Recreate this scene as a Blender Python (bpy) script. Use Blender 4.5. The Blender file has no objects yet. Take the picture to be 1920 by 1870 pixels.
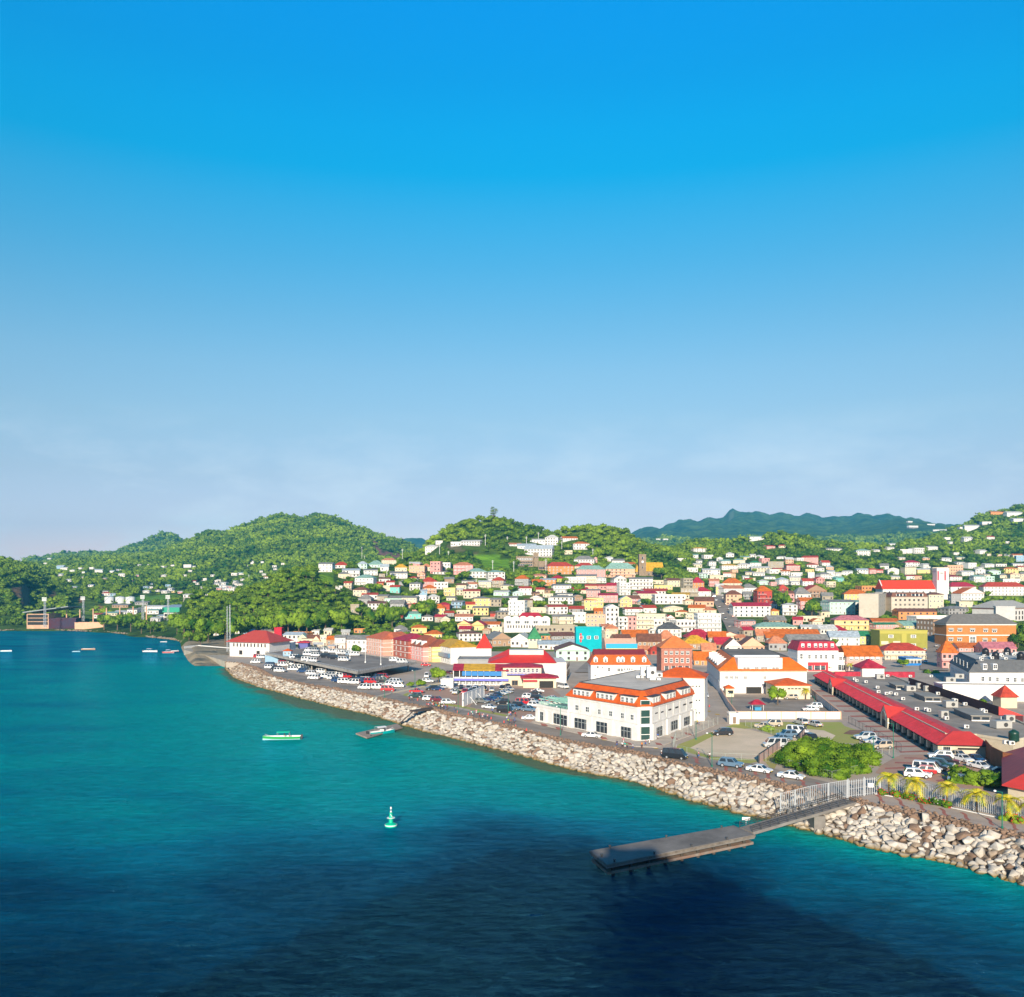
import bpy, math, random
import numpy as np
from mathutils import Vector, Matrix, noise
HAZE = 1.1e-4
random.seed(7); RS = np.random.RandomState(7)
R = math.radians
scene = bpy.context.scene; COL = scene.collection
F, H, G = 1700.0, 43.5, 4.5            # focal length in photo pixels, eye height, street level
CX, HY = 960.0, 1100.0

def gp(px, py, z=G):                    # the point of the level z that a photo pixel sees
    y = F*(H-z)/(py-HY); return ((px-CX)/F*y, y)
def proj(x, y, z): return (CX+F*x/y, HY-F*(z-H)/y)
def GP(pts, z=G): return [gp(a, b, z) for a, b in pts]

# ---------------------------------------------------------------- materials
MATS = {}
def srgb(c):
    f = lambda v: v/12.92 if v <= .04045 else ((v+.055)/1.055)**2.4
    return tuple(f(v/255.) for v in c)
def nodes(name):
    m = bpy.data.materials.new(name); m.use_nodes = True
    nt = m.node_tree; b = nt.nodes['Principled BSDF']; return m, nt, b
def link(nt, a, b): nt.links.new(a, b)
def surf(name, col, rough=.7, var=.12, scale=.5, bump=0., metal=0., col2=None, spec=.3, stretch=(1,1,1), island=0.):
    """principled with noise mottling between two close colours"""
    if name in MATS: return MATS[name]
    m, nt, b = nodes(name)
    N = nt.nodes
    tc = N.new('ShaderNodeTexCoord'); mp = N.new('ShaderNodeMapping'); mp.inputs['Scale'].default_value = stretch
    link(nt, tc.outputs['Object'], mp.inputs['Vector'])
    nz = N.new('ShaderNodeTexNoise'); nz.inputs['Scale'].default_value = scale; nz.inputs['Detail'].default_value = 6; nz.inputs['Roughness'].default_value = .65
    link(nt, mp.outputs[0], nz.inputs['Vector'])
    rp = N.new('ShaderNodeValToRGB'); rp.color_ramp.elements[0].position = .3; rp.color_ramp.elements[1].position = .7
    c2 = col2 or tuple(c*(1-var*1.6) for c in col)
    rp.color_ramp.elements[0].color = (*c2, 1); rp.color_ramp.elements[1].color = (*[min(1, c*(1+var*.5)) for c in col], 1)
    link(nt, nz.outputs['Fac'], rp.inputs['Fac'])
    out = rp.outputs['Color']
    if island:
        ge = N.new('ShaderNodeNewGeometry'); mr = N.new('ShaderNodeMapRange'); mr.inputs['To Min'].default_value = 1-island; mr.inputs['To Max'].default_value = 1+island
        link(nt, ge.outputs['Random Per Island'], mr.inputs['Value'])
        vm = N.new('ShaderNodeVectorMath'); vm.operation = 'SCALE'
        link(nt, out, vm.inputs[0]); link(nt, mr.outputs[0], vm.inputs['Scale']); out = vm.outputs[0]
    link(nt, out, b.inputs['Base Color'])
    b.inputs['Roughness'].default_value = rough; b.inputs['Metallic'].default_value = metal
    b.inputs['Specular IOR Level'].default_value = spec
    if bump:
        bp = N.new('ShaderNodeBump'); bp.inputs['Strength'].default_value = .8; bp.inputs['Distance'].default_value = bump
        link(nt, nz.outputs['Fac'], bp.inputs['Height']); link(nt, bp.outputs[0], b.inputs['Normal'])
    MATS[name] = m; return m

WALLC = {'w':(.76,.74,.71),'c':(.72,.63,.46),'y':(.80,.62,.26),'p':(.75,.36,.33),'o':(.72,.30,.11),'r':(.50,.07,.05),'g':(.36,.36,.36),
 'b':(.32,.50,.66),'t':(.22,.62,.55),'m':(.55,.78,.68),'k':(.78,.46,.30),'s':(.42,.36,.27),'n':(.42,.27,.17),'l':(.45,.50,.08)}
WALLN = {'w':'white','c':'cream','y':'yellow','p':'pink','o':'orange','r':'red','g':'grey','b':'blue','t':'turquoise','m':'mint green','k':'peach','s':'stone','n':'brown','l':'olive green'}
ROOFC = {'r':(.55,.07,.035),'R':(.50,.03,.06),'o':(.70,.17,.02),'g':(.30,.29,.27),'G':(.05,.30,.12),'b':(.50,.58,.64),'w':(.72,.71,.68),'n':(.24,.10,.06),
 'y':(.75,.42,.03),'m':(.30,.50,.42),'c':(.68,.26,.13),'d':(.12,.12,.12),'p':(.65,.22,.25)}
for _a, _b in (('k','c'),('s','g'),('t','m')): ROOFC[_a] = ROOFC[_b]
ROOFN = {'r':'red','R':'crimson','o':'orange','g':'grey','G':'green','b':'pale blue','w':'white','n':'brown','y':'amber','m':'sea green','c':'salmon','d':'dark grey','p':'pink'}
ROOFN.update(k='salmon', s='grey', t='sea green')
WALLC['G'] = (.10,.40,.20); WALLN['G'] = 'green'
def wallmat(k):
    return surf('wall_'+WALLN[k].replace(' ','_'), WALLC[k], .85, .10, .45, col2=tuple(c*q for c, q in zip(WALLC[k], (.86,.84,.81))))
def roofmat(k):
    nm = 'roof_'+ROOFN[k].replace(' ','_')
    if nm in MATS: return MATS[nm]
    m = surf(nm, ROOFC[k], .6, .30, .55)
    nt = m.node_tree; N = nt.nodes; b = N['Principled BSDF']
    tc = N.new('ShaderNodeTexCoord'); w = N.new('ShaderNodeTexWave'); w.inputs['Scale'].default_value = 1.6; w.bands_direction = 'X'
    bp = N.new('ShaderNodeBump'); bp.inputs['Strength'].default_value = .5; bp.inputs['Distance'].default_value = .06
    link(nt, tc.outputs['Object'], w.inputs['Vector']); link(nt, w.outputs['Fac'], bp.inputs['Height']); link(nt, bp.outputs[0], b.inputs['Normal'])
    return m
def plain(name, col, rough=.5, metal=0., spec=.5):
    if name in MATS: return MATS[name]
    return surf(name, col, rough, .06, 2., metal=metal, spec=spec)
def paint(name, col):
    if name in MATS: return MATS[name]
    m = surf(name, col, .28, .03, 3., spec=.6); m.node_tree.nodes['Principled BSDF'].inputs['Coat Weight'].default_value = .6; return m
GLASS = plain('window_glass', (.025,.035,.045), .08, spec=.8)
WHITE = plain('white_paint', (.82,.81,.78), .5)
CONC = surf('concrete', (.40,.37,.33), .85, .25, .4)
DARK = plain('dark_metal', (.05,.05,.05), .5)
STEEL = plain('galvanised_steel', (.50,.52,.55), .45, .4)
RUBBER = plain('rubber', (.02,.02,.02), .8)

# ---------------------------------------------------------------- mesh building
class MB:
    def __init__(s): s.v = []; s.f = []; s.mi = []; s.mats = []
    def m(s, mat):
        if mat not in s.mats: s.mats.append(mat)
        return s.mats.index(mat)
    def poly(s, pts, mat):
        n = len(s.v); s.v += [tuple(p) for p in pts]; s.f.append(tuple(range(n, n+len(pts)))); s.mi.append(s.m(mat)); return s
    def mesh(s, vs, fs, mat, M=None):
        n = len(s.v); k = s.m(mat)
        if M is not None: vs = [tuple(M @ Vector(p)) for p in vs]
        s.v += [tuple(p) for p in vs]; s.f += [tuple(i+n for i in f) for f in fs]; s.mi += [k]*len(fs); return s
    def box(s, x0, x1, y0, y1, z0, z1, mat, M=None):
        vs = [(x0,y0,z0),(x1,y0,z0),(x1,y1,z0),(x0,y1,z0),(x0,y0,z1),(x1,y0,z1),(x1,y1,z1),(x0,y1,z1)]
        return s.mesh(vs, [(0,3,2,1),(4,5,6,7),(0,1,5,4),(1,2,6,5),(2,3,7,6),(3,0,4,7)], mat, M)
    def prism(s, pts, z0, z1, mat, M=None, top=True, z1s=None):
        n = len(pts); a = [(p[0],p[1],z0) for p in pts]; b = [(p[0],p[1],z1 if z1s is None else z1s[i]) for i, p in enumerate(pts)]
        fs = [(i,(i+1)%n,n+(i+1)%n,n+i) for i in range(n)]+[tuple(range(n-1,-1,-1))]
        if top: fs.append(tuple(range(n,2*n)))
        return s.mesh(a+b, fs, mat, M)
    def tube(s, p, q, r0, r1, mat, n=8):
        p, q = Vector(p), Vector(q); d = (q-p).normalized(); u = d.orthogonal().normalized(); w = d.cross(u)
        vs = []
        for c, r in ((p, r0), (q, r1)):
            for i in range(n):
                a = 2*math.pi*i/n; vs.append(tuple(c+u*(r*math.cos(a))+w*(r*math.sin(a))))
        return s.mesh(vs, [(i,(i+1)%n,n+(i+1)%n,n+i) for i in range(n)]+[tuple(range(n-1,-1,-1)), tuple(range(n,2*n))], mat)
    def lathe(s, prof, mat, n=16, c=(0,0,0)):
        vs = []; 
        for r, z in prof:
            for i in range(n):
                a = 2*math.pi*i/n; vs.append((c[0]+r*math.cos(a), c[1]+r*math.sin(a), c[2]+z))
        fs = []
        for j in range(len(prof)-1):
            for i in range(n): fs.append((j*n+i, j*n+(i+1)%n, (j+1)*n+(i+1)%n, (j+1)*n+i))
        fs.append(tuple(range(n-1,-1,-1))); fs.append(tuple((len(prof)-1)*n+i for i in range(n)))
        return s.mesh(vs, fs, mat)
    def me(s, name, smooth=False):
        me = bpy.data.meshes.new(name); me.from_pydata(s.v, [], s.f)
        for m in s.mats: me.materials.append(m)
        me.polygons.foreach_set('material_index', s.mi)
        if smooth: me.polygons.foreach_set('use_smooth', [True]*len(s.f))
        me.update(); return me
    def ob(s, name, parent=None, loc=None, smooth=False):
        return inst(name, s.me(name, smooth), parent, loc)
def inst(name, data, parent=None, loc=None, rz=0., sc=None):
    o = bpy.data.objects.new(name, data); COL.objects.link(o)
    if parent is not None: o.parent = parent
    if loc is not None: o.location = loc
    if rz: o.rotation_euler = (0,0,rz)
    if sc is not None: o.scale = sc
    return o
def tag(o, label=None, cat=None, group=None, kind=None):
    if label: o['label'] = label
    if cat: o['category'] = cat
    if group: o['group'] = group
    if kind: o['kind'] = kind
    return o
def thing(name, label, cat, loc=(0,0,0), rz=0., group=None):
    o = inst(name, None, None, loc, rz); o.empty_display_size = .5; return tag(o, label, cat, group)
def npmesh(name, V, Fq, mat, smooth=False):
    me = bpy.data.meshes.new(name); V = np.asarray(V, np.float32); Fq = np.asarray(Fq, np.int32); k = Fq.shape[1]
    me.vertices.add(len(V)); me.vertices.foreach_set('co', V.ravel())
    me.loops.add(Fq.size); me.loops.foreach_set('vertex_index', Fq.ravel())
    me.polygons.add(len(Fq)); me.polygons.foreach_set('loop_start', np.arange(0, Fq.size, k, dtype=np.int32))
    if smooth: me.polygons.foreach_set('use_smooth', np.ones(len(Fq), bool))
    me.materials.append(mat); me.update(calc_edges=True); return me
def copy_thing(root, loc, rz, label=None, cat=None, group=None, recolor=None, sc=None):
    r = root.copy(); COL.objects.link(r); r.location = loc; r.rotation_euler = (0,0,rz)
    if sc: r.scale = sc
    if label: r['label'] = label
    if cat: r['category'] = cat
    if group: r['group'] = group
    for ch in root.children:
        c = ch.copy(); COL.objects.link(c); c.parent = r
        if recolor and ch.name.split('.')[0] in recolor:
            c.material_slots[0].link = 'OBJECT'; c.material_slots[0].material = recolor[ch.name.split('.')[0]]
        for g in ch.children:
            d = g.copy(); COL.objects.link(d); d.parent = c
    return r

# ---------------------------------------------------------------- terrain heights
# stations: distance -> [(photo column, value)], value > 900 is the photo row of the ground there, else its height
ST = [
 (430, [(-900,-6),(425,-6),(470,G-.6),(2800,G-.6)]),
 (540, [(-900,-6),(330,-6),(365,G-.6),(1000,G-.4),(1300,G-.4),(2800,G-.6)]),
 (640, [(-900,-6),(325,-6),(350,3.9),(700,6),(800,10),(900,13),(1100,14),(1340,13),(1600,10),(1920,10),(2800,14)]),
 (715, [(-900,-6),(322,-6),(350,5),(430,12),(520,28),(620,26),(680,16),(800,20),(1000,21),(1300,20),(1600,18),(1920,16),(2800,24)]),
 (800, [(-900,-6),(205,-5),(250,1.5),(300,3.5),(330,6),(345,1118),(400,1118),(431,1116),(448,1112),(483,1102),(504,1093),(535,1077),(587,1072),(620,1082),(660,1103),(720,1112),(800,1122),(900,1128),(1100,1129),(1400,1130),(1600,1133),(1920,1135),(2800,1120)]),
 (880, [(-900,-5),(-300,-3),(0,-.5),(150,-.5),(195,3),(300,5),(345,1140),(431,1140),(483,1125),(520,1100),(560,1080),(600,1074),(660,1074),(720,1080),(800,1092),(900,1096),(1100,1103),(1400,1112),(1600,1120),(1920,1120),(2800,1100)]),
 (950, [(-900,5),(0,4.2),(300,5),(400,1155),(483,1140),(560,1090),(600,1064),(700,1062),(760,1062),(820,1066),(900,1070),(1050,1076),(1200,1082),(1300,1090),(1400,1098),(1600,1107),(1920,1105),(2800,1080)]),
 (1030,[(-900,1150),(-300,1120),(-20,1102),(12,1104),(40,1112),(58,1140),(80,1158),(300,1152),(483,1135),(600,1082),(760,1080),(840,1052),(930,1049),(1050,1058),(1200,1062),(1290,1078),(1400,1086),(1600,1098),(1920,1095),(2800,1060)]),
 (1150,[(-900,1100),(-300,1085),(0,1066),(40,1076),(80,1100),(150,1122),(300,1124),(500,1118),(600,1092),(700,1088),(757,1046),(795,1037),(812,1018),(828,1004),(849,990),(866,982),(893,982),(914,976),(941,978),(980,987),(1012,998),(1028,1006),(1045,1003),(1070,996),(1116,993),(1152,995),(1173,1001),(1187,1011),(1217,1026),(1242,1034),(1267,1044),(1287,1057),(1310,1068),(1400,1066),(1500,1060),(1600,1080),(1920,1078),(2800,1020)]),
 (1350,[(-900,1085),(-300,1070),(0,1053),(50,1066),(100,1090),(300,1096),(450,1092),(600,1085),(760,1065),(850,1040),(1200,1045),(1240,1040),(1271,1027),(1300,1022),(1350,1020),(1392,1017),(1425,1010),(1444,1004),(1480,1006),(1537,1020),(1600,1028),(1663,1030),(1709,1024),(1760,1025),(1800,1036),(1920,1030),(2800,960)]),
 (1700,[(-900,1080),(-300,1074),(0,1064),(100,1062),(250,1060),(300,1054),(350,1046),(400,1038),(500,1024),(600,1020),(660,1030),(712,1048),(771,1066),(850,1060),(1200,1060),(1300,1058),(1600,1050),(1700,1036),(1732,1018),(1778,996),(1810,984),(1838,966),(1858,962),(1881,961),(1900,956),(1920,952),(2100,930),(2800,900)]),
 (2150,[(-900,1075),(-300,1066),(0,1052),(22,1060),(50,1064),(100,1060),(125,1052),(200,1046),(275,1044),(350,1020),(400,999),(423,1000),(473,984),(529,967),(550,970),(569,977),(596,969),(608,970),(660,986),(712,1007),(771,1024),(800,1050),(1200,1050),(1700,1050),(1778,1020),(1920,975),(2800,930)]),
 (2600,[(-900,1085),(0,1070),(300,1050),(400,1030),(600,1010),(771,1045),(1200,1045),(1700,1040),(1920,1010),(2800,980)]),
 (3100,[(-900,1075),(0,1064),(40,1059),(60,1050),(107,1044),(135,1043),(170,1038),(217,1037),(250,1025),(300,1008),(322,1002),(342,1015),(400,1035),(771,1045),(1150,1040),(1210,1014),(1270,1016),(1400,1020),(1600,1016),(1700,1012),(1800,1010),(2800,1000)]),
 (4000,[(-900,1085),(400,1060),(1150,1045),(1210,1012),(1300,1008),(1400,1000),(1500,998),(1600,1000),(1665,985),(1698,977),(1780,988),(2000,990),(2800,1000)]),
 (5600,[(-900,1085),(600,1060),(715,1016),(745,1012),(775,1008),(795,1014),(860,1030),(1150,1025),(1187,1000),(1210,989),(1233,989),(1296,974),(1308,979),(1331,968),(1354,973),(1373,957),(1400,959),(1444,967),(1458,963),(1500,967),(1565,972),(1627,965),(1650,969),(1668,966),(1698,974),(1778,990),(2000,1000),(2800,1010)]),
 (7000,[(-900,0),(2800,0)]),
]
SD = np.array([s[0] for s in ST], float)
UG = np.linspace(-900, 2800, 1481)          # 2.5 px columns
TAB = []
for d, pts in ST:
    xs = [p[0] for p in pts]; zs = [p[1] if p[1] < 900 else H-(p[1]-HY)*d/F for p in pts]
    TAB.append(np.interp(UG, xs, zs))
TAB = np.array(TAB)
def terr_np(x, y):
    """smooth height of the land, without small relief"""
    x = np.asarray(x, float); y = np.maximum(np.asarray(y, float), 1.)
    u = (np.clip(CX+F*x/y, -900, 2799)-UG[0])/(UG[1]-UG[0]); i = u.astype(int); fu = u-i
    k = np.clip(np.searchsorted(SD, y)-1, 0, len(SD)-2); t = np.clip((y-SD[k])/(SD[k+1]-SD[k]), 0, 1)
    a = TAB[k, i]*(1-fu)+TAB[k, i+1]*fu; b = TAB[k+1, i]*(1-fu)+TAB[k+1, i+1]*fu
    return a*(1-t)+b*t
def relief_np(x, y, z):
    amp = np.clip((y-1000)/900, 0, 1)*np.clip((z-30)/90, 0, 1)
    r = np.sin(x/47+np.sin(y/71)*1.7)*np.sin(y/63+np.sin(x/55)*1.3)*5+np.sin(x/19+y/31)*np.sin(y/23-x/37)*2.2
    return r*amp*(1+np.clip((y-2500)/1200, 0, 3))
def land_np(x, y):
    z = terr_np(x, y); return z+relief_np(np.asarray(x,float), np.asarray(y,float), z)
def land(x, y): return float(land_np([x], [y])[0])
def hit(px, py, y0=440, y1=5600):
    """where the ray through a photo pixel meets the land (or street level)"""
    ys = np.linspace(y0, y1, 4000); xs = (px-CX)/F*ys; zr = H-(py-HY)*ys/F
    zl = np.maximum(land_np(xs, ys), G-.5); zl = np.where((CX+F*xs/ys < 345) & (land_np(xs, ys) < 2), -1, zl); k = np.nonzero(zl >= zr)[0]
    if len(k) == 0: return None
    k = k[0]; return (xs[k], ys[k], max(zl[k], G-.02))
# ---------------------------------------------------------------- camera, sun, sky
cam = bpy.data.cameras.new('camera'); co = bpy.data.objects.new('camera', cam); COL.objects.link(co)
co.location = (0, 0, H); co.rotation_euler = (R(90), 0, 0)
cam.lens = F/1920*36; cam.sensor_width = 36; cam.sensor_fit = 'HORIZONTAL'; cam.shift_y = (HY-935)/1920
cam.clip_start = .5; cam.clip_end = 30000
scene.camera = co
SUN_EL, SUN_AZ = R(18.5), R(6.0)       # shadows run away from the eye, a little to the right
sd = bpy.data.lights.new('sun', 'SUN'); sd.energy = 5.0; sd.angle = R(.5); sd.color = (1, .88, .70)
so = bpy.data.objects.new('sun', sd); COL.objects.link(so); so.location = (-60, -300, 200)
ldir = Vector((math.sin(SUN_AZ)*math.cos(SUN_EL), math.cos(SUN_AZ)*math.cos(SUN_EL), -math.sin(SUN_EL)))
so.rotation_euler = ldir.to_track_quat('-Z', 'Y').to_euler()
W = bpy.data.worlds.new('World'); scene.world = W; W.use_nodes = True
nt = W.node_tree; N = nt.nodes; bg = N['Background']
sky = N.new('ShaderNodeTexSky'); sky.sky_type = 'NISHITA'; sky.sun_disc = False; sky.sun_elevation = SUN_EL
sky.sun_rotation = math.pi+SUN_AZ; sky.air_density = 1.0; sky.dust_density = .3; sky.ozone_density = 4.0
geo = N.new('ShaderNodeTexCoord'); sep = N.new('ShaderNodeSeparateXYZ'); link(nt, geo.outputs['Generated'], sep.inputs[0])
ramp = N.new('ShaderNodeValToRGB'); cr = ramp.color_ramp; cr.interpolation = 'LINEAR'
SKYSTOPS = [(0, (1.774, 1.12, 1.211)), (0.035, (1.802, 1.129, 1.212)), (0.117, (1.419, 1.033, 0.944)), (0.174, (1.329, 1.143, 0.974)), (0.229, (1.164, 1.236, 1.067)), (0.282, (0.837, 1.281, 1.164)), (0.333, (0.504, 1.345, 1.298)), (0.381, (0.234, 1.442, 1.46)), (0.413, (0.01, 1.512, 1.584)), (0.447, (0.002, 1.564, 1.729)), (0.488, (0.002, 1.527, 1.848)), (0.542, (0.002, 1.615, 2.122)), (0.62, (0.08, 0.9, 1.25)), (0.8, (0.06, 0.7, 1.1)), (0.92, (0.2, 0.6, 0.85)), (1, (0.3, 0.55, 0.7))]
cr.elements[0].position = 0; cr.elements[0].color = (*SKYSTOPS[0][1], 1)
cr.elements[1].position = 1; cr.elements[1].color = (*SKYSTOPS[-1][1], 1)
for p, c in SKYSTOPS[1:-1]:
    e = cr.elements.new(p); e.color = (*c, 1)
link(nt, sep.outputs['Z'], ramp.inputs['Fac'])
mul = N.new('ShaderNodeMix'); mul.data_type = 'RGBA'; mul.blend_type = 'MULTIPLY'; mul.inputs['Factor'].default_value = 1
link(nt, sky.outputs[0], mul.inputs['A']); link(nt, ramp.outputs[0], mul.inputs['B'])
# thin low cloud bank near the horizon
mp = N.new('ShaderNodeMapping'); mp.inputs['Scale'].default_value = (3.2, 3.2, 9); link(nt, geo.outputs['Generated'], mp.inputs[0])
cn = N.new('ShaderNodeTexNoise'); cn.inputs['Scale'].default_value = 1.6; cn.inputs['Detail'].default_value = 8; cn.inputs['Roughness'].default_value = .6; link(nt, mp.outputs[0], cn.inputs['Vector'])
c1 = N.new('ShaderNodeMapRange'); c1.inputs['From Min'].default_value = .44; c1.inputs['From Max'].default_value = .64; link(nt, cn.outputs['Fac'], c1.inputs['Value'])
c2 = N.new('ShaderNodeMapRange'); c2.inputs['From Min'].default_value = .19; c2.inputs['From Max'].default_value = .02; c2.inputs['To Max'].default_value = .85; link(nt, sep.outputs['Z'], c2.inputs['Value'])
cm = N.new('ShaderNodeMath'); cm.operation = 'MULTIPLY'; link(nt, c1.outputs[0], cm.inputs[0]); link(nt, c2.outputs[0], cm.inputs[1])
mx = N.new('ShaderNodeMix'); mx.data_type = 'RGBA'; mx.inputs['B'].default_value = (8.4, 9.2, 9.6, 1)
gm = N.new('ShaderNodeMapRange'); gm.inputs['From Min'].default_value = .1; gm.inputs['From Max'].default_value = -.5; link(nt, sep.outputs['Y'], gm.inputs['Value'])      # softer glow on the sun's side
g2 = N.new('ShaderNodeMix'); g2.data_type = 'RGBA'; g2.blend_type = 'MULTIPLY'; g2.inputs['B'].default_value = (.40,.52,.70,1); link(nt, gm.outputs[0], g2.inputs['Factor']); link(nt, mul.outputs['Result'], g2.inputs['A'])
link(nt, cm.outputs[0], mx.inputs['Factor']); link(nt, g2.outputs['Result'], mx.inputs['A']); link(nt, mx.outputs['Result'], bg.inputs['Color'])
bg.inputs['Strength'].default_value = .084
vs = scene.view_settings; vs.view_transform = 'Standard'; vs.look = 'None'; vs.exposure = .6; vs.gamma = 1
scene.cycles.max_bounces = 6; scene.cycles.diffuse_bounces = 3; scene.cycles.glossy_bounces = 3; scene.cycles.transparent_max_bounces = 12
scene.cycles.use_denoising = True; scene.cycles.use_adaptive_sampling = True

# ---------------------------------------------------------------- shoreline
WL = [(1920,1657),(1831,1631),(1771,1614),(1711,1605),(1651,1592),(1600,1578),(1540,1560),(1495,1549),(1464,1534),(1416,1531),(1353,1513),(1300,1500),(1240,1480),(1181,1463),(1072,1442),(964,1412),(899,1396),(859,1385),(812,1374),(760,1359),(737,1352),(692,1339),(644,1329),(569,1310),(490,1289),(445,1272),(424,1253)]
CR = [(1920,1564),(1865,1556),(1805,1540),(1737,1525),(1668,1513),(1614,1501),(1560,1490),(1500,1477),(1382,1452),(1296,1436),(1200,1412),(1056,1387),(981,1368),(925,1355),(857,1340),(812,1329),(767,1320),(719,1310),(681,1301),(625,1290),(569,1282),(512,1268),(479,1251),(452,1243),(424,1241)]
WLw = GP(WL, 0.); CRw = GP(CR)
# carry both on beyond the right of the picture
dx = CRw[0][0]-CRw[5][0]; dy = CRw[0][1]-CRw[5][1]; L = math.hypot(dx, dy)
WLw = [(WLw[0][0]+dx/L*120, WLw[0][1]+dy/L*120)]+WLw; CRw = [(CRw[0][0]+dx/L*120, CRw[0][1]+dy/L*120)]+CRw
def resample(pts, n):
    P = np.array(pts); s = np.r_[0, np.cumsum(np.hypot(*np.diff(P, axis=0).T))]; t = np.linspace(0, s[-1], n)
    return np.c_[np.interp(t, s, P[:,0]), np.interp(t, s, P[:,1])]
NR = 260
crR, wlR = resample(CRw, NR), resample(WLw, NR)
ROCKM = surf('rock_bed', (.20,.155,.12), .95, .4, .8, bump=.3)
V = []; Fq = []
for i in range(NR):
    for j in range(6):
        t = j/5.; p = crR[i]*(1-t)+(wlR[i]+(wlR[i]-crR[i])*.35)*t
        V.append((p[0], p[1], (G-.05)*(1-t)+(-1.6)*t+(.25 if 0 < j < 5 else 0)*math.sin(i*1.7+j)))
for i in range(NR-1):
    for j in range(5): a = i*6+j; Fq.append((a, a+1, a+7, a+6))
sb = inst('shore_slope', npmesh('shore_slope', V, Fq, ROCKM)); tag(sb, kind='structure')

# flat street level of the town
HARB = GP([(424,1241),(400,1234),(372,1226),(345,1219.5)], 3.5)          # the quay wall going out to the jetty tip
GROUND = surf('asphalt', (.50,.41,.325), .9, .3, .07, col2=(.38,.31,.245))
def flatpoly(name, pts, z, mat, thick=0.):
    b = MB()
    if thick: b.prism(pts, z-thick, z, mat)
    else: b.poly([(p[0], p[1], z) for p in pts], mat)
    o = b.ob(name); tag(o, kind='structure'); return o
town = list(map(tuple, CRw))+[(-168,540),(-190,640),(-215,760),(-160,900),(400,1000),(1100,1000),(1100,CRw[0][1])]
if sum(town[i-1][0]*town[i][1]-town[i][0]*town[i-1][1] for i in range(len(town))) < 0: town = town[::-1]
flatpoly('ground', town, G, GROUND, 3.)

# ---------------------------------------------------------------- hills
def hill_mat():
    m, nt, b = nodes('hill_ground'); N = nt.nodes
    tc = N.new('ShaderNodeTexCoord'); cd = []
    for sc, (p0, p1) in ((.012,(.35,.65)),(.06,(.3,.7)),(.0035,(.4,.6))):
        n = N.new('ShaderNodeTexNoise'); n.inputs['Scale'].default_value = sc; n.inputs['Detail'].default_value = 8; link(nt, tc.outputs['Object'], n.inputs['Vector'])
        r = N.new('ShaderNodeMapRange'); r.inputs['From Min'].default_value = p0; r.inputs['From Max'].default_value = p1; link(nt, n.outputs['Fac'], r.inputs['Value']); cd.append((n, r))
    m1 = N.new('ShaderNodeMix'); m1.data_type = 'RGBA'; m1.inputs['A'].default_value = (.035,.085,.015,1); m1.inputs['B'].default_value = (.13,.21,.03,1)
    link(nt, cd[0][1].outputs[0], m1.inputs['Factor'])
    m2 = N.new('ShaderNodeMix'); m2.data_type = 'RGBA'; m2.blend_type = 'MULTIPLY'; m2.inputs['Factor'].default_value = .8
    r2 = N.new('ShaderNodeValToRGB'); r2.color_ramp.elements[0].color = (.35,.4,.3,1); r2.color_ramp.elements[1].color = (1.2,1.2,1.1,1); link(nt, cd[1][1].outputs[0], r2.inputs[0])
    link(nt, m1.outputs['Result'], m2.inputs['A']); link(nt, r2.outputs[0], m2.inputs['B'])
    at = N.new('ShaderNodeAttribute'); at.attribute_name = 'cover'       # bare rock, meadow and earth patches
    m3 = N.new('ShaderNodeMix'); m3.data_type = 'RGBA'; link(nt, at.outputs['Alpha'], m3.inputs['Factor']); link(nt, m2.outputs['Result'], m3.inputs['A']); link(nt, at.outputs['Color'], m3.inputs['B'])
    link(nt, m3.outputs['Result'], b.inputs['Base Color']); b.inputs['Roughness'].default_value = .95; b.inputs['Specular IOR Level'].default_value = .1
    bp = N.new('ShaderNodeBump'); bp.inputs['Strength'].default_value = .9; bp.inputs['Distance'].default_value = 9
    link(nt, cd[1][0].outputs['Fac'], bp.inputs['Height']); link(nt, bp.outputs[0], b.inputs['Normal'])
    return m
HILL = hill_mat()
us = np.concatenate([np.arange(-900, -60, 30), np.arange(-60, 1990, 6), np.arange(1990, 2801, 30)])
ds = np.concatenate([np.arange(440, 1400, 10), np.arange(1400, 2700, 25), np.arange(2700, 7001, 70)])
UU, DD = np.meshgrid(us, ds); XX = (UU-CX)/F*DD; ZZ = land_np(XX, DD)
V = np.c_[XX.ravel(), DD.ravel(), ZZ.ravel()]
nu, nd = len(us), len(ds)
ii, jj = np.meshgrid(np.arange(nd-1), np.arange(nu-1), indexing='ij'); a = (ii*nu+jj).ravel()
hm = npmesh('hills', V, np.c_[a, a+1, a+nu+1, a+nu], HILL, True)
ca = hm.color_attributes.new('cover', 'FLOAT_COLOR', 'POINT')
PX, PY = proj(V[:,0], V[:,1], V[:,2])
cov = np.zeros((len(V), 4), np.float32)
def inpoly(px, py, poly):
    r = np.zeros(px.shape, bool); n = len(poly)
    for i in range(n):
        x0, y0 = poly[i]; x1, y1 = poly[(i+1)%n]
        c = ((y0 > py) != (y1 > py)) & (px < (x1-x0)*(py-y0)/(y1-y0+1e-9)+x0); r ^= c
    return r
ROCKFACE = (.26,.12,.10)
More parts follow.
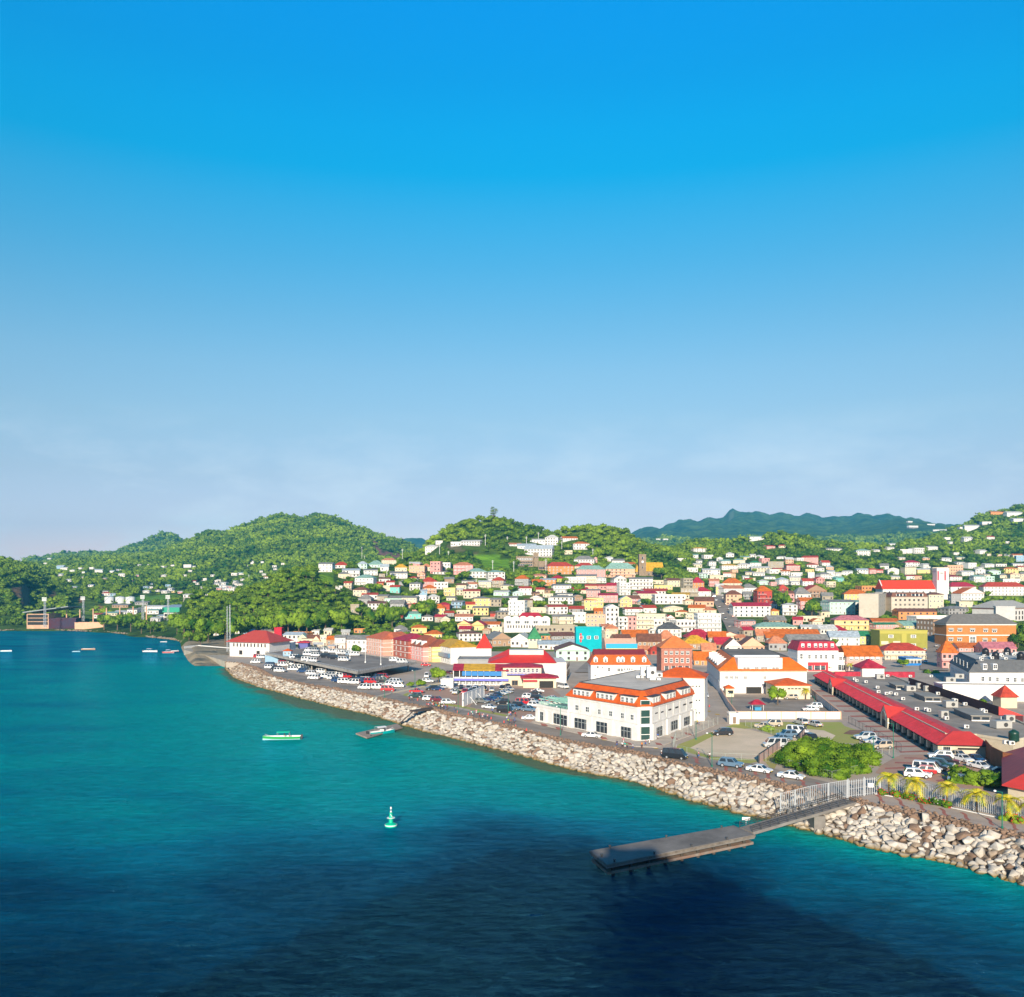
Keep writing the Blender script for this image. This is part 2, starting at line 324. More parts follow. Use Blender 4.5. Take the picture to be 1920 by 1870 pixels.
PATCH = [ # (outline, nearest, farthest, colour)
 ([(690,1008),(705,1012),(716,1032),(735,1036),(757,1042),(750,1052),(704,1046),(700,1025)], 1400, 2300, ROCKFACE),
 ([(18,1102),(50,1096),(60,1115),(58,1140),(42,1142),(28,1120)], 950, 1160, (.16,.09,.06)),
 ([(85,1108),(106,1108),(110,1122),(92,1128)], 950, 1200, (.13,.08,.05)),
 ([(145,1120),(158,1122),(155,1133),(146,1130)], 950, 1250, (.34,.17,.09)),
 ([(182,1134),(196,1136),(192,1150),(183,1146)], 900, 1250, (.34,.17,.09)),
 ([(245,1118),(330,1115),(345,1132),(250,1134)], 900, 1300, (.14,.30,.03)),
 ([(125,1097),(155,1096),(160,1103),(128,1104)], 1000, 1500, (.14,.26,.03)),
 ([(886,1042),(925,1036),(960,1052),(962,1070),(912,1074),(895,1056)], 850, 1150, (.16,.34,.02)),
 ([(836,1020),(860,1022),(870,1032),(900,1033),(900,1038),(838,1038)], 950, 1150, (.14,.12,.06)),
 ([(586,1125),(595,1125),(592,1136),(585,1138)], 600, 860, (.34,.20,.11)),
 ([(595,1062),(625,1064),(630,1098),(600,1100)], 600, 950, (.16,.30,.02)),
 ([(325,1186),(430,1193),(445,1200),(445,1262),(325,1245)], 400, 655, (.34,.27,.19)),
 ([(1360,960),(1376,956),(1378,968),(1366,980)], 4000, 5700, (.16,.20,.10)),
]
for poly, n0, f0, c in PATCH:
    k = inpoly(PX, PY, poly) & (V[:,1] > n0) & (V[:,1] < f0); cov[k] = (*c, .9)
ca.data.foreach_set('color', cov.ravel())
tag(inst('hills', hm), kind='structure')

# ---------------------------------------------------------------- sea
def sea_mat():
    m, nt, b = nodes('sea_water'); N = nt.nodes
    at = N.new('ShaderNodeAttribute'); at.attribute_name = 'shallow_and_shade'
    tc = N.new('ShaderNodeTexCoord')
    def nz(scale, stretch, rot, detail, rough=.55):
        mp = N.new('ShaderNodeMapping'); mp.inputs['Scale'].default_value = stretch; mp.inputs['Rotation'].default_value = (0,0,R(rot)); link(nt, tc.outputs['Object'], mp.inputs[0])
        n = N.new('ShaderNodeTexNoise'); n.inputs['Scale'].default_value = scale; n.inputs['Detail'].default_value = detail; n.inputs['Roughness'].default_value = rough; n.inputs['Distortion'].default_value = .4; link(nt, mp.outputs[0], n.inputs['Vector']); return n
    fine = nz(.40, (.5,1.6,1), 12, 6, .70); mid = nz(.11, (.5,1.5,1), 24, 3); big = nz(.021, (1,2.2,1), 40, 5)
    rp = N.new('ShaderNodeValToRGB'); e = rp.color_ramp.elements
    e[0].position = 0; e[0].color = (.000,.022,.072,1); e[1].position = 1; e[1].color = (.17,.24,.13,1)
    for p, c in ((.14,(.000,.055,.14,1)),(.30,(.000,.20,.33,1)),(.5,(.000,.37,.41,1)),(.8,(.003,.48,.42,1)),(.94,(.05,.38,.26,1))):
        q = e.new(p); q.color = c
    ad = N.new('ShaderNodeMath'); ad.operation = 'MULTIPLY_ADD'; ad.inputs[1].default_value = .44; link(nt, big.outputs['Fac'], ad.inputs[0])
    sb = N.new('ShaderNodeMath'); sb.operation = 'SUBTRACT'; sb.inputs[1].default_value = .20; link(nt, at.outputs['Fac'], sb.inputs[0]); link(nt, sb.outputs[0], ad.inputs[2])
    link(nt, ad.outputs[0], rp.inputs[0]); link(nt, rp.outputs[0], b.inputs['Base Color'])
    b.inputs['Roughness'].default_value = .10; b.inputs['IOR'].default_value = 1.17; b.inputs['Specular IOR Level'].default_value = .5
    b.subsurface_method = 'BURLEY'; b.inputs['Subsurface Weight'].default_value = .3; b.inputs['Subsurface Radius'].default_value = (1,1,1); b.inputs['Subsurface Scale'].default_value = 9.
    b1 = N.new('ShaderNodeBump'); b1.inputs['Strength'].default_value = 1; b1.inputs['Distance'].default_value = 1.5; r1 = N.new('ShaderNodeMath'); r1.operation = 'SUBTRACT'; r1.inputs[1].default_value = .5; link(nt, fine.outputs['Fac'], r1.inputs[0]); r2 = N.new('ShaderNodeMath'); r2.operation = 'ABSOLUTE'; link(nt, r1.outputs[0], r2.inputs[0]); r3 = N.new('ShaderNodeMath'); r3.operation = 'MULTIPLY_ADD'; r3.inputs[1].default_value = -2.2; link(nt, r2.outputs[0], r3.inputs[0]); link(nt, fine.outputs['Fac'], r3.inputs[2]); link(nt, r3.outputs[0], b1.inputs['Height'])
    b2 = N.new('ShaderNodeBump'); b2.inputs['Strength'].default_value = 1; b2.inputs['Distance'].default_value = .8; link(nt, mid.outputs['Fac'], b2.inputs['Height'])
    mw = N.new('ShaderNodeMapping'); mw.inputs['Rotation'].default_value = (0,0,R(-24)); link(nt, tc.outputs['Object'], mw.inputs[0])
    wv = N.new('ShaderNodeTexWave'); wv.inputs['Scale'].default_value = .085; wv.inputs['Distortion'].default_value = 11; wv.inputs['Detail'].default_value = 3; wv.inputs['Detail Scale'].default_value = 1.2; link(nt, mw.outputs[0], wv.inputs['Vector'])
    b3 = N.new('ShaderNodeBump'); b3.inputs['Strength'].default_value = 1; b3.inputs['Distance'].default_value = .16; link(nt, wv.outputs['Fac'], b3.inputs['Height'])
    link(nt, b1.outputs[0], b2.inputs['Normal']); link(nt, b2.outputs[0], b3.inputs['Normal']); link(nt, b3.outputs[0], b.inputs['Normal'])
    b.inputs['Specular IOR Level'].default_value = 0; gl = N.new('ShaderNodeBsdfGlossy'); gl.inputs['Color'].default_value = (.09,.46,.76,1); gl.inputs['Roughness'].default_value = .04; link(nt, b3.outputs[0], gl.inputs['Normal'])
    fr = N.new('ShaderNodeFresnel'); fr.inputs['IOR'].default_value = 1.33; link(nt, b3.outputs[0], fr.inputs['Normal']); ms_ = N.new('ShaderNodeMixShader'); link(nt, fr.outputs[0], ms_.inputs[0]); link(nt, b.outputs[0], ms_.inputs[1]); link(nt, gl.outputs[0], ms_.inputs[2]); link(nt, ms_.outputs[0], N['Material Output'].inputs['Surface'])
    return m
us = np.concatenate([np.arange(-3000, -100, 120), np.arange(-100, 2100, 9), np.arange(2100, 5000, 150)])
ds = np.concatenate([np.array([-600,-300,-100,-20,20,50]), np.arange(70, 560, 4), np.arange(560, 1100, 12), np.array([1300,2000,4000,9000])])
UU, DD = np.meshgrid(us, ds); XX = (UU-CX)/F*np.maximum(np.abs(DD), 130)
V = np.c_[XX.ravel(), DD.ravel(), np.zeros(XX.size)]
nu, nd = len(us), len(ds); ii, jj = np.meshgrid(np.arange(nd-1), np.arange(nu-1), indexing='ij'); a = (ii*nu+jj).ravel()
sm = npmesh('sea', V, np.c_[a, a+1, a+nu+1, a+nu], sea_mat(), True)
shore = resample(WLw, 500)
dist = np.full(len(V), 1e9)
for i in range(0, 500, 2): dist = np.minimum(dist, np.hypot(V[:,0]-shore[i,0], V[:,1]-shore[i,1]))
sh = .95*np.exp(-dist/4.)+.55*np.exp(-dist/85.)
far = np.clip((V[:,1]-330)/350, 0, 1); sh = sh*(1-far*.6)+far*.09; berth_shade = np.clip((216-V[:,1]-.55*np.maximum(0,-V[:,0]-8)+9*np.sin(V[:,0]/17.+1)+6*np.sin(V[:,0]/7.+V[:,1]/11.))/88, 0, 1); berth_shade = berth_shade*berth_shade*(3-2*berth_shade); sh = sh*(1-.93*berth_shade)+.5*np.exp(-dist/20)*berth_shade+(1-berth_shade)*.22  # near water painted navy: ship's shade put into the colour, beside shore depth
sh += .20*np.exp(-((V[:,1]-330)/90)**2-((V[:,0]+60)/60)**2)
sa = sm.attributes.new('shallow_and_shade', 'FLOAT', 'POINT'); sa.data.foreach_set('value', np.clip(sh, 0, 1).astype(np.float32))
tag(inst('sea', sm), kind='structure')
# ---------------------------------------------------------------- building kit
def offset(poly, d):
    """convex outline moved outwards by d"""
    n = len(poly); A = sum(poly[i-1][0]*poly[i][1]-poly[i][0]*poly[i-1][1] for i in range(n)); s = 1 if A > 0 else -1; L = []
    for i in range(n):
        x0, y0 = poly[i]; x1, y1 = poly[(i+1)%n]; l = math.hypot(x1-x0, y1-y0) or 1; nx, ny = (y1-y0)/l*s, -(x1-x0)/l*s
        L.append((x0+nx*d, y0+ny*d, x1-x0, y1-y0))
    out = []
    for i in range(n):
        a = L[i-1]; b = L[i]; den = a[2]*b[3]-a[3]*b[2]
        if abs(den) < 1e-9: out.append((b[0], b[1])); continue
        t = ((b[0]-a[0])*b[3]-(b[1]-a[1])*b[2])/den; out.append((a[0]+a[2]*t, a[1]+a[3]*t))
    return out
_W = {}
def winmesh(kind):
    """window of unit width and height facing -y, its frame standing 7 cm proud"""
    if kind in _W: return _W[kind]
    b = MB(); fr = WHITE; gl = GLASS
    if kind == 'dark': fr = plain('brown_frame', (.16,.11,.08))
    if kind in ('pane', 'dark', 'sash', 'hood', 'shutter', 'grille'):
        b.box(-.5,.5,-.04,.3,-.5,.5, gl)
        if kind != 'pane':
            t = .09
            for x0,x1,z0,z1 in ((-.5-t*.4,-.5+t,-.54,.54),(.5-t,.5+t*.4,-.54,.54),(-.5+t,.5-t,.5-t*.7,.54),(-.5+t,.5-t,-.54,-.5+t*.7)): b.box(x0,x1,-.09,.02,z0,z1, fr)
            b.box(-.035,.035,-.075,-.02,-.5+t*.7,.5-t*.7, fr)
            if kind != 'dark': b.box(-.5+t,-.035,-.074,-.02,-.03,.03, fr); b.box(.035,.5-t,-.074,-.02,-.03,.03, fr)
        if kind == 'grille':
            for k in range(1, 6): b.box(-.5+k/6.-.02,-.5+k/6.+.02,-.11,-.091,-.5,.5, fr)
        if kind == 'hood':
            g = plain('hood_grey', (.42,.41,.38)); b.mesh([(-.62,-.02,.62),(.62,-.02,.62),(.62,-.55,.1),(-.62,-.55,.1),(-.62,-.02,.54),(.62,-.02,.54),(.62,-.55,.04),(-.62,-.55,.04)], [(0,3,2,1),(4,5,6,7),(0,1,5,4),(1,2,6,5),(2,3,7,6),(3,0,4,7)], g)
        if kind == 'shutter':
            g = WHITE; b.mesh([(-.55,-.02,.60),(.55,-.02,.60),(.55,-.5,-.1),(-.55,-.5,-.1),(-.55,-.02,.54),(.55,-.02,.54),(.55,-.44,-.14),(-.55,-.44,-.14)], [(0,3,2,1),(4,5,6,7),(0,1,5,4),(1,2,6,5),(2,3,7,6),(3,0,4,7)], g)
    if kind in ('arch', 'archdark'):
        pts = [(-.5,-.5),(.5,-.5)]+[(.5*math.cos(a), .12+.4*math.sin(a)) for a in np.linspace(0, math.pi, 9)]
        b.mesh([(x,-.05,z) for x,z in pts]+[(x,.3,z) for x,z in pts], [tuple(range(len(pts)))]+[(i,(i+1)%len(pts),len(pts)+(i+1)%len(pts),len(pts)+i) for i in range(len(pts))], gl)
        o = [(x*1.18, z*1.08) for x, z in pts]
        if kind == 'arch':
            for i in range(1, len(pts)):
                j = (i+1)%len(pts)
                if j == 0: continue
                b.mesh([(pts[i][0],-.08,pts[i][1]),(pts[j][0],-.08,pts[j][1]),(o[j][0],-.08,o[j][1]),(o[i][0],-.08,o[i][1]),(pts[i][0],.02,pts[i][1]),(pts[j][0],.02,pts[j][1]),(o[j][0],.02,o[j][1]),(o[i][0],.02,o[i][1])],[(0,1,2,3),(0,4,5,1),(2,6,7,3),(3,7,4,0),(1,5,6,2)], fr)
    if kind == 'door':
        d = plain('door_panel', (.22,.14,.10)); b.box(-.5,.5,-.05,.3,-.5,.5, d); b.box(-.6,-.5,-.08,.02,-.5,.55, fr); b.box(.5,.6,-.08,.02,-.5,.55, fr); b.box(-.5,.5,-.08,.02,.5,.55, fr)
    if kind == 'shop':
        g = plain('shop_frame', (.33,.36,.36)); b.box(-.5,.5,-.03,.3,-.5,.5, gl)
        for k in range(5): b.box(-.5+k*.24,-.5+k*.24+.03,-.07,.02,-.5,.5, g)
        b.box(-.5,.5,-.09,-.071,.12,.17, g); b.box(-.58,-.5,-.10,.02,-.5,.56, WHITE); b.box(.5,.58,-.10,.02,-.5,.56, WHITE)
    if kind == 'shade': b.box(-.5,.5,-.03,.3,-.5,.5, plain('dark_opening', (.03,.028,.025), .9))
    _W[kind] = b.me('window_'+kind); return _W[kind]
def put_window(parent, x, y, z, w, h, kind='sash', rz=0., nm=None):
    o = inst(nm or ('door' if kind == 'door' else 'window'), winmesh(kind), parent, (x, y, z), rz, (w, 1, h)); return o
def put_roof(root, poly, z, rise, typ, mat, over=.5, w=0, d=0, inset=2.2, flat=None, wall=None, th=.18):
    """poly: outline in local coordinates (w x d rectangle for the pitched kinds: x -w/2..w/2, y 0..d)"""
    b = MB()
    if typ in 'hgf':
        x0, x1, y0, y1 = -w/2-over, w/2+over, -over, d+over; W_, D_ = x1-x0, y1-y0; zl = z-.12; zt = z+rise; cx, cy = 0, (y0+y1)/2
        base = [(x0,y0,zl),(x1,y0,zl),(x1,y1,zl),(x0,y1,zl)]; eav = [(p[0],p[1],zl+th) for p in base]
        if typ == 'h':
            if W_ >= D_: r = [(x0+D_*.48, cy, zt), (x1-D_*.48, cy, zt)]; f = [(4,5,9,8),(5,6,9),(6,7,8,9),(7,4,8)]
            else: r = [(cx, y0+W_*.48, zt), (cx, y1-W_*.48, zt)]; f = [(4,5,8),(5,6,9,8),(6,7,9),(7,4,8,9)]
        elif typ == 'g': r = [(x0, cy, zt), (x1, cy, zt)]; f = [(4,5,9,8),(5,6,9),(6,7,8,9),(7,4,8)]
        else: r = [(cx, y0, zt), (cx, y1, zt)]; f = [(4,5,8),(5,6,9,8),(6,7,9),(7,4,8,9)]
        b.mesh(base+eav+r, [(3,2,1,0),(0,1,5,4),(1,2,6,5),(2,3,7,6),(3,0,4,7)]+f, mat)
        if typ in 'gf' and wall is not None:   # gable infill, set a little proud under the verge
            if typ == 'g':
                for xx, s in ((x0, -.02), (x1, .02)): b.poly([(xx+s, y0+.3, zl+th), (xx+s, y1-.3, zl+th), (xx+s, cy, zt-.25)][::1 if s > 0 else -1], wall)
            else: b.poly([(x0+.3, y0-.02, zl+th), (x1-.3, y0-.02, zl+th), (cx, y0-.02, zt-.25)], wall)
    elif typ == 't':
        P = offset(poly, .15); I = offset(poly, -.25); n = len(P); zt = z+max(.35, min(rise, 1.0))
        vs = [(p[0],p[1],z-.1) for p in P]+[(p[0],p[1],zt) for p in P]+[(p[0],p[1],zt) for p in I]+[(p[0],p[1],z+.1) for p in I]
        fs = []
        for k in range(3): fs += [(k*n+i, k*n+(i+1)%n, (k+1)*n+(i+1)%n, (k+1)*n+i) for i in range(n)]
        b.mesh(vs, fs, wall or mat); b.poly([(p[0],p[1],z+.1) for p in I], flat or mat); b.poly([(p[0],p[1],z-.1) for p in P][::-1], mat)
    elif typ == 'm':
        P = offset(poly, over); I = offset(poly, -inset); n = len(P); zt = z+rise
        vs = [(p[0],p[1],z-.15) for p in P]+[(p[0],p[1],z+.1) for p in P]+[(p[0],p[1],zt) for p in I]
        b.mesh(vs, [tuple(range(n))[::-1]]+[(k*n+i, k*n+(i+1)%n, (k+1)*n+(i+1)%n, (k+1)*n+i) for k in range(2) for i in range(n)], mat)
        J = offset(I, -.35); b.mesh([(p[0],p[1],zt+.18) for p in I]+[(p[0],p[1],zt+.18) for p in J]+[(p[0],p[1],zt) for p in I]+[(p[0],p[1],zt+.03) for p in J],
            [(i,(i+1)%n,n+(i+1)%n,n+i) for i in range(n)]+[(2*n+i,2*n+(i+1)%n,(i+1)%n,i) for i in range(n)]+[(n+i,n+(i+1)%n,3*n+(i+1)%n,3*n+i) for i in range(n)], DARK)
        b.poly([(p[0],p[1],zt+.03) for p in J], flat or CONC)
    return b.ob('roof', root)

LAND = []        # landmarks used to say where a thing is: (column, row, phrase)
OCC = np.full((1000, 2000), 1e9, np.float32)      # nearest building seen in each photo pixel, so that trees are not planted in front
FOOT = []        # building footprints (x, y, radius)
PIC = []         # things to label later
def occupy(px0, px1, py0, py1, d):
    a, b = int(max(px0, 0)), int(min(px1, 1999)); c, e = int(max(py0-900, 0)), int(min(py1-900, 999))
    if b > a and e > c: OCC[c:e, a:b] = np.minimum(OCC[c:e, a:b], d)
NUM = {1:'one-storey',2:'two-storey',3:'three-storey',4:'four-storey',5:'five-storey'}
def house(xl, xr, ye, yb, rh, typ, wc, rc, yaw=0., dep=None, kind=None, label=None, name=None, cat='house', cols=None, floors=None, group=None, win=True, z=None, balc=None, side='sash', over=.5, inset=2.2, door=True, wsz=None):
    rnd = random.Random(int(xl*13+yb*7)); cx = (xl+xr)/2.
    if z is None:
        y = F*(H-G)/max(yb-HY, 1)
        if 0 < y < 545 and yb > HY: p = ((cx-CX)/F*y, y, G)
        else: p = hit(cx, yb, 500)
    else: p = (*gp(cx, yb, z), z)
    if p is None: return None
    x, y, z0 = p; s = y/F; w = (xr-xl)*s/max(.6, math.cos(R(yaw))); h = max(2.6, (yb-ye)*s); rise = max(.25, rh*s*(1.25 if typ in 'hgf' else 1))
    d = dep or min(max(w*.8, 6), 13)
    small = y > 1080
    fl = floors or max(1, min(6, int(round(h/3.2))))
    if cat == 'house' and y < 640: cat = 'building'; name = name or 'town_building'
    root = thing(name or ('house' if cat == 'house' else cat), '', cat, (x, y, z0), R(yaw), group)
    rect = [(-w/2,0),(w/2,0),(w/2,d),(-w/2,d)]; wm = wallmat(wc); rm = roofmat(rc)
    b = MB(); b.prism(rect, -4, h, wm)
    if typ == 't' or not small:
        b.box(-w/2-.03, w/2+.03, -.06, d+.03, -4, .35, surf('plinth', (.30,.27,.23), .9, .2, .5))
    b.ob('wall', root)
    put_roof(root, rect, h, rise, typ, rm, over, w, d, inset, rm if typ != 't' else roofmat(rc), wm)
    if win and y < 1500:
        n = cols or max(1, min(12, int(round(w/(2.9 if y < 700 else 3.4))))); fh = h/fl
        ww, wh = wsz or (min(1.25, w/n*.5), min(1.5, fh*.5)); kd = kind or rnd.choice(['sash','dark','sash','dark','grille'])
        for f in range(fl):
            for i in range(n):
                xx = -w/2+w*(i+.5)/n; zz = fh*f+fh*.55
                if f == 0 and door and i == n//2: put_window(root, xx, 0, 1.1, 1.0, 2.1, 'door'); continue
                if kind is None and rnd.random() < .12: continue
                put_window(root, xx, 0, zz, ww, wh, kd)
            if not small:
                m = max(1, min(5, int(d/4)))
                for i in range(m):
                    for sx, rz in ((-1, -90), (1, 90)):
                        if (sx < 0) == (cx > CX) or abs(yaw) > 12: put_window(root, sx*w/2, d*(i+.5)/m, fh*f+fh*.55, ww, wh, kd, R(rz))
    if balc is None: balc = (kind is None and fl > 1 and y < 1050 and rnd.random() < .45)
    if balc:
        for f in range(1, fl):
            b = MB(); zz = h/fl*f; x0, x1 = (-w/2, w/2) if rnd.random() < .5 else (-w/2, w*.1)
            b.box(x0, x1, -1.3, -.005, zz-.15, zz, wm)
            for k in range(int((x1-x0)/.35)+1): b.box(x0+k*.35, x0+k*.35+.06, -1.29, -1.23, zz, zz+.95, WHITE)
            b.box(x0, x1, -1.31, -1.21, zz+.95, zz+1.05, WHITE)
            n = max(2, int((x1-x0)/3)+1)
            for k in range(n): xx = x0+.1+(x1-x0-.2)*k/(n-1); b.box(xx-.09, xx+.09, -1.3, -1.12, zz-h/fl if f == 1 else zz-h/fl+.01, zz-.15, wm)
            b.ob('balcony', root)
    root['_p'] = (cx, (ye+yb)/2, y)
    occupy(xl, xr, ye-rh, yb-1, y); FOOT.append((x-math.sin(R(yaw))*d/2, y+math.cos(R(yaw))*d/2, math.hypot(w, d)/2))
    PIC.append((root, label, wc, rc, typ, fl, w, cx, (ye+yb)/2, y)); return root
RT = {'h':'hipped','g':'pitched','f':'gabled','t':'flat','m':'mansard'}
def batch(ox, oy, sc, txt, **kw):
    for ln in txt.replace('\n', ';').split(';'):
        t = ln.split()
        if len(t) < 8: continue
        v = [float(q) for q in t[:5]]; ex = dict(kw)
        if 'yaw' not in ex: ex['yaw'] = (int(v[0]*7+v[3]*3) % 31)-15
        for q in t[8:]:
            k, a = q.split('=', 1); ex[k] = a.replace('_', ' ') if k in ('kind','label','cat','group','name') else (eval(a))
        if 'name' not in ex and ex.get('cat', 'house') != 'house': ex['name'] = ex['cat'].replace(' ', '_')
        house(ox+v[0]/sc, ox+v[1]/sc, oy+v[2]/sc, oy+v[3]/sc, v[4]/sc, t[5], t[6], t[7], **ex)
# houses of the left hand slope, over the knoll and along the ridge
batch(400, 940, 4.8, '''945 1070 565 640 12 g w g;1090 1212 575 605 25 h w r;1162 1315 625 685 15 g w b;1295 1383 565 610 20 h m b;1393 1528 570 600 30 h m m
1515 1650 530 585 15 h c c;1635 1742 595 635 25 h c y;1765 1855 560 600 12 g p w;1360 1477 622 670 10 g w g;1590 1745 650 700 14 g w g;1125 1225 655 700 15 h c g
1272 1440 690 765 25 h w m;1175 1245 735 785 12 g c r;1255 1380 800 865 22 h c n;1303 1420 880 930 30 h g g;1340 1478 845 890 14 g w r;1540 1720 875 915 18 g m g
1395 1560 920 980 15 g w n;1590 1715 925 1005 30 g g g;1720 1870 1015 1065 15 g t m;1625 1700 1045 1090 12 g n r;1590 1675 775 830 15 g t r;1770 1865 750 800 18 h w g
1840 1905 655 700 15 f p n;1628 1745 1150 1190 25 h w g;1660 1785 1190 1210 20 h w g;1785 1920 1140 1195 20 h y o;1450 1530 740 765 12 g o r;1270 1365 1170 1190 8 t o o
1695 1830 870 935 14 g c g;1480 1600 770 810 10 t c g;1475 1570 855 900 12 g s g;1235 1310 940 1010 10 t s r;1690 1790 945 965 12 g k c;1490 1545 660 685 6 t s n;1760 1900 590 650 12 t k c
1490 1590 700 735 10 g w n;1560 1630 730 770 12 g w r;1760 1830 690 730 10 h c r;1100 1160 780 800 10 t w w''')
batch(400, 940, 4.8, '''385 570 1170 1225 25 h n g yaw=-8;560 850 1190 1240 8 t o o yaw=-14 dep=14;625 790 1205 1290 20 g w b yaw=-12;760 850 1240 1300 35 f c m;800 940 1235 1300 25 g c n;895 960 1255 1305 35 f c c
960 1020 1215 1305 10 t c w;1020 1100 1245 1310 25 g n o;1090 1190 1230 1330 20 g w g;1180 1290 1245 1330 30 g n g;1200 1380 1245 1360 30 g w g;155 275 1160 1195 30 f w w;260 370 1175 1200 12 g b b;430 500 1310 1330 20 g w g''', yaw=-10, cat='shop building')
# the town hill in the middle
batch(720, 940, 4.8, '''370 488 410 455 15 h w w;600 690 375 410 8 t w w;690 862 365 405 12 g w w;1130 1240 395 410 12 g w c;1200 1370 405 440 18 g w b;1265 1510 430 500 30 g w b kind=dark cols=9
1315 1450 350 380 10 g w w;1450 1565 330 400 22 h w w;1490 1545 275 300 12 h w r;1610 1745 335 355 15 g w o;1705 1848 385 440 16 h w o;1625 1695 450 480 8 t c w;1710 1890 525 580 28 h w g
468 528 362 395 6 t w w;1475 1710 585 660 30 h o r cols=7;1715 1890 585 620 25 h c r;1735 1890 620 660 25 h p m;415 507 550 655 8 t p p cols=3;515 597 560 620 8 t w w;625 800 575 665 22 h p c cols=5 floors=3 balc=True
760 922 635 695 25 h w m;940 1088 640 720 15 h w m;345 425 590 630 22 h c c;230 322 565 600 10 g p w;300 370 655 700 12 f k c;545 630 700 740 15 g n g;450 575 735 795 8 t w w;230 325 745 810 10 g w g
315 388 810 865 10 g b b;645 740 755 800 12 g c n;700 810 722 755 10 g w g;850 965 728 780 12 g c w;1050 1165 760 800 12 h c g;625 710 800 850 14 g c w;715 865 810 880 12 g c r;865 940 790 830 8 t s g
985 1120 820 855 12 g m w;1220 1330 785 850 14 g w r;1160 1245 825 855 14 f m b;1315 1460 670 715 14 h k c;1405 1545 710 765 12 g o b;1510 1620 695 730 22 h l R;1630 1820 690 740 10 t w g cols=6;1730 1910 675 740 14 g c g
1525 1685 760 830 12 g w g;1700 1840 800 835 20 g c R;1810 1920 760 800 12 g k r;485 590 930 980 15 h r R;605 705 910 965 12 g b g;810 965 875 950 14 h y g;960 1055 885 950 12 g s g;800 940 960 1030 12 g y g
1120 1265 905 1035 10 t w w floors=4;1060 1200 870 920 12 g w g;1265 1340 890 960 10 g s n;1315 1425 870 910 18 f w n;1480 1700 865 930 16 h w g;1480 1655 950 1020 14 g w r;1320 1480 970 1010 12 t c g;1665 1795 970 1005 20 g g r
1800 1920 890 985 14 h y c;1580 1700 1040 1110 14 g c g;1515 1590 1040 1105 14 g s g;1695 1815 1010 1100 8 t w w;1815 1920 1030 1120 14 t k o;340 440 1040 1080 14 h w g;550 630 1005 1040 14 g g r;650 775 990 1020 8 t c w
640 800 1040 1085 18 g w c;870 995 1065 1085 8 t s g;1020 1120 1000 1060 10 g s g;955 1020 1010 1050 14 g r n;660 780 1110 1150 30 f y R;785 900 1115 1165 32 f y R;890 1040 1110 1150 18 g w o;675 780 1160 1185 22 g s R
675 880 1190 1265 14 h w n cols=5;975 1150 1245 1310 50 f n g dep=22;1140 1300 1250 1320 45 f w w dep=20;1365 1740 1130 1190 10 t s g yaw=2;1390 1620 1290 1340 25 g w b;1610 1910 1290 1330 35 g w b yaw=-3;1550 1850 1345 1440 45 f m n yaw=0 dep=26 kind=dark cols=4
1415 1520 1210 1250 12 g o G;1510 1720 1215 1250 25 g g n;360 520 1195 1240 25 h y o;620 820 1365 1440 40 g c c yaw=-6 dep=16;1050 1110 980 1000 8 t w g;900 1010 1090 1112 14 g c g;1010 1100 1110 1135 12 t s g
560 640 870 905 8 g c g;440 560 640 660 8 g w g;830 900 900 930 6 g c r;1340 1400 830 860 10 g n n;1430 1520 840 870 8 t c g;1700 1790 860 900 14 f n g;1130 1215 960 1000 8 t c g;1450 1520 800 830 12 g n n;1560 1700 840 862 8 g w g''')
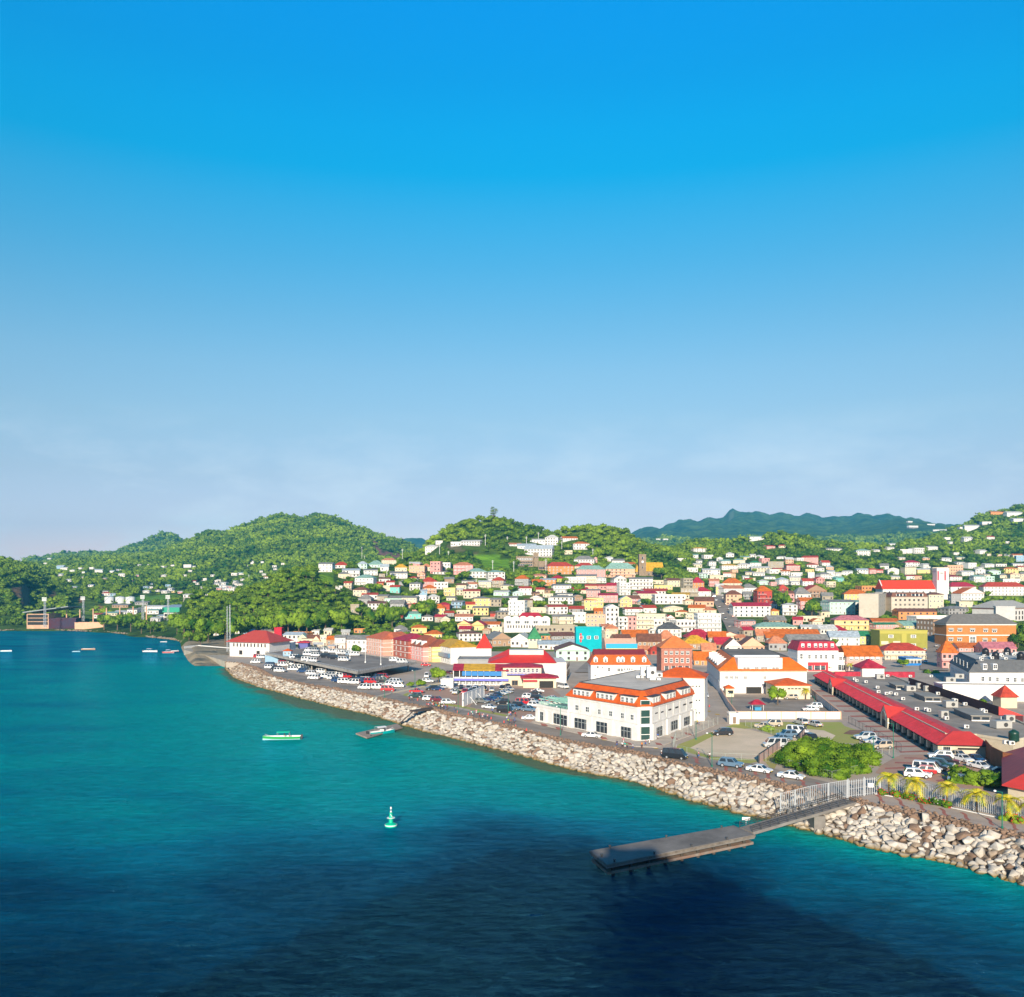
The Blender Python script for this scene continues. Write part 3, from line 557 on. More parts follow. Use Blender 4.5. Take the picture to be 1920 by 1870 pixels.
# right of the church
batch(1100, 940, 4.8, '''-90 170 615 685 30 h p m yaw=2 cols=8;172 435 610 690 45 h k m yaw=2 cols=7;165 235 510 545 10 h w w;230 342 535 565 14 g w g;342 440 565 585 14 g w o;0 80 680 740 14 h c g;85 175 695 740 12 h w w;245 360 700 750 25 f w g
385 595 700 800 12 g w g balc=True;0 180 760 800 12 g p r;180 275 760 820 20 g p R;295 395 740 850 6 t w w;0 120 805 870 10 g p g;110 280 845 915 14 g p R;0 150 880 985 6 t y y;460 640 830 900 18 g c R
520 740 810 840 18 g w r;615 890 850 930 10 t w w yaw=2 kind=dark cols=7;770 920 840 880 14 g c y;600 690 720 750 8 t c w;610 770 765 800 8 t y w;870 955 700 790 8 t s w;955 1058 735 785 40 h o R;850 1000 790 860 8 t s w
990 1120 810 860 30 h w R;975 1140 900 950 30 g k n;920 1060 960 1005 22 g c o;1050 1170 980 1010 22 h c c;690 870 960 1000 16 f c g;510 630 960 1010 20 g w r;345 500 970 1030 12 g w r;170 290 960 1130 25 f w w floors=4 kind=dark
70 175 990 1020 22 g o o;0 165 1025 1130 6 t k k;285 370 1050 1160 8 t w w;370 450 1045 1160 6 t p w;455 700 1030 1160 12 t c w balc=True cols=7;605 710 1075 1165 10 t w w;710 795 1055 1090 25 f w r;645 850 1150 1230 45 h w d balc=True yaw=-4
805 985 1080 1180 10 t w w balc=True;890 990 1020 1080 8 t c w;1000 1210 1020 1180 8 t w w cols=6 yaw=1;1320 1655 945 1045 25 g w R cols=7 kind=arch yaw=1;1380 1525 1080 1150 10 g p g;1165 1230 770 850 22 g y w;1230 1420 785 860 22 g w c cols=6
1225 1395 740 760 35 h c o;1255 1395 840 940 30 h k n;1400 1530 780 820 30 h w g;1535 1670 810 920 38 h r o;1770 1870 830 910 20 g p n;1765 1895 935 1030 14 h w w;1715 1815 790 810 30 f r r
962 1080 425 460 10 h w y;1056 1140 490 520 8 t w w;960 1005 485 515 8 g w m;1255 1325 475 505 12 h w w;1170 1225 515 540 10 f w w;1210 1300 540 565 12 g w m;1320 1425 530 560 12 h c m;1385 1460 505 530 10 g c m;1463 1520 485 505 8 g w w
1520 1595 495 515 10 h w w;1470 1600 320 355 8 g w m;1216 1358 578 620 12 h w y;1362 1470 570 605 12 h w w;1472 1572 555 590 14 h w G;1575 1650 520 560 8 t p w;1635 1770 550 610 8 t s g;1800 1920 580 630 14 h p r;965 1040 570 600 10 g c w
905 1000 605 640 8 t w w;1045 1200 620 665 12 g w w;1110 1230 675 710 10 t c g;1230 1300 650 685 10 g w c;1015 1090 655 695 10 g m w;1485 1645 600 640 12 g c w;1500 1600 650 675 8 g w w;1645 1730 620 655 8 t w w;1755 1830 630 670 10 g w o
1600 1720 680 705 8 g w g;1553 1640 720 755 12 h m w;1840 1920 650 680 10 t w g;1830 1900 690 720 8 t y w;1840 1920 727 757 8 g w w;-5 65 525 580 14 h w g;66 95 515 555 12 f p g;625 662 340 350 4 t w w;690 735 340 350 4 t w w
330 560 1225 1260 50 g c o yaw=3;250 400 1245 1275 30 g n n;460 670 1265 1310 55 g n n yaw=-4;650 800 1240 1300 60 h k c;870 1110 1280 1340 55 h n y yaw=2;900 1140 1232 1262 55 h r R yaw=0;1100 1250 1225 1290 40 g n o;1200 1370 1215 1260 30 f c o
1340 1430 1230 1262 20 g n c;1160 1310 1290 1340 50 g n R;1245 1395 1310 1360 60 f w n yaw=0;1380 1600 1310 1350 70 f k n yaw=0;1040 1160 1340 1400 50 g k c;970 1120 1430 1480 60 g o o;450 560 1340 1380 30 g o c;575 680 1345 1385 30 h r r
1410 1500 1160 1215 25 g s R;1520 1895 1130 1180 30 h c m yaw=0 dep=16;1640 1800 1075 1110 35 g n g;1620 1860 1230 1280 60 g g o dep=20 yaw=0;1640 1800 1280 1350 50 h g c yaw=0;1530 1650 1210 1270 45 g s c;1660 1760 1060 1080 12 g c c
820 890 520 545 8 t w w;1090 1160 590 615 8 g w w;1680 1760 610 640 8 g c r;1430 1500 640 665 8 g c g;1710 1790 500 520 6 g w w;1620 1700 405 425 8 g p r;1730 1790 400 420 8 g c r;1480 1540 700 718 6 t c g;1300 1340 660 690 8 t k g''')
batch(1480, 940, 4.364, '''455 635 760 810 30 h y o;325 545 825 930 15 g m g dep=16 yaw=8;545 725 865 920 28 h o r;540 670 825 865 10 g w m;590 730 700 780 8 t o w;50 180 760 800 45 h w g;130 310 735 790 40 f n r;110 290 955 990 15 t c w
375 645 975 1060 30 h y p yaw=-6 cols=5;590 735 930 970 40 h w R;685 890 985 1050 20 g k o;700 925 1010 1072 12 g p G;925 1160 1020 1075 30 g y m;445 650 1105 1175 30 g y G;340 570 1115 1190 40 g w b yaw=-8;250 400 1050 1090 30 g w w;330 470 1060 1085 30 h r R
100 240 1030 1060 15 g w w;0 250 1095 1130 35 g o o yaw=0;0 330 1150 1195 45 g c g yaw=0;780 1110 1220 1300 45 h c r cols=7 yaw=-2;895 1205 905 975 20 g o n cols=6;1030 1380 950 1035 12 t w w cols=7;1140 1265 765 880 15 h c n floors=3;1310 1540 700 765 30 h w R cols=5
1395 1605 755 815 40 f w o;1325 1400 770 840 8 t g g;1600 1925 700 775 30 h w r;1293 1480 880 930 18 h g g;1395 1500 830 870 8 t c g;1175 1290 980 1110 8 t n w dep=20;1250 1375 1240 1370 75 h p o yaw=-4;1390 1600 1200 1235 30 g p o;1600 1850 1205 1250 40 g p p
105 232 460 500 12 g p r;145 240 520 545 10 h w r;135 200 565 585 8 t y w;155 205 590 632 8 t w w;25 110 590 612 6 t w g;5 90 625 682 10 g c w;556 645 562 597 10 g w b;656 712 560 595 8 g p r;714 765 567 587 8 g p r;430 515 577 610 8 g w w
380 450 630 662 12 g t m;338 378 615 642 6 t w w;378 428 590 615 8 g w w;835 905 620 640 8 g c w;550 660 405 445 12 h w m;300 445 390 405 8 g w g;690 745 400 415 6 g w w;910 1010 400 432 8 t w w;1020 1110 388 430 8 t w w;1130 1220 375 400 8 g w w
950 1066 502 536 15 h w R;1090 1150 465 482 6 h k w;945 1040 550 602 8 t c w;1050 1175 562 592 10 g y w;1180 1292 548 605 10 t c c;1298 1420 530 602 10 t k w;1245 1330 470 492 8 g w w;1310 1420 617 652 10 h w R;1410 1515 580 612 10 g w w;1510 1606 617 667 10 g w m
1610 1680 622 662 8 t m w;1635 1730 572 602 10 h m w;1762 1870 552 592 10 h y o;1758 1880 642 672 8 t w n;1860 1920 452 497 8 t b w;1650 1755 90 112 8 g o c;1780 1910 95 120 10 g w w;1650 1790 60 77 20 h w w;1835 1920 147 167 8 g w w;1580 1655 172 192 8 t w w
1440 1550 205 237 10 g w w;1395 1450 215 232 6 t w w;1430 1500 302 327 10 g w w;1615 1685 292 312 8 g w r;1270 1320 300 318 5 t w w;1310 1340 335 352 5 g w w;1770 1800 335 347 4 t w w;970 1010 165 173 3 t w w;975 1060 202 215 4 t w w;1130 1190 188 196 3 t w w;1180 1290 235 245 4 t w w
1510 1540 410 426 5 g c w;1555 1620 405 432 8 g w w;1345 1390 425 442 5 t w w;1620 1650 436 450 4 t c g;1700 1740 437 450 4 g k w;1600 1680 517 542 7 g w w;1540 1595 545 560 5 g w w;1690 1780 520 537 6 t w w;1370 1440 460 478 6 g c m;1440 1530 700 720 10 g w g;1835 1915 440 462 8 g c o;1790 1850 435 452 4 t w w
60 120 470 490 6 t w w;1835 1920 515 535 6 g w w;800 870 380 395 6 g w w;900 950 465 480 6 g c w;820 890 350 362 5 g w w;1370 1440 500 520 6 g w g;1560 1640 600 618 6 g c g''')
# small houses scattered over the far left slope: centre column, base row, width
far = '''450 508 70 b;480 518 60 w;540 530 45 w;450 562 50 w;600 512 35 w;685 512 45 w;740 535 65 w;840 536 45 w;890 526 40 w;912 566 65 w;1035 568 40 p;780 592 40 p;515 603 50 w;555 656 40 w;680 644 50 w;612 583 38 w;625 543 30 w;835 631 25 p;950 634 25 p;990 651 20 b;1005 607 30 w;1045 487 30 w;1117 486 30 w;1215 503 45 w;1293 490 40 w;1405 500 70 r;1455 499 25 w;1425 532 35 r;1490 534 25 w;1385 567 35 w;1225 569 50 w;1190 543 25 w;1075 527 25 w;945 519 25 b;990 499 25 w;1090 655 45 b;1130 627 35 b;1130 655 35 w;1260 643 45 b;1265 673 60 w;1230 692 60 w;1300 687 35 y;1350 693 45 p;1340 611 25 w;1455 612 35 r;1530 598 50 r;1480 627 35 w;1595 567 45 w;1640 605 40 w;1615 627 45 w;1665 648 50 w;1683 625 40 w;1755 612 35 b;1770 633 60 w;1750 660 40 w;1755 560 50 t;1810 552 50 t;1560 706 50 w;1400 726 70 w;1455 672 25 w;1690 668 50 w;790 690 50 w;795 710 70 r;845 712 50 b;900 690 25 w;880 494 20 w;1890 462 30 w;370 441 40 w;340 476 40 w;1095 690 60 w;1180 680 40 w;1520 655 35 w'''
for t in far.replace('\n', ';').split(';'):
    a = t.split(); cx, yb, w, c = float(a[0])/4, 940+float(a[1])/4, float(a[2])/4*.8, a[3]
    k = {'r':('w','r'),'b':('b','b'),'t':('w','m'),'y':('y','w'),'p':('p','w'),'w':('w',random.choice('wwgwb'))}[c]
    house(cx-w/2, cx+w/2, yb-w*.36, yb, w*.12, random.choice('gght'), *k, yaw=random.uniform(-20,20), dep=7, kind='dark')
far = '''440 556 30 w;350 568 30 w;320 588 30 w;625 575 30 w;550 598 40 w;557 620 40 w;187 672 60 t;240 663 50 t;455 668 40 w;430 642 30 w;470 696 50 o;185 738 50 w;85 755 60 w;30 758 50 w;90 780 60 w;240 762 60 w;140 784 50 p;20 732 40 w;50 800 50 p;160 812 60 w;260 718 40 w'''
for t in far.split(';'):
    a = t.split(); cx, yb, w, c = 400+float(a[0])/4.8, 940+float(a[1])/4.8, float(a[2])/4.8*.9, a[3]
    k = {'o':('w','o'),'t':('w','b'),'p':('p','w'),'w':('w',random.choice('wwgb'))}[c]
    house(cx-w/2, cx+w/2, yb-w*.36, yb, w*.12, random.choice('gght'), *k, yaw=random.uniform(-20,20), dep=7, kind='dark')
# ---------------------------------------------------------------- the buildings one can read one by one
_S = {}
def split(kind, glass):
    k = (kind, glass)
    if k not in _S:
        src = winmesh(kind); b = MB(); gi = [i for i, m in enumerate(src.materials) if m is GLASS or m.name.startswith(('window_glass','dark_opening'))]
        for p in src.polygons:
            if (p.material_index in gi) == glass: b.poly([src.vertices[v].co[:] for v in p.vertices], src.materials[p.material_index])
        _S[k] = b.me('window_'+kind+('_pane' if glass else '_frame')) if b.f else None
    return _S[k]
def hit_edge(p0, p1, px):
    k = (px-CX)/F; dx, dy = p1[0]-p0[0], p1[1]-p0[1]; return (k*p0[1]-p0[0])/(dx-k*dy)
class Hero:
    def __init__(s, name, label, cat, foot, z0, zt, wall, below=3.):
        s.foot = foot; s.cx = sum(p[0] for p in foot)/len(foot); s.cy = sum(p[1] for p in foot)/len(foot); s.z0, s.zt = z0, zt
        s.root = thing(name, label, cat, (s.cx, s.cy, z0)); s.wm = wallmat(wall) if isinstance(wall, str) else wall
        s.l = [s.L(p) for p in foot]; MB().prism(s.l, -below, zt-z0, s.wm).ob('wall', s.root)
        P = [proj(p[0], p[1], z) for p in foot for z in (z0, zt)]; m = min(p[1] for p in foot)
        occupy(min(q[0] for q in P), max(q[0] for q in P), min(q[1] for q in P)-10, max(q[1] for q in P)-1, m)
        FOOT.append((s.cx, s.cy, max(math.hypot(p[0]-s.cx, p[1]-s.cy) for p in foot)))
    def L(s, p, z=None): return (p[0]-s.cx, p[1]-s.cy) if z is None else (p[0]-s.cx, p[1]-s.cy, z-s.z0)
    def flat(s, mat=None, rise=.7, wall=None): put_roof(s.root, s.l, s.zt-s.z0, rise, 't', mat or CONC, wall=wall or s.wm, flat=mat or CONC); return s
    def mans(s, rise, inset, mat, flat=None, over=.4): put_roof(s.root, s.l, s.zt-s.z0, rise, 'm', mat, over, inset=inset, flat=flat); return s
    def hip(s, rise, mat, over=.6, th=.2, gable=False, ridge_in=.48):
        """four cornered outline: ridge along the longer way"""
        P = offset(s.l, over); a = math.hypot(P[1][0]-P[0][0], P[1][1]-P[0][1]); c = math.hypot(P[2][0]-P[1][0], P[2][1]-P[1][1])
        if a < c: P = P[1:]+P[:1]; a, c = c, a
        m0 = ((P[3][0]+P[0][0])/2, (P[3][1]+P[0][1])/2); m1 = ((P[1][0]+P[2][0])/2, (P[1][1]+P[2][1])/2); k = 0 if gable else min(c*ridge_in/a, .49)
        r0 = (m0[0]+(m1[0]-m0[0])*k, m0[1]+(m1[1]-m0[1])*k); r1 = (m1[0]+(m0[0]-m1[0])*k, m1[1]+(m0[1]-m1[1])*k); z = s.zt-s.z0
        vs = [(p[0],p[1],z-.12) for p in P]+[(p[0],p[1],z+th-.1) for p in P]+[(*r0,z+rise),(*r1,z+rise)]
        MB().mesh(vs, [(3,2,1,0),(0,1,5,4),(1,2,6,5),(2,3,7,6),(3,0,4,7),(4,5,9,8),(5,6,9),(6,7,8,9),(7,4,8)], mat).ob('roof', s.root); return s
    def wins(s, p0, p1, rects, kind='sash', name=None, f=None, out=0.):
        """rects: photo rectangles (x0, x1, y0, y1) on the wall from p0 to p1"""
        L_ = math.hypot(p1[0]-p0[0], p1[1]-p0[1]); a = math.atan2(p1[1]-p0[1], p1[0]-p0[0]); nx, ny = math.sin(a), -math.cos(a)
        for r in rects:
            if f: r = (*[f[0]+q/f[2] for q in r[:2]], *[f[1]+q/f[2] for q in r[2:]])
            t0, t1 = hit_edge(p0, p1, r[0]), hit_edge(p0, p1, r[1]); t = (t0+t1)/2; x, y = p0[0]+(p1[0]-p0[0])*t, p0[1]+(p1[1]-p0[1])*t
            za, zb = H-(r[3]-HY)*y/F, H-(r[2]-HY)*y/F
            s.win(x+nx*out, y+ny*out, (za+zb)/2, abs(t1-t0)*L_, zb-za, kind, a, name)
        return s
    def win(s, x, y, z, w, h, kind, a, name=None):
        fr = split(kind, False); pn = split(kind, True); o = inst(name or ('door' if kind == 'door' else 'window'), fr or pn, s.root, s.L((x, y), z), a, (w, 1, h))
        if fr and pn: inst('pane', pn, o)
        return o
    def row(s, p0, p1, n, z, w, h, kind='sash', t0=.06, t1=.94, out=0.):
        a = math.atan2(p1[1]-p0[1], p1[0]-p0[0])
        for i in range(n):
            t = t0+(t1-t0)*((i+.5)/n); s.win(p0[0]+(p1[0]-p0[0])*t+math.sin(a)*out, p0[1]+(p1[1]-p0[1])*t-math.cos(a)*out, s.z0+z, w, h, kind, a)
        return s
    def box(s, name, p0, p1, t0, t1, o0, o1, z0, z1, mat):
        """block on the wall p0-p1 between the fractions t0..t1, standing out from o0 to o1"""
        a = math.atan2(p1[1]-p0[1], p1[0]-p0[0]); n = (math.sin(a), -math.cos(a)); f = lambda t, o: (p0[0]+(p1[0]-p0[0])*t+n[0]*o-s.cx, p0[1]+(p1[1]-p0[1])*t+n[1]*o-s.cy)
        b = MB(); b.prism([f(t0,o0), f(t1,o0), f(t1,o1), f(t0,o1)], z0, z1, mat); return b.ob(name, s.root)
    def band(s, z, h=.3, out=.18, mat=None):
        P = offset(s.l, out); b = MB(); b.prism(P, z, z+h, mat or s.wm); b.ob('cornice', s.root); return s
TERRA = surf('orange_tiles', (.72,.12,.015), .6, .2, .6, bump=.03)
REDMETAL = roofmat("r")
def para(p0, p1, d):
    a = math.atan2(p1[1]-p0[1], p1[0]-p0[0]); n = (-math.sin(a)*d, math.cos(a)*d); return [p0, p1, (p1[0]+n[0], p1[1]+n[1]), (p0[0]+n[0], p0[1]+n[1])]

# A: the white corner building with the orange mansard
Z1 = (980, 1180, 5.053)
A0, C1, C2, B0 = gp(1065,1364), gp(1196,1390), gp(1222,1389), gp(1299,1360)
D0 = (37.5, 289.); E0 = (56., 287.)
h = Hero('corner_building', 'big white corner building with orange mansard roof behind the boulder seawall', 'shopping building', [A0, C1, C2, B0, E0, D0], G, 13.4, 'w')
h.mans(3.5, 2.6, TERRA, surf('flat_roof_grey', (.74,.65,.54), .9, .25, .12, col2=(.50,.44,.37)), over=.55)
for z in (4.3, 8.1): h.band(z, .28, .16)
h.wins(A0, C1, [(490,630,850,945),(695,855,885,985),(930,1055,930,1030)], 'shop', f=Z1)
h.wins(A0, C1, [(498,535,718,768),(596,632,735,785),(714,750,758,808),(818,855,775,825),(930,962,793,845),(1022,1055,808,860)], 'sash', f=Z1)
h.wins(C2, B0, [(1262,1325,925,1015),(1385,1470,870,955),(1525,1602,828,905)], 'shop', f=Z1)
h.wins(C2, B0, [(1255,1280,790,800),(1310,1335,778,790),(1380,1408,755,770),(1445,1475,733,748),(1520,1550,707,720),(1580,1610,688,702)], 'shade', f=Z1)
for (a, b_), p0, p1 in (((480,640),A0,C1),((700,865),A0,C1),((930,1060),A0,C1),((1225,1300),C2,B0),((1350,1445),C2,B0),((1495,1585),C2,B0)):
    t0, t1 = hit_edge(p0, p1, 980+a/5.053), hit_edge(p0, p1, 980+b_/5.053)
    o = h.box('dormer', p0, p1, t0, t1, .12, -3.4, 8.7, 11.0, h.wm); h.box('dormer_roof', p0, p1, t0-.012, t1+.012, .35, -3.6, 11.0, 11.15, DARK)
    n = 4 if (a > 600 or a < 700) and p0 is A0 and a < 900 else 3; L_ = math.hypot(p1[0]-p0[0], p1[1]-p0[1])*(t1-t0); al = math.atan2(p1[1]-p0[1], p1[0]-p0[0])
    for i in range(n):
        t = t0+(t1-t0)*(i+.5)/n; h.win(p0[0]+(p1[0]-p0[0])*t+math.sin(al)*.12, p0[1]+(p1[1]-p0[1])*t-math.cos(al)*.12, G+9.95, L_/n*.62, 1.5, 'sash', al)
a = math.atan2(C2[1]-C1[1], C2[0]-C1[0]); cc = ((C1[0]+C2[0])/2, (C1[1]+C2[1])/2)
GREENGL = plain('green_glass', (.03,.075,.065), .1, spec=.8)
b = MB(); b.box(-1.25,1.25,-.35,.2,.2,10.4, GREENGL)
for z in (.2,1.6,3.6,4.2,6.0,7.8,8.6,10.2): b.box(-1.3,1.3,-.42,-.352,z,z+.14, WHITE)
for z in (3.7, 8.0): b.box(-1.32,1.32,-.45,-.43,z,z+.5, WHITE)
for x in (-1.3,1.18): b.box(x,x+.12,-.46,-.43,.2,10.4, WHITE)
o = b.ob('glass_stair_tower', h.root, h.L(cc, G)); o.rotation_euler = (0,0,a)
for p0, p1, ts in ((A0, C1, (0.,.30,.60,.93)), (C2, B0, (.0,.33,.64,.93))):
    for t in ts: h.box('pilaster', p0, p1, t, t+.07, .45, .02, 0, 4.2, h.wm)
for p0, p1, n in ((A0,C1,6),(C2,B0,6)):
    for i in range(n+1): h.box('downpipe_band', p0, p1, min(.985, i/n*.985), min(.998, i/n*.985+.012), .10, .01, 4.7, 8.6, h.wm)
# plant on its roof
def rooftop_box(name, x, y, z, w, d, hh, col, label, cat, grp=None, rz=0.):
    b = MB(); m = plain(col[0], col[1], .6); b.box(-w/2,w/2,-d/2,d/2,.15,hh, m)
    for sx in (-.8, .8):
        for sy in (-.8, .8): b.box(sx*w/2-.05, sx*w/2+.05, sy*d/2-.05, sy*d/2+.05, 0, .16, DARK)
    o = b.ob(name, None, (x, y, z)); o.rotation_euler = (0,0,rz)
    b = MB(); b.lathe([(.3*min(w,hh,1.8),0),(.3*min(w,hh,1.8),.05)], DARK, 12)
    f = b.ob('fan_grille', o, (w*.1, -d/2-.01, .15+(hh-.15)/2)); f.rotation_euler = (R(90),0,0)
    return tag(o, label, cat, grp)
rz17 = 17.2
for i, (px, py, w, d, hh) in enumerate([(1209,1268,2.6,2,2.8),(1221,1272,2.6,2,3.4),(1234,1270,2.2,2,1.4),(1199,1272,2,2,.9),(1228,1276,3,1.4,.8)]):
    x, y = gp(px, py, 17.1); rooftop_box('air_handler', x, y, 17.05, w, d, hh, ('unit_white', (.7,.69,.66)), ['tall white air handler on the grey roof of the corner building','widest tall white air handler on the corner building roof','white cube plant unit right of the tall air handlers on the corner building','low white plant box left of the air handlers on the corner building','long low plant box in front of the air handlers on the corner building'][i], 'air handler', 'air handlers on the corner building')
# white stair wing with orange roof behind it
W0, W1 = gp(1292,1352), gp(1321,1353)
h = Hero('wing_building', 'tall plain white block with orange hipped roof right behind the corner building', 'building', para((W1[0]-13.5, W1[1]+4), W1, 11), G, 17.1, 'w'); h.hip(2.4, TERRA, .4)
h.wins((W1[0]-13.5, W1[1]+4), W1, [(1607,1620,535,547),(1640,1653,535,547),(1668,1682,535,547),(1640,1653,668,680),(1668,1682,668,680),(1640,1653,787,799),(1668,1682,787,799)], 'pane', f=Z1)
# annex with green terrace
X0, X1 = gp(1006,1352), gp(1064,1365); ft = para(X0, X1, 13)
h = Hero('terrace_annex', 'low white shop annex with mint green railings on its roof terrace', 'shop', ft, G, 8.9, 'w'); h.flat(surf('terrace_deck', (.30,.42,.36), .8, .2, .5), .6); h.band(3.5, .25, .12)
h.wins(X0, X1, [(165,230,788,870),(285,425,808,905)], 'shop', f=Z1)
for t in (0., .26, .47): h.box('pilaster', X0, X1, t, t+.09, .4, .02, 0, 3.5, h.wm)
MINT = plain('mint_paint', (.30,.62,.48), .6); b = MB(); P = offset(h.l, -.6); n = 4
for i in range(n):
    p, q = P[i], P[(i+1)%n]; L_ = math.hypot(q[0]-p[0], q[1]-p[1]); k = int(L_/.7)
    for j in range(k): t = j/k; b.tube((p[0]+(q[0]-p[0])*t, p[1]+(q[1]-p[1])*t, 4.5), (p[0]+(q[0]-p[0])*t, p[1]+(q[1]-p[1])*t, 5.6), .05, .05, MINT, 5)
    b.tube((*p,5.6), (*q,5.6), .07, .07, MINT, 5)
b.ob('railing', h.root)
b = MB()
for i in range(9): t = i/8.; p = (P[0][0]*(1-t)+P[3][0]*t, P[0][1]*(1-t)+P[3][1]*t); q = (P[1][0]*(1-t)+P[2][0]*t, P[1][1]*(1-t)+P[2][1]*t); b.tube((*p,6.6+.3*math.sin(i)), (*q,6.6), .16, .16, MINT, 5)
b.ob('pergola', h.root)

# C: white building with the orange skirt roof round a dark flat roof
Z2 = (1300, 1160, 5.647)
c0 = (75.9, 331.); c1 = (107.6, 331.); c3 = (82.6, 384.); c2 = (112., 384.)
h = Hero('warehouse', 'broad white building with orange skirt roof around a dark flat top', 'office building', [c0,c1,c2,c3], G, 13., 'w')
h.mans(4.3, 5.2, surf('orange_tiles_bright', (.74,.17,.015), .6, .2, .6, bump=.03), surf('tar_roof', (.26,.225,.19), .95, .25, .1), over=.6)
h.band(7.9, .25, .14, wallmat('k'))
h.wins(c0, c1, [(332,375,610,638),(385,425,610,638),(435,478,610,638),(532,570,610,640),(738,775,610,640)], 'grille', f=Z2)
h.wins(c0, c1, [(560,720,725,800),(750,780,670,725)], 'shade', f=Z2)
t0, t1 = hit_edge(c0, c1, 1383.5), hit_edge(c0, c1, 1467)
h.box('roof_terrace', c0, c1, t0, t1, .1, -7., 8.5, 12.9, h.wm); h.box('parapet_slab', c0, c1, t0-.005, t1+.005, -4.2, -7.2, 12.9, 13.5, WHITE)
h.wins(c0, c1, [(520,605,515,540),(645,695,512,540),(705,790,512,540),(825,915,515,540)], 'grille', f=Z2, out=.12)
for i in range(5):
    t = .14+.13*i; x, y = c3[0]+(c0[0]-c3[0])*t*1.15, c3[1]+(c0[1]-c3[1])*t*1.15; b = MB()
    b.mesh([(-1.6,-1.3,0),(-1.6,1.3,0),(2.4,1.3,0),(2.4,-1.3,0),(-1.6,0,3.0),(2.4,0,3.0)], [(0,1,4),(1,2,5,4),(2,3,5),(3,0,4,5),(0,3,2,1)], WHITE); b.ob('dormer', h.root, h.L((x+1.7, y), 13.3))
for i in range(9):
    t = (i+.5)/9.; al = math.atan2(c0[1]-c3[1], c0[0]-c3[0]); h.win(c3[0]+(c0[0]-c3[0])*t, c3[1]+(c0[1]-c3[1])*t, 8, 2.4, 1.6, 'grille', al)
yx0, yx1 = gp(1454,1311), gp(1519,1311)
h = Hero('annex', 'low cream annex with orange hipped roof in front of the broad white building', 'annex', para((yx0[0],yx0[1]), yx1, 12), G, 9.3, 'c'); h.hip(2.0, TERRA, .5)
h.wins(yx0, yx1, [(998,1026,738,750),(1035,1063,738,750),(1073,1101,738,750),(1110,1138,738,750)], 'pane', f=Z2)
g0, g1 = gp(1361,1307), gp(1376,1307)
h = Hero('guard_hut', 'small cream guard hut with orange roof inside the walled yard', 'hut', para(g0, g1, 3.2), G, 7.6, 'c'); h.hip(1.1, TERRA, .35); h.wins(g0, g1, [(365,422,762,795)], 'pane', f=Z2)
k0, k1 = gp(1410,1332.5), gp(1433,1332.5)
kr = thing('kiosk', 'open kiosk with crimson roof and blue counter inside the walled yard', 'kiosk', (*k0, G)); w = k1[0]-k0[0]
b = MB(); 
for x in (.2, w-.2):
    for y in (.2, 2.8): b.tube((x,y,0),(x,y,1.9),.08,.08,WHITE,6)
b.ob('post', kr); MB().box(.9,w-.9,0,2.6,0,1.0, plain('blue_paint',(.03,.28,.5))).ob('counter', kr)
MB().mesh([(-.5,-.5,1.9),(w+.5,-.5,1.9),(w+.5,3.4,1.9),(-.5,3.4,1.9),(w*.35,1.5,3.3),(w*.65,1.5,3.3)], [(3,2,1,0),(0,1,5,4),(1,2,5),(2,3,4,5),(3,0,4)], roofmat('R')).ob('roof', kr)

# walls and fences
def wall_run(name, label, pts, hgt, th, mat, cat='wall', panel=None, z=G):
    root = thing(name, label, cat, (*pts[0], z)); b = MB(); q = MB()
    for (ax, ay), (bx, by) in zip(pts[:-1], pts[1:]):
        L_ = math.hypot(bx-ax, by-ay); al = math.atan2(by-ay, bx-ax); M = Matrix.Translation((ax-pts[0][0], ay-pts[0][1], 0)) @ Matrix.Rotation(al, 4, 'Z')
        b.box(0, L_, -th/2, th/2, -.5, hgt, mat, M); k = max(1, int(L_/4.2))
        for i in range(k+1): q.box(L_*i/k-.15, L_*i/k+.15, -th/2-.08, th/2+.08, -.5, hgt+.02, panel or mat, M)
        q.box(0.16, L_-.16, -th/2-.1, th/2+.1, hgt, hgt+.14, panel or mat, M)
    b.ob('panel', root); q.ob('coping', root); return root
wall_run('yard_wall', 'long white boundary wall with peach piers in front of the yard', [gp(1351,1302), gp(1366,1328), gp(1381,1348), gp(1576,1348.5), gp(1521,1303)], 2.1, .25, wallmat('w'), panel=wallmat('k'))
def mesh_fence(name, label, pts, hgt, mat, gap=.5, r=.009, post=3.2, rails=2, cat='fence', zs=None, pr=.04):
    root = thing(name, label, cat, (*pts[0], (zs or [G])[0])); pp = MB(); mm = MB(); zs = zs or [G]*len(pts); z0 = zs[0]
    for i in range(len(pts)-1):
        a = Vector((*pts[i], zs[i]))-Vector((*pts[0], z0)); c = Vector((*pts[i+1], zs[i+1]))-Vector((*pts[0], z0)); L_ = (c-a).length; k = max(1, int(L_/post)); up = Vector((0,0,hgt))
        for j in range(k+1): p = a.lerp(c, j/k); pp.tube(p-Vector((0,0,.6)), p+up, pr, pr, mat, 6)
        for j in range(rails): z = Vector((0,0,hgt*(.12+.86*j/max(1,rails-1)))); pp.tube(a+z, c+z, .03, .03, mat, 5)
        n = int(L_/gap)
        for j in range(n):
            p = a.lerp(c, (j+.5)/n); mm.tube(p+Vector((0,0,.05)), p+up*.98, r, r, mat, 3)
    pp.ob('post', root); mm.ob('infill', root); return root
LINKM = plain('chain_link', (.42,.46,.42), .6, .3)
mesh_fence('wire_fence', 'grey wire fence around the green thicket by the seawall', [gp(1436,1429),gp(1462,1436),(gp(1500,1448)),gp(1560,1464),gp(1608,1452),gp(1640,1424),gp(1668,1414)], 1.9, LINKM, .5, .009)
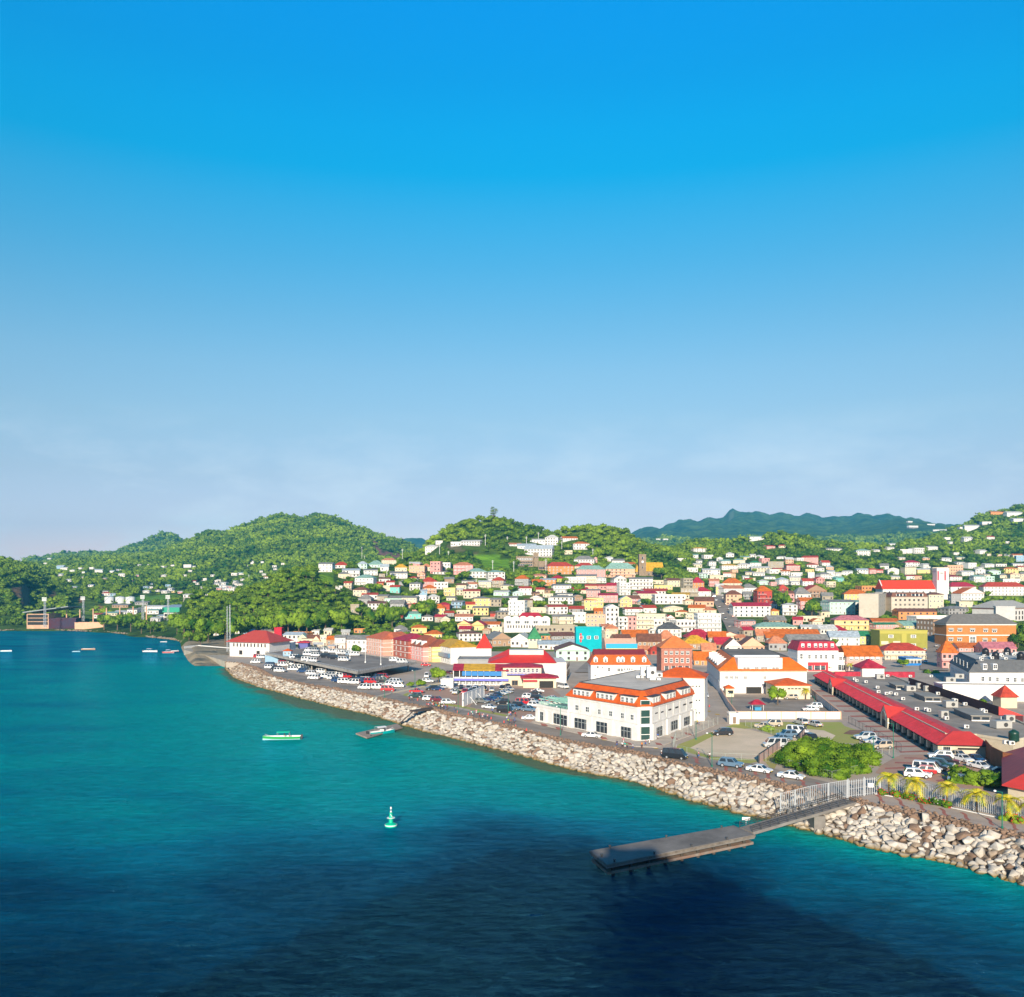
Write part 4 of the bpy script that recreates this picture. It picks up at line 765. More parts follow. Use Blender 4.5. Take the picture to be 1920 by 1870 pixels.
mesh_fence('wire_fence', 'leaning wire fence along the road beside the sand parking lot', [gp(1262,1404),gp(1268,1386),gp(1310,1372),gp(1346,1359)], 2.2, LINKM, .5, .009)
mesh_fence('wire_fence', 'low green wire fence between the lawn and the sand lot', [gp(1398,1362),gp(1430,1373),gp(1462,1381)], 1.7, LINKM, .5, .009)
mesh_fence('wire_fence', 'dark wire fence along the brick walk beside the long red roofed mall', [gp(1591,1356),gp(1640,1382),gp(1690,1411)], 2.0, DARK, .5, .009)
mesh_fence('wire_fence', 'thin wire fence in front of the sand lot behind the parked car', [gp(1268,1408),gp(1330,1424),gp(1420,1427)], 1.5, LINKM, .5, .008)
PINKW = surf('faded_sheet', (.52,.26,.22), .7, .4, 1.2, col2=(.45,.43,.41))
wall_run('sheet_fence', 'rusty pink corrugated sheet fence beside the thicket', [gp(1423,1431),gp(1464,1402)], 1.9, .06, PINKW, 'fence', DARK)
wall_run('sheet_fence', 'short rusty pink sheet fence behind the row of parked cars', [gp(1500,1390),gp(1512,1375)], 1.9, .06, PINKW, 'fence', DARK)
# the palisade at the gangway, its gate and the long run behind the palms
GALV = plain('palisade_steel', (.52,.54,.56), .5, .3)
mesh_fence('palisade_fence', 'tall pale steel palisade running down over the boulders beside the gangway', [(49.6,167.6),(55.,167.4),(61.7,167.)], 3.4, GALV, .34, .075, 2.7, 2, zs=[1.9,3.3,4.5], pr=.08)
mesh_fence('palisade_fence', 'long pale steel palisade behind the yellow palms', [gp(1650,1489),gp(1700,1494),gp(1785,1511),gp(1867,1528),gp(1990,1551)], 3.2, GALV, .34, .075, 2.7, 2, pr=.08)
gr = thing('palisade_gate', 'pale steel palisade gate at the head of the gangway', 'gate', (61.9,167.,G)); e = (gp(1650,1489)[0]-61.9, gp(1650,1489)[1]-167.); 
for k in range(2):
    b = MB(); a_ = Vector((e[0]*k/2, e[1]*k/2, 0)); c_ = Vector((e[0]*(k+1)/2, e[1]*(k+1)/2, 0))
    for j in range(7): p = a_.lerp(c_, (j+.5)/7); b.tube(p+Vector((0,0,.15)), p+Vector((0,0,3.3)), .075, .075, GALV, 4)
    for z in (.4, 1.7, 3.0): b.tube(a_+Vector((0,0,z)), c_+Vector((0,0,z)), .05, .05, GALV, 4)
    b.ob('gate_leaf', gr)
for t in (0,.5,1): MB().tube((e[0]*t,e[1]*t,-.3),(e[0]*t,e[1]*t,3.6),.12,.12,GALV,8).ob('gate_post', gr)
MB().box(e[0]*.7-.5,e[0]*.7+.5,e[1]*.7-.16,e[1]*.7-.1,1.5,2.3,WHITE).ob('notice_plate', gr)

# D: the long mall with the arcade and its flat roof
M0 = (97.8, 208.); M1 = (123.2, 369.7); ux, uy = (M1[0]-M0[0]), (M1[1]-M0[1]); ML = math.hypot(ux, uy); ux, uy = ux/ML, uy/ML; nx, ny = uy, -ux     # n points into the building (to the right)
mp_ = lambda s_, o_: (M0[0]+ux*s_+nx*o_, M0[1]+uy*s_+ny*o_)
CREAM = surf('mall_render', (.62,.54,.40), .85, .1, .5)
ft = [mp_(5.4,3.2), mp_(ML,3.2), (150.,368.), (142.4,322.), (132.6,244.), (126.,214.), (112.5,203.5), mp_(5.4,10.0)]
ROOFD = surf('old_flat_roof', (.40,.345,.28), .95, .35, .09, col2=(.22,.19,.16))
h = Hero('shopping_mall', 'long low shopping mall with red metal arcade roof and grey flat roof', 'shopping mall', ft, G, 8.6, CREAM); h.flat(ROOFD, .5)
RIB = roofmat('r').copy(); RIB.name = 'roof_red_ribbed'; MATS['ribbed'] = RIB
RIBC = surf('red_sheet_roof', (.62,.055,.045), .55, .12, .5)
b = MB(); ez, rz_ = 7.3, 9.6
vs = []
for s_, i0 in ((-.6, 3.2),(ML+.3, 0)):
    pass
p = [(-.6,-.6,ez),(ML+.4,-.6,ez),(ML+.4,7.2,8.7),(ML-1,4.6,rz_),(5.5,4.8,rz_),(5.5,8.6,rz_),(-.6,11.4,ez),(5.6,8.9,8.7)]
q = [(*[a_-c_ for a_, c_ in zip(mp_(s_, o_), (h.cx, h.cy))], z-G) for s_, o_, z in p]
b.mesh(q, [(0,4,3,1),(0,6,5,4),(1,3,2),(3,4,5,7,2),(6,7,5)], RIBC)
b.mesh([(v[0],v[1],v[2]-.18) for v in q], [(0,1,3,4),(0,4,5,6)], DARK)
for k in range(int(ML/1.05)):
    s_ = k*1.05+.2; o1 = 4.6; 
    if s_ < 5.5: o1 = -.6+5.2*s_/6.1
    a_ = mp_(s_, -.55); c_ = mp_(s_, o1); zt = ez+(rz_-ez)*(o1+.6)/5.3
    b.mesh([(a_[0]-h.cx-ux*.05, a_[1]-h.cy-uy*.05, ez-G+.02),(a_[0]-h.cx+ux*.05,a_[1]-h.cy+uy*.05,ez-G+.02),(c_[0]-h.cx+ux*.05,c_[1]-h.cy+uy*.05,zt-G+.02),(c_[0]-h.cx-ux*.05,c_[1]-h.cy-uy*.05,zt-G+.02),
            (a_[0]-h.cx-ux*.05, a_[1]-h.cy-uy*.05, ez-G+.12),(a_[0]-h.cx+ux*.05,a_[1]-h.cy+uy*.05,ez-G+.12),(c_[0]-h.cx+ux*.05,c_[1]-h.cy+uy*.05,zt-G+.12),(c_[0]-h.cx-ux*.05,c_[1]-h.cy-uy*.05,zt-G+.12)],
           [(4,5,6,7),(0,4,7,3),(1,2,6,5)], roofmat('R'))
b.ob('arcade_roof', h.root)
al = math.atan2(-uy, -ux)
npier = 30
for i in range(npier):
    s_ = 3.0+i*(ML-6)/(npier-1); x, y = mp_(s_, .2); b = MB(); b.box(-.55,.55,-.35,.35,0,2.55, CREAM); b.box(-.62,.62,-.42,.42,0,.7, surf('pier_base', (.13,.11,.09), .9, .2, 1.)); o = b.ob('pier', h.root, (x-h.cx, y-h.cy, 0)); o.rotation_euler = (0,0,al)
for i in range(npier-1):
    s_ = 3.0+(i+.5)*(ML-6)/(npier-1); x, y = mp_(s_, 3.15); h.win(x, y, G+1.35, 3.0, 2.3, 'shop' if i % 3 else 'shade', al)
b = MB(); b.prism([(lambda p_: (p_[0]-h.cx, p_[1]-h.cy))(mp_(*q_)) for q_ in ((.2,-.1),(ML,-.1),(ML,.55),(.2,.55))], 2.45, 2.75, CREAM); b.ob('arcade_beam', h.root)
b = MB(); e0, e1 = mp_(0,-.1), mp_(0,10.5); b.prism([h.L(e0), h.L(e1), h.L((e1[0]+ux*3, e1[1]+uy*3)), h.L((e0[0]+ux*3, e0[1]+uy*3))], -.5, 2.75, CREAM); b.ob('end_wall', h.root)
h.win(*[(e0[0]*.82+e1[0]*.18), (e0[1]*.82+e1[1]*.18)], G+1.3, 1.6, 1.9, 'shop', math.atan2(e1[1]-e0[1], e1[0]-e0[0])); h.win(e0[0]*.38+e1[0]*.62, e0[1]*.38+e1[1]*.62, G+1.9, 4.6, .45, 'shade', math.atan2(e1[1]-e0[1], e1[0]-e0[0]))
# entrance gable
gs = 71.
for gpx in (1665, 1563):
  tt = [abs(proj(*mp_(s_, 0), G)[0]-gpx) for s_ in range(0, int(ML))]; gs = tt.index(min(tt)); b = MB(); f3 = lambda s_, o_, z: (*h.L(mp_(s_, o_)), z)
  b.mesh([f3(gs-4,-1.2,0),f3(gs+4,-1.2,0),f3(gs+4,-1.2,2.9),f3(gs,-1.2,5.9),f3(gs-4,-1.2,2.9),f3(gs-4,-.8,0),f3(gs+4,-.8,0),f3(gs+4,-.8,2.9),f3(gs,-.8,5.9),f3(gs-4,-.8,2.9)], [(0,4,3,2,1),(5,6,7,8,9),(0,5,9,4),(1,2,7,6),(2,3,8,7),(3,4,9,8)], CREAM); b.ob('entrance_gable', h.root)
  b = MB(); b.mesh([f3(gs-4.3,-1.25,2.95),f3(gs,-1.25,6.05),f3(gs+4.3,-1.25,2.95),f3(gs-4.2,.6,3.25),f3(gs,4.7,5.3),f3(gs+4.2,.6,3.25)], [(0,1,4,3),(1,2,5,4)], RIBC); b.ob('gable_roof', h.root)
  x, y = mp_(gs, -1.25); h.win(x, y, G+3.2, 3.6, 2.2, 'arch', al); h.win(x, y, G+1.1, 3.4, 2.1, 'shade', al)
# things on its flat roof
def at_roof(px, py, z=9.15): return gp(px, py, z)
Z3 = (1600, 1160, 6.)
def z3(x, y): return (1600+x/6., 1160+y/6.)
for i, (x0, x1, y1, L_) in enumerate([(360,640,785,9),(650,975,920,12),(1105,1515,1135,14)]):
    px, py = z3(x1, y1); x, y = at_roof(px-13, py); sk = thing('roof_lantern', ['smallest long grey roof lantern on the mall roof, nearest the far end','middle long grey roof lantern on the mall roof','longest grey roof lantern on the mall roof, nearest the water tank'][i], 'roof lantern', (x, y, 8.7), math.atan2(uy, ux)-R(90), 'roof lanterns on the mall')
    w = 4.6; b = MB(); b.box(-w/2,w/2,0,L_,0,1.3,plain('lantern_grey',(.20,.19,.18),.8)); b.ob('casing', sk); MB().box(-w/2-.3,w/2+.3,-.3,L_+.3,1.3,1.5,surf('lantern_top',(.34,.32,.28),.9,.15,.4)).ob('roof', sk)
    for xx in (-1.1, 1.1): o = inst('louvre', split('grille', True), sk, (xx, 0, .7), 0, (1.7,1,.7))
    MB().box(-w/2,w/2,-.12,-.05,.0,.28,WHITE).ob('frame', sk)
acs = [(10,680),(35,700),(140,712),(270,775),(280,825),(370,845),(415,840),(480,852),(555,905),(640,650),(385,645),(640,722),(300,660,3),(640,795,3),(745,765,2),(830,795,2),(950,845),(1130,918),(1150,925),(1255,965),(1090,975,3.4),(815,1025),(845,1035),(710,1020),(1015,1090,2),(1045,1125),(1450,1035),(1480,1050),(1680,1125),(1755,1140,2.2),(1660,1205,4),(1715,1400),(1780,1410),(1190,655,3),(1085,695,3.4),(875,648),(1270,1222)]
for i, a_ in enumerate(acs):
    px, py = z3(*a_[:2]); x, y = at_roof(px, py+1.5); big = len(a_) > 2; s_ = a_[2] if big else 1.1
    rooftop_box('air_conditioner', x, y, 9.0 if not big else 8.72, s_, .8 if not big else s_*.7, .95 if not big else 1.9, ('unit_white', (.7,.69,.66)) if not big else ('unit_grey', (.42,.41,.38)),
        'small white air conditioning box standing on the grey mall roof' if not big else 'large grey plant box standing on the grey mall roof', 'air conditioner', 'small air conditioners on the mall roof' if not big else 'large plant boxes on the mall roof', random.uniform(-.3,.1))
x, y = at_roof(1901, 1386); tk = thing('water_tank', 'large dark green water tank on the mall roof', 'water tank', (x, y, 8.72)); TG = plain('tank_green', (.01,.05,.035), .4)
MB().lathe([(1.1,0),(1.12,.2),(1.08,.8),(1.12,.9),(1.08,1.5),(1.12,1.6),(1.05,2.1),(.5,2.4),(.3,2.5)], TG, 20).ob('body', tk, smooth=True); MB().lathe([(.32,2.45),(.32,2.6)], TG, 12).ob('lid', tk)
# brown curved wall and the dark red back wall
BR = surf('terracotta_wall', (.30,.11,.05), .8, .2, .5)
cv = [gp(1847,1420),gp(1858,1434),gp(1880,1446),gp(1913,1452)]
root = thing('curved_wall', 'curved terracotta wall at the corner of the mall car park', 'wall', (*cv[0], G)); b = MB()
for p_, q_ in zip(cv[:-1], cv[1:]): d_ = ((q_[1]-p_[1]), -(q_[0]-p_[0])); l_ = math.hypot(*d_); b.prism([(p_[0]-cv[0][0],p_[1]-cv[0][1]),(q_[0]-cv[0][0],q_[1]-cv[0][1]),(q_[0]-cv[0][0]+.3,q_[1]-cv[0][1]+.3),(p_[0]-cv[0][0]+.3,p_[1]-cv[0][1]+.3)], -.3, 4.0, BR)
b.ob('panel', root)
a_, c_ = (140.8,322.), (131.,244.); a2, c2_ = (146.5,321.), (137.,243.)
h = Hero('back_range', 'narrow rear range with sloping crimson roof behind the mall flat roof', 'building', [c_, a_, a2, c2_], G, 8.9, surf('oxblood', (.09,.02,.025), .7, .2, .6)); b = MB()
b.mesh([h.L(c_,8.9),h.L(a_,8.9),h.L(a_,11.2),h.L(c_,11.2)], [(0,3,2,1)], MATS['oxblood']); b.mesh([h.L(c_,11.2),h.L(a_,11.2),h.L((a2[0]+.5,a2[1]),8.8),h.L((c2_[0]+.5,c2_[1]),8.8)], [(0,1,2,3)], RIBC); b.mesh([h.L(c_,8.9),h.L(c_,11.2),h.L((c2_[0]+.5,c2_[1]),8.8)], [(0,2,1)], RIBC); b.ob('roof', h.root)
h = Hero('pavilion', 'crimson hipped roof pavilion at the right edge behind the palms', 'pavilion', [gp(1890,1500),gp(2030,1530),(122,192),(107,196)], G, 7.2, CREAM); h.hip(4.2, RIBC, 1.0)
bk = thing('ticket_hut', 'cream hut with steep red pyramid roof right of the mall', 'hut', (*gp(1892,1328), G)); MB().box(-2.6,2.6,0,5,-1,3.6,CREAM).ob('wall', bk); MB().mesh([(-3.2,-.6,3.5),(3.2,-.6,3.5),(3.2,5.6,3.5),(-3.2,5.6,3.5),(0,2.5,7.2)],[(3,2,1,0),(0,1,4),(1,2,4),(2,3,4),(3,0,4)],REDMETAL).ob('roof', bk)
h = Hero('pyramid_hut', 'white cube with crimson pyramid roof on the far end of the mall', 'hut', para(at_roof(1617,1267),at_roof(1658,1267),9), 8.6, 12.1, 'w'); h.hip(3.2, roofmat('R'), .6)
wr = wall_run('parapet_wall', 'long crimson parapet along the far end of the mall roof', [at_roof(1565,1266), at_roof(1714,1266)], 1.6, .4, roofmat('R'), z=8.7)

# E: white market hall building, right of the mall, with grey mansard
q0, q1 = gp(1818,1296), gp(1990,1296)
h = Hero('hotel', 'white building with dark grey mansard roof and black water tanks on top', 'hotel', [q0, q1, (q1[0]+16,q1[1]+44), (q0[0]+14,q0[1]+44)], G, 11.6, 'w'); h.mans(4.2, 3.0, surf('slate_grey', (.13,.135,.14), .7, .15, .7), surf('pale_roof', (.55,.54,.5), .9, .2, .2))
h.wins(q0, q1, [(1437,1475,652,705),(1517,1555,655,705),(1604,1636,660,710),(1716,1755,662,712),(1800,1838,665,715),(1885,1918,668,715)], 'sash', f=Z3)
for x in (1478, 1592):
    t = hit_edge(q0, q1, 1600+x/6.); o = h.box('dormer', q0, q1, t-.022, t+.022, .25, -2.2, 7.9, 10.2, WHITE); al2 = math.atan2(q1[1]-q0[1], q1[0]-q0[0]); h.win(q0[0]+(q1[0]-q0[0])*t, q0[1]+(q1[1]-q0[1])*t-.27, G+9.1, 1.5, 1.5, 'sash', al2)
w0, w1 = (q0[0]+14,q0[1]+44), q0
h.row(w0, w1, 10, 4.6, 1.5, 2.0); h.row(w0, w1, 5, 9.2, 1.9, 2.0, out=-.2)
for px, py, rr in ((1488,1,1),):
    pass
for i, (x_, y_) in enumerate([(1488,412),(1600,455),(1732,405),(1882,462)]):
    px, py = z3(x_, y_); x, y = gp(px, py, 15.9); t = thing('water_tank', ['black water tank on the grey mansard roof, farthest left','black water tank on the grey mansard roof, second from left','black water tank on the grey mansard roof, smallest and farthest back','black water tank on the grey mansard roof, nearest the right edge'][i], 'water tank', (x, y, 15.85), 0, 'black tanks on the mansard roof')
    MB().lathe([(1.3,0),(1.34,.3),(1.28,1.),(1.34,1.1),(1.28,1.9),(1.2,2.3),(.5,2.9)], plain('tank_black', (.015,.015,.02), .4), 18).ob('body', t, smooth=True); MB().lathe([(.4,2.85),(.4,3.05)], DARK, 10).ob('lid', t)
for i in range(26):
    x, y = gp(random.uniform(1835,1915), random.uniform(1226,1240), 15.9); rooftop_box('air_conditioner', x, y, 15.87, 1.1, .7, 1., ('unit_white', (.7,.69,.66)), 'small white condenser box among the black tanks on the mansard roof', 'air conditioner', 'condensers on the mansard roof', random.uniform(-.4,.4))
h = Hero('low_shop', 'low white building with sash windows and flat roof below the mansard building', 'building', para(gp(1768,1314), gp(1960,1316), 8), G, 9.6, 'w'); h.flat(rise=.5); h.row(gp(1860,1314), gp(1960,1316), 6, 3.0, 1.6, 2.4)
FOOT.append((150,300,20))
# ---------------------------------------------------------------- further single buildings of the town
def phero(xl, xr, ye, yb, d, wall, z=None, name='building', label='', cat='building', slope=0, f=None):
    """front given as a photo rectangle at street or hill level"""
    if f: xl, xr, ye, yb = f[0]+xl/f[2], f[0]+xr/f[2], f[1]+ye/f[2], f[1]+yb/f[2]
    if z is None:
        y = F*(H-G)/(yb-HY) if yb > HY else 9e9
        z = G if y < 545 else hit((xl+xr)/2, yb, 500)[2]
    p0, p1 = gp(xl, yb-slope/2, z), gp(xr, yb+slope/2, z); ym = (p0[1]+p1[1])/2
    h = Hero(name, label, cat, para(p0, p1, d), z, H-(ye-HY)*ym/F, wall); h.p0, h.p1 = p0, p1; return h
Z4 = (1100, 940, 4.8); Z5 = (1480, 940, 4.364); Z6 = (400, 1160, 5.333); Z7 = (700, 1160, 5.333); ZC = (720, 940, 4.8)
# white building with orange dormer roof
h = phero(1108, 1219, 1246, 1289, 13, 'w', name='guest_house', label='white building with orange dormered mansard and maroon upper roof', cat='building')
h.mans(3.6, 1.6, TERRA, roofmat('n'), over=.4); b = MB(); P = offset(h.l, -1.4); z = h.zt-h.z0+3.7; mid = [((P[0][i]+P[3][i])/2) for i in (0,1)], [((P[1][i]+P[2][i])/2) for i in (0,1)]
b.mesh([(*p,z) for p in P]+[(*mid[0],z+1.8),(*mid[1],z+1.8)], [(0,1,5,4),(1,2,5),(2,3,4,5),(3,0,4)], surf('maroon_sheet', (.30,.04,.04), .5, .15, .5)); b.ob('upper_roof', h.root)
L_ = math.hypot(h.p1[0]-h.p0[0], h.p1[1]-h.p0[1])
for px in (1117, 1135.5, 1160, 1167.5, 1187, 1208):
    t = hit_edge(h.p0, h.p1, px); zt = h.zt-h.z0; o = h.box('dormer', h.p0, h.p1, t-.035, t+.035, -.1, -1.9, zt+.5, zt+2.3, WHITE); h.win(h.p0[0]+(h.p1[0]-h.p0[0])*t, h.p0[1]+(h.p1[1]-h.p0[1])*t+.08, h.zt+1.4, .95, 1.3, 'sash', 0)
    b = MB(); x, y = h.L((h.p0[0]+(h.p1[0]-h.p0[0])*t, h.p0[1]+.1)); b.mesh([(x-1,y-.2,zt+2.3),(x+1,y-.2,zt+2.3),(x,y-.2,zt+3.1),(x-1,y+2.2,zt+2.3),(x+1,y+2.2,zt+2.3),(x,y+2.2,zt+3.1)], [(0,1,2),(5,4,3),(0,2,5,3),(2,1,4,5)], WHITE); b.ob('dormer_roof', h.root)
h.wins(h.p0, h.p1, [(700,722,348,372),(752,765,358,372),(805,832,365,398),(895,925,370,402),(928,950,370,402),(958,975,370,388),(985,1000,370,388),(1005,1020,370,388),(1028,1042,370,388),(678,695,430,445)], 'sash', f=Z1)
# salmon brick block with hipped orange roof
BRICK = surf('salmon_brick', (.50,.21,.15), .9, .25, 1.2, bump=.01)
h = phero(1240, 1298, 1214.5, 1262, 13, BRICK, name='brick_block', label='salmon brick block with orange hipped roof and hooded windows', cat='building'); h.hip(5., surf('orange_sheet', (.72,.22,.06), .6, .15, .5), .7)
h.row(h.p0, h.p1, 5, 9.0, 1.3, 1.5, 'hood'); h.row(h.p0, h.p1, 5, 5.6, 1.3, 2.0); h.row(h.p0, h.p1, 4, 1.9, 1.8, 2.4, 'shop')
# white three storey shop with crimson mansard
h = phero(1105, 1535, 335, 560, 15, 'w', f=Z2, name='shop_building', label='white shop building with crimson mansard and six white dormers', cat='building'); h.mans(3.9, 1.5, roofmat('R'), roofmat('R'), over=.3)
h.wins(h.p0, h.p1, [(1130,1158,370,430),(1215,1243,382,430),(1287,1310,382,430),(1340,1366,382,430),(1393,1418,382,430),(1462,1490,382,430)], 'sash', f=Z2)
h.wins(h.p0, h.p1, [(1150,1175,285,328),(1215,1243,285,328),(1282,1312,285,328),(1335,1366,285,328),(1390,1418,285,328),(1460,1490,285,328)], 'sash', f=Z2, name='dormer_window', out=-.3)
for px in (1162,1229,1297,1350,1404,1475):
    t = hit_edge(h.p0, h.p1, 1300+px/5.647); zt = h.zt-h.z0; h.box('dormer', h.p0, h.p1, t-.038, t+.038, -.32, -1.7, zt+.2, zt+3.0, WHITE)
h.band(5.6, .3, .2); REDP = plain('red_paint', (.65,.02,.03), .5)
h.box('red_frontage', h.p0, h.p1, .25, .75, .12, .01, .2, 4.2, REDP); h.wins(h.p0, h.p1, [(1212,1255,498,545),(1282,1340,498,545),(1350,1395,498,545)], 'shop', f=Z2, out=.12)
h = phero(1535, 1620, 375, 560, 12, 'w', f=Z2, name='shop_building', label='small flat white shop between the crimson mansard and the taupe building', cat='building'); h.flat(); h.row(h.p0, h.p1, 2, 6, 1.4, 1.5); h.row(h.p0, h.p1, 2, 1.8, 2.2, 2.4, 'shop')
# taupe building, orange roof, white awning shutters
h = phero(1622, 2000, 400, 565, 12, surf('taupe_render', (.50,.38,.32), .9, .12, .4), f=Z2, name='shop_building', label='taupe building with orange roof and a row of white awning shutters', cat='building'); h.hip(4.6, roofmat('o'), .5, gable=True)
h.row(h.p0, h.p1, 6, 6.2, 1.5, 1.5, 'shutter'); h.row(h.p0, h.p1, 5, 2., 2., 2.3, 'shop'); h.band(4., .5, .1, wallmat('p'))
# olive block
OLIVE = surf('olive_render', (.33,.31,.06), .9, .1, .4)
h = phero(740, 1130, 1062, 1215, 14, OLIVE, f=Z5, name='office_building', label='olive green flat roofed block with yellow top band', cat='building'); h.flat(rise=.5, wall=plain('lime_band', (.45,.40,.07), .8))
h.box('top_band', h.p0, h.p1, 0, 1, .08, .01, h.zt-h.z0-1.6, h.zt-h.z0-.12, MATS['lime_band']); h.wins(h.p0, h.p1, [(812,850,1094,1118),(995,1035,1094,1118),(812,850,1163,1185),(995,1035,1166,1188)], 'grille', f=Z5)
h.box('cream_panel', h.p0, h.p1, .03, .18, .06, .01, 3.2, 5.2, wallmat('c')); h.box('cream_panel', h.p0, h.p1, .28, .43, .06, .01, 3.2, 5.2, wallmat('c')); h.box('olive_pier', h.p0, h.p1, .46, .56, .12, .01, 0, h.zt-h.z0-1.7, MATS['lime_band'])
# orange brick ministry with grey hip
OBR = surf('orange_brick', (.56,.22,.06), .85, .12, .8)
h = phero(1286, 1856, 1003, 1190, 16, OBR, f=Z5, name='ministry', label='orange brick building with white bands, hooded windows and grey hipped roof', cat='building'); h.hip(6.0, surf('grey_shingle', (.19,.18,.165), .9, .15, .6), .8)
zt = h.zt-h.z0; h.band(zt-.9, .9, .15, WHITE); h.band(zt/2-.3, .55, .15, WHITE)
h.wins(h.p0, h.p1, [(1305,1340,1040,1065),(1378,1412,1040,1065),(1480,1516,1042,1068),(1588,1622,1044,1070),(1660,1696,1046,1072),(1303,1338,1118,1143),(1375,1410,1118,1143),(1583,1618,1122,1150),(1657,1692,1124,1152)], 'hood', f=Z5)
h.wins(h.p0, h.p1, [(1473,1527,1106,1165)], 'grille', f=Z5)
h = phero(955, 1080, 1288, 1345, 9, surf('shop_blue', (.02,.20,.55), .8, .1, .5), f=Z5, name='shop_building', label='bright blue painted shop below the olive green block', cat='shop'); h.flat(rise=.4); h.row(h.p0, h.p1, 4, 2.2, 2., 2.2, 'shop'); h.box('cream_frieze', h.p0, h.p1, 0, 1, .08, .01, (h.zt-h.z0)*.72, (h.zt-h.z0)-.05, wallmat('c'))
# big beige government building below the red roofed church
BEI = surf('beige_render', (.60,.53,.43), .9, .1, .4)
h = phero(835, 1132, 782, 905, 22, BEI, f=Z5, name='government_building', label='beige four-storey building with red mansard strip below the red roofed church', cat='building', z=None); zt = h.zt-h.z0
h.mans(3.4, 1.5, roofmat('n'), CONC, over=.3); h.band(zt-.5, .4, .2); h.band(zt/2, .3, .15)
for x0, x1 in ((875,955),(1000,1095)): h.box('gallery', h.p0, h.p1, (x0-835)/297., (x1-835)/297., .1, -1.5, zt+.4, zt+2.4, WHITE)
h.wins(h.p0, h.p1, [(878+i*27,898+i*27,758,778) for i in range(3)]+[(1003+i*31,1026+i*31,758,778) for i in range(3)], 'pane', f=Z5, out=.12)
for k in range(3): h.row(h.p0, h.p1, 7, zt*(.78-.3*k), 1.5, 1.5, 'dark')
L0 = gp(733+0, 0) if False else None
h = phero(730, 835, 760, 905, 14, BEI, f=Z5, name='government_building', label='darker beige side wing with rows of small windows left of the government building', cat='building', slope=-8); h.flat()
for k in range(4): h.row(h.p0, h.p1, 6, (h.zt-h.z0)*(.88-.24*k), 1.0, 1.2, 'pane')
# red roofed church and its tower
h = phero(765, 1205, 718, 800, 17, 'w', f=Z5, name='church', label='white church with long bright red roof above the beige building', cat='church'); h.hip(8.2, surf('church_red', (.75,.06,.02), .55, .1, .5), .6, gable=True)
h.row(h.p0, h.p1, 7, (h.zt-h.z0)*.6, 1.6, 3.2, 'arch')
yb = h.p0[1]
b = MB(); x0, z1 = h.L(h.p0), h.zt-h.z0
for o_ in (-.3,): b.mesh([(x0[0]+o_,x0[1]-.8,z1-.5),(x0[0]+o_,x0[1]+17.8,z1-.5),(x0[0]+o_,x0[1]+8.5,z1+9.),(x0[0]+o_+.8,x0[1]-.8,z1-.5),(x0[0]+o_+.8,x0[1]+17.8,z1-.5),(x0[0]+o_+.8,x0[1]+8.5,z1+9.)], [(0,2,1),(3,4,5),(0,3,5,2),(1,2,5,4)], WHITE)
b.ob('gable_wall', h.root)
tw = phero(1208, 1306, 555, 800, 9, 'w', f=Z5, name='church_tower', label='white square church tower with red louvre panels and a round clock', cat='church tower'); tw.flat(rise=1.)
zt = tw.zt-tw.z0; LOUV = plain('red_louvre', (.50,.03,.05), .6)
for t0, t1 in ((.04,.16),(.62,.74)): tw.box('louvre_panel', tw.p0, tw.p1, t0, t1, .1, .01, zt*.62, zt*.93, LOUV)
tw.band(zt*.95, .5, .4, WHITE); tw.band(zt*.6, .35, .25, WHITE)
for i in range(3): tw.win(tw.p0[0]+(tw.p1[0]-tw.p0[0])*(.27+.11*i), tw.p0[1], tw.z0+zt*.86, .5, 1.3, 'shade', 0)
b = MB(); b.lathe([(1.7,0),(1.7,.12)], WHITE, 24); b.lathe([(1.8,-.05),(1.8,.10)], DARK, 24); b.lathe([(1.45,.12),(1.45,.14)], WHITE, 24); b.box(-.08,.08,0,1.2,.15,.2,DARK); b.box(-.9,.08,-.07,.07,.15,.2,DARK)
o = b.ob('clock_face', tw.root, tw.L((tw.p0[0]*.6+tw.p1[0]*.4, tw.p0[1]-.02), tw.z0+zt*.73)); o.rotation_euler = (R(90),0,0)
# stone church with orange roof and square tower
STONE = surf('old_stone', (.34,.25,.17), .95, .25, .8)
h = phero(535, 690, 630, 690, 16, STONE, f=Z4, name='stone_church', label='stone church with amber roof beside its tall square tower', cat='church'); h.hip(9.5, roofmat('y'), .5, gable=True); h.row(h.p0, h.p1, 4, 4, 1.3, 3., 'arch')
h2 = phero(440, 472, 635, 690, 12, STONE, f=Z4, name='stone_chapel', label='stone side chapel with steep amber roof left of the square tower', cat='church'); h2.hip(8., roofmat('y'), .4)
h3 = phero(472, 535, 486, 690, 8.5, STONE, f=Z4, name='bell_tower', label='tall square stone bell tower with a white clock beside the amber church roof', cat='church tower'); h3.flat(rise=1.2); zt = h3.zt-h3.z0
for z in (.35,.62,.8): h3.band(zt*z, .3, .2)
h3.win((h3.p0[0]+h3.p1[0])/2, h3.p0[1], h3.z0+zt*.88, 1.4, 3.0, 'arch', 0); h3.win((h3.p0[0]+h3.p1[0])/2, h3.p0[1], h3.z0+zt*.46, 1.1, 2.4, 'arch', 0)
o = MB().lathe([(1.2,0),(1.2,.15)], WHITE, 20).ob('clock_face', h3.root, h3.L(((h3.p0[0]+h3.p1[0])/2, h3.p0[1]-.02), h3.z0+zt*.71)); o.rotation_euler = (R(90),0,0)
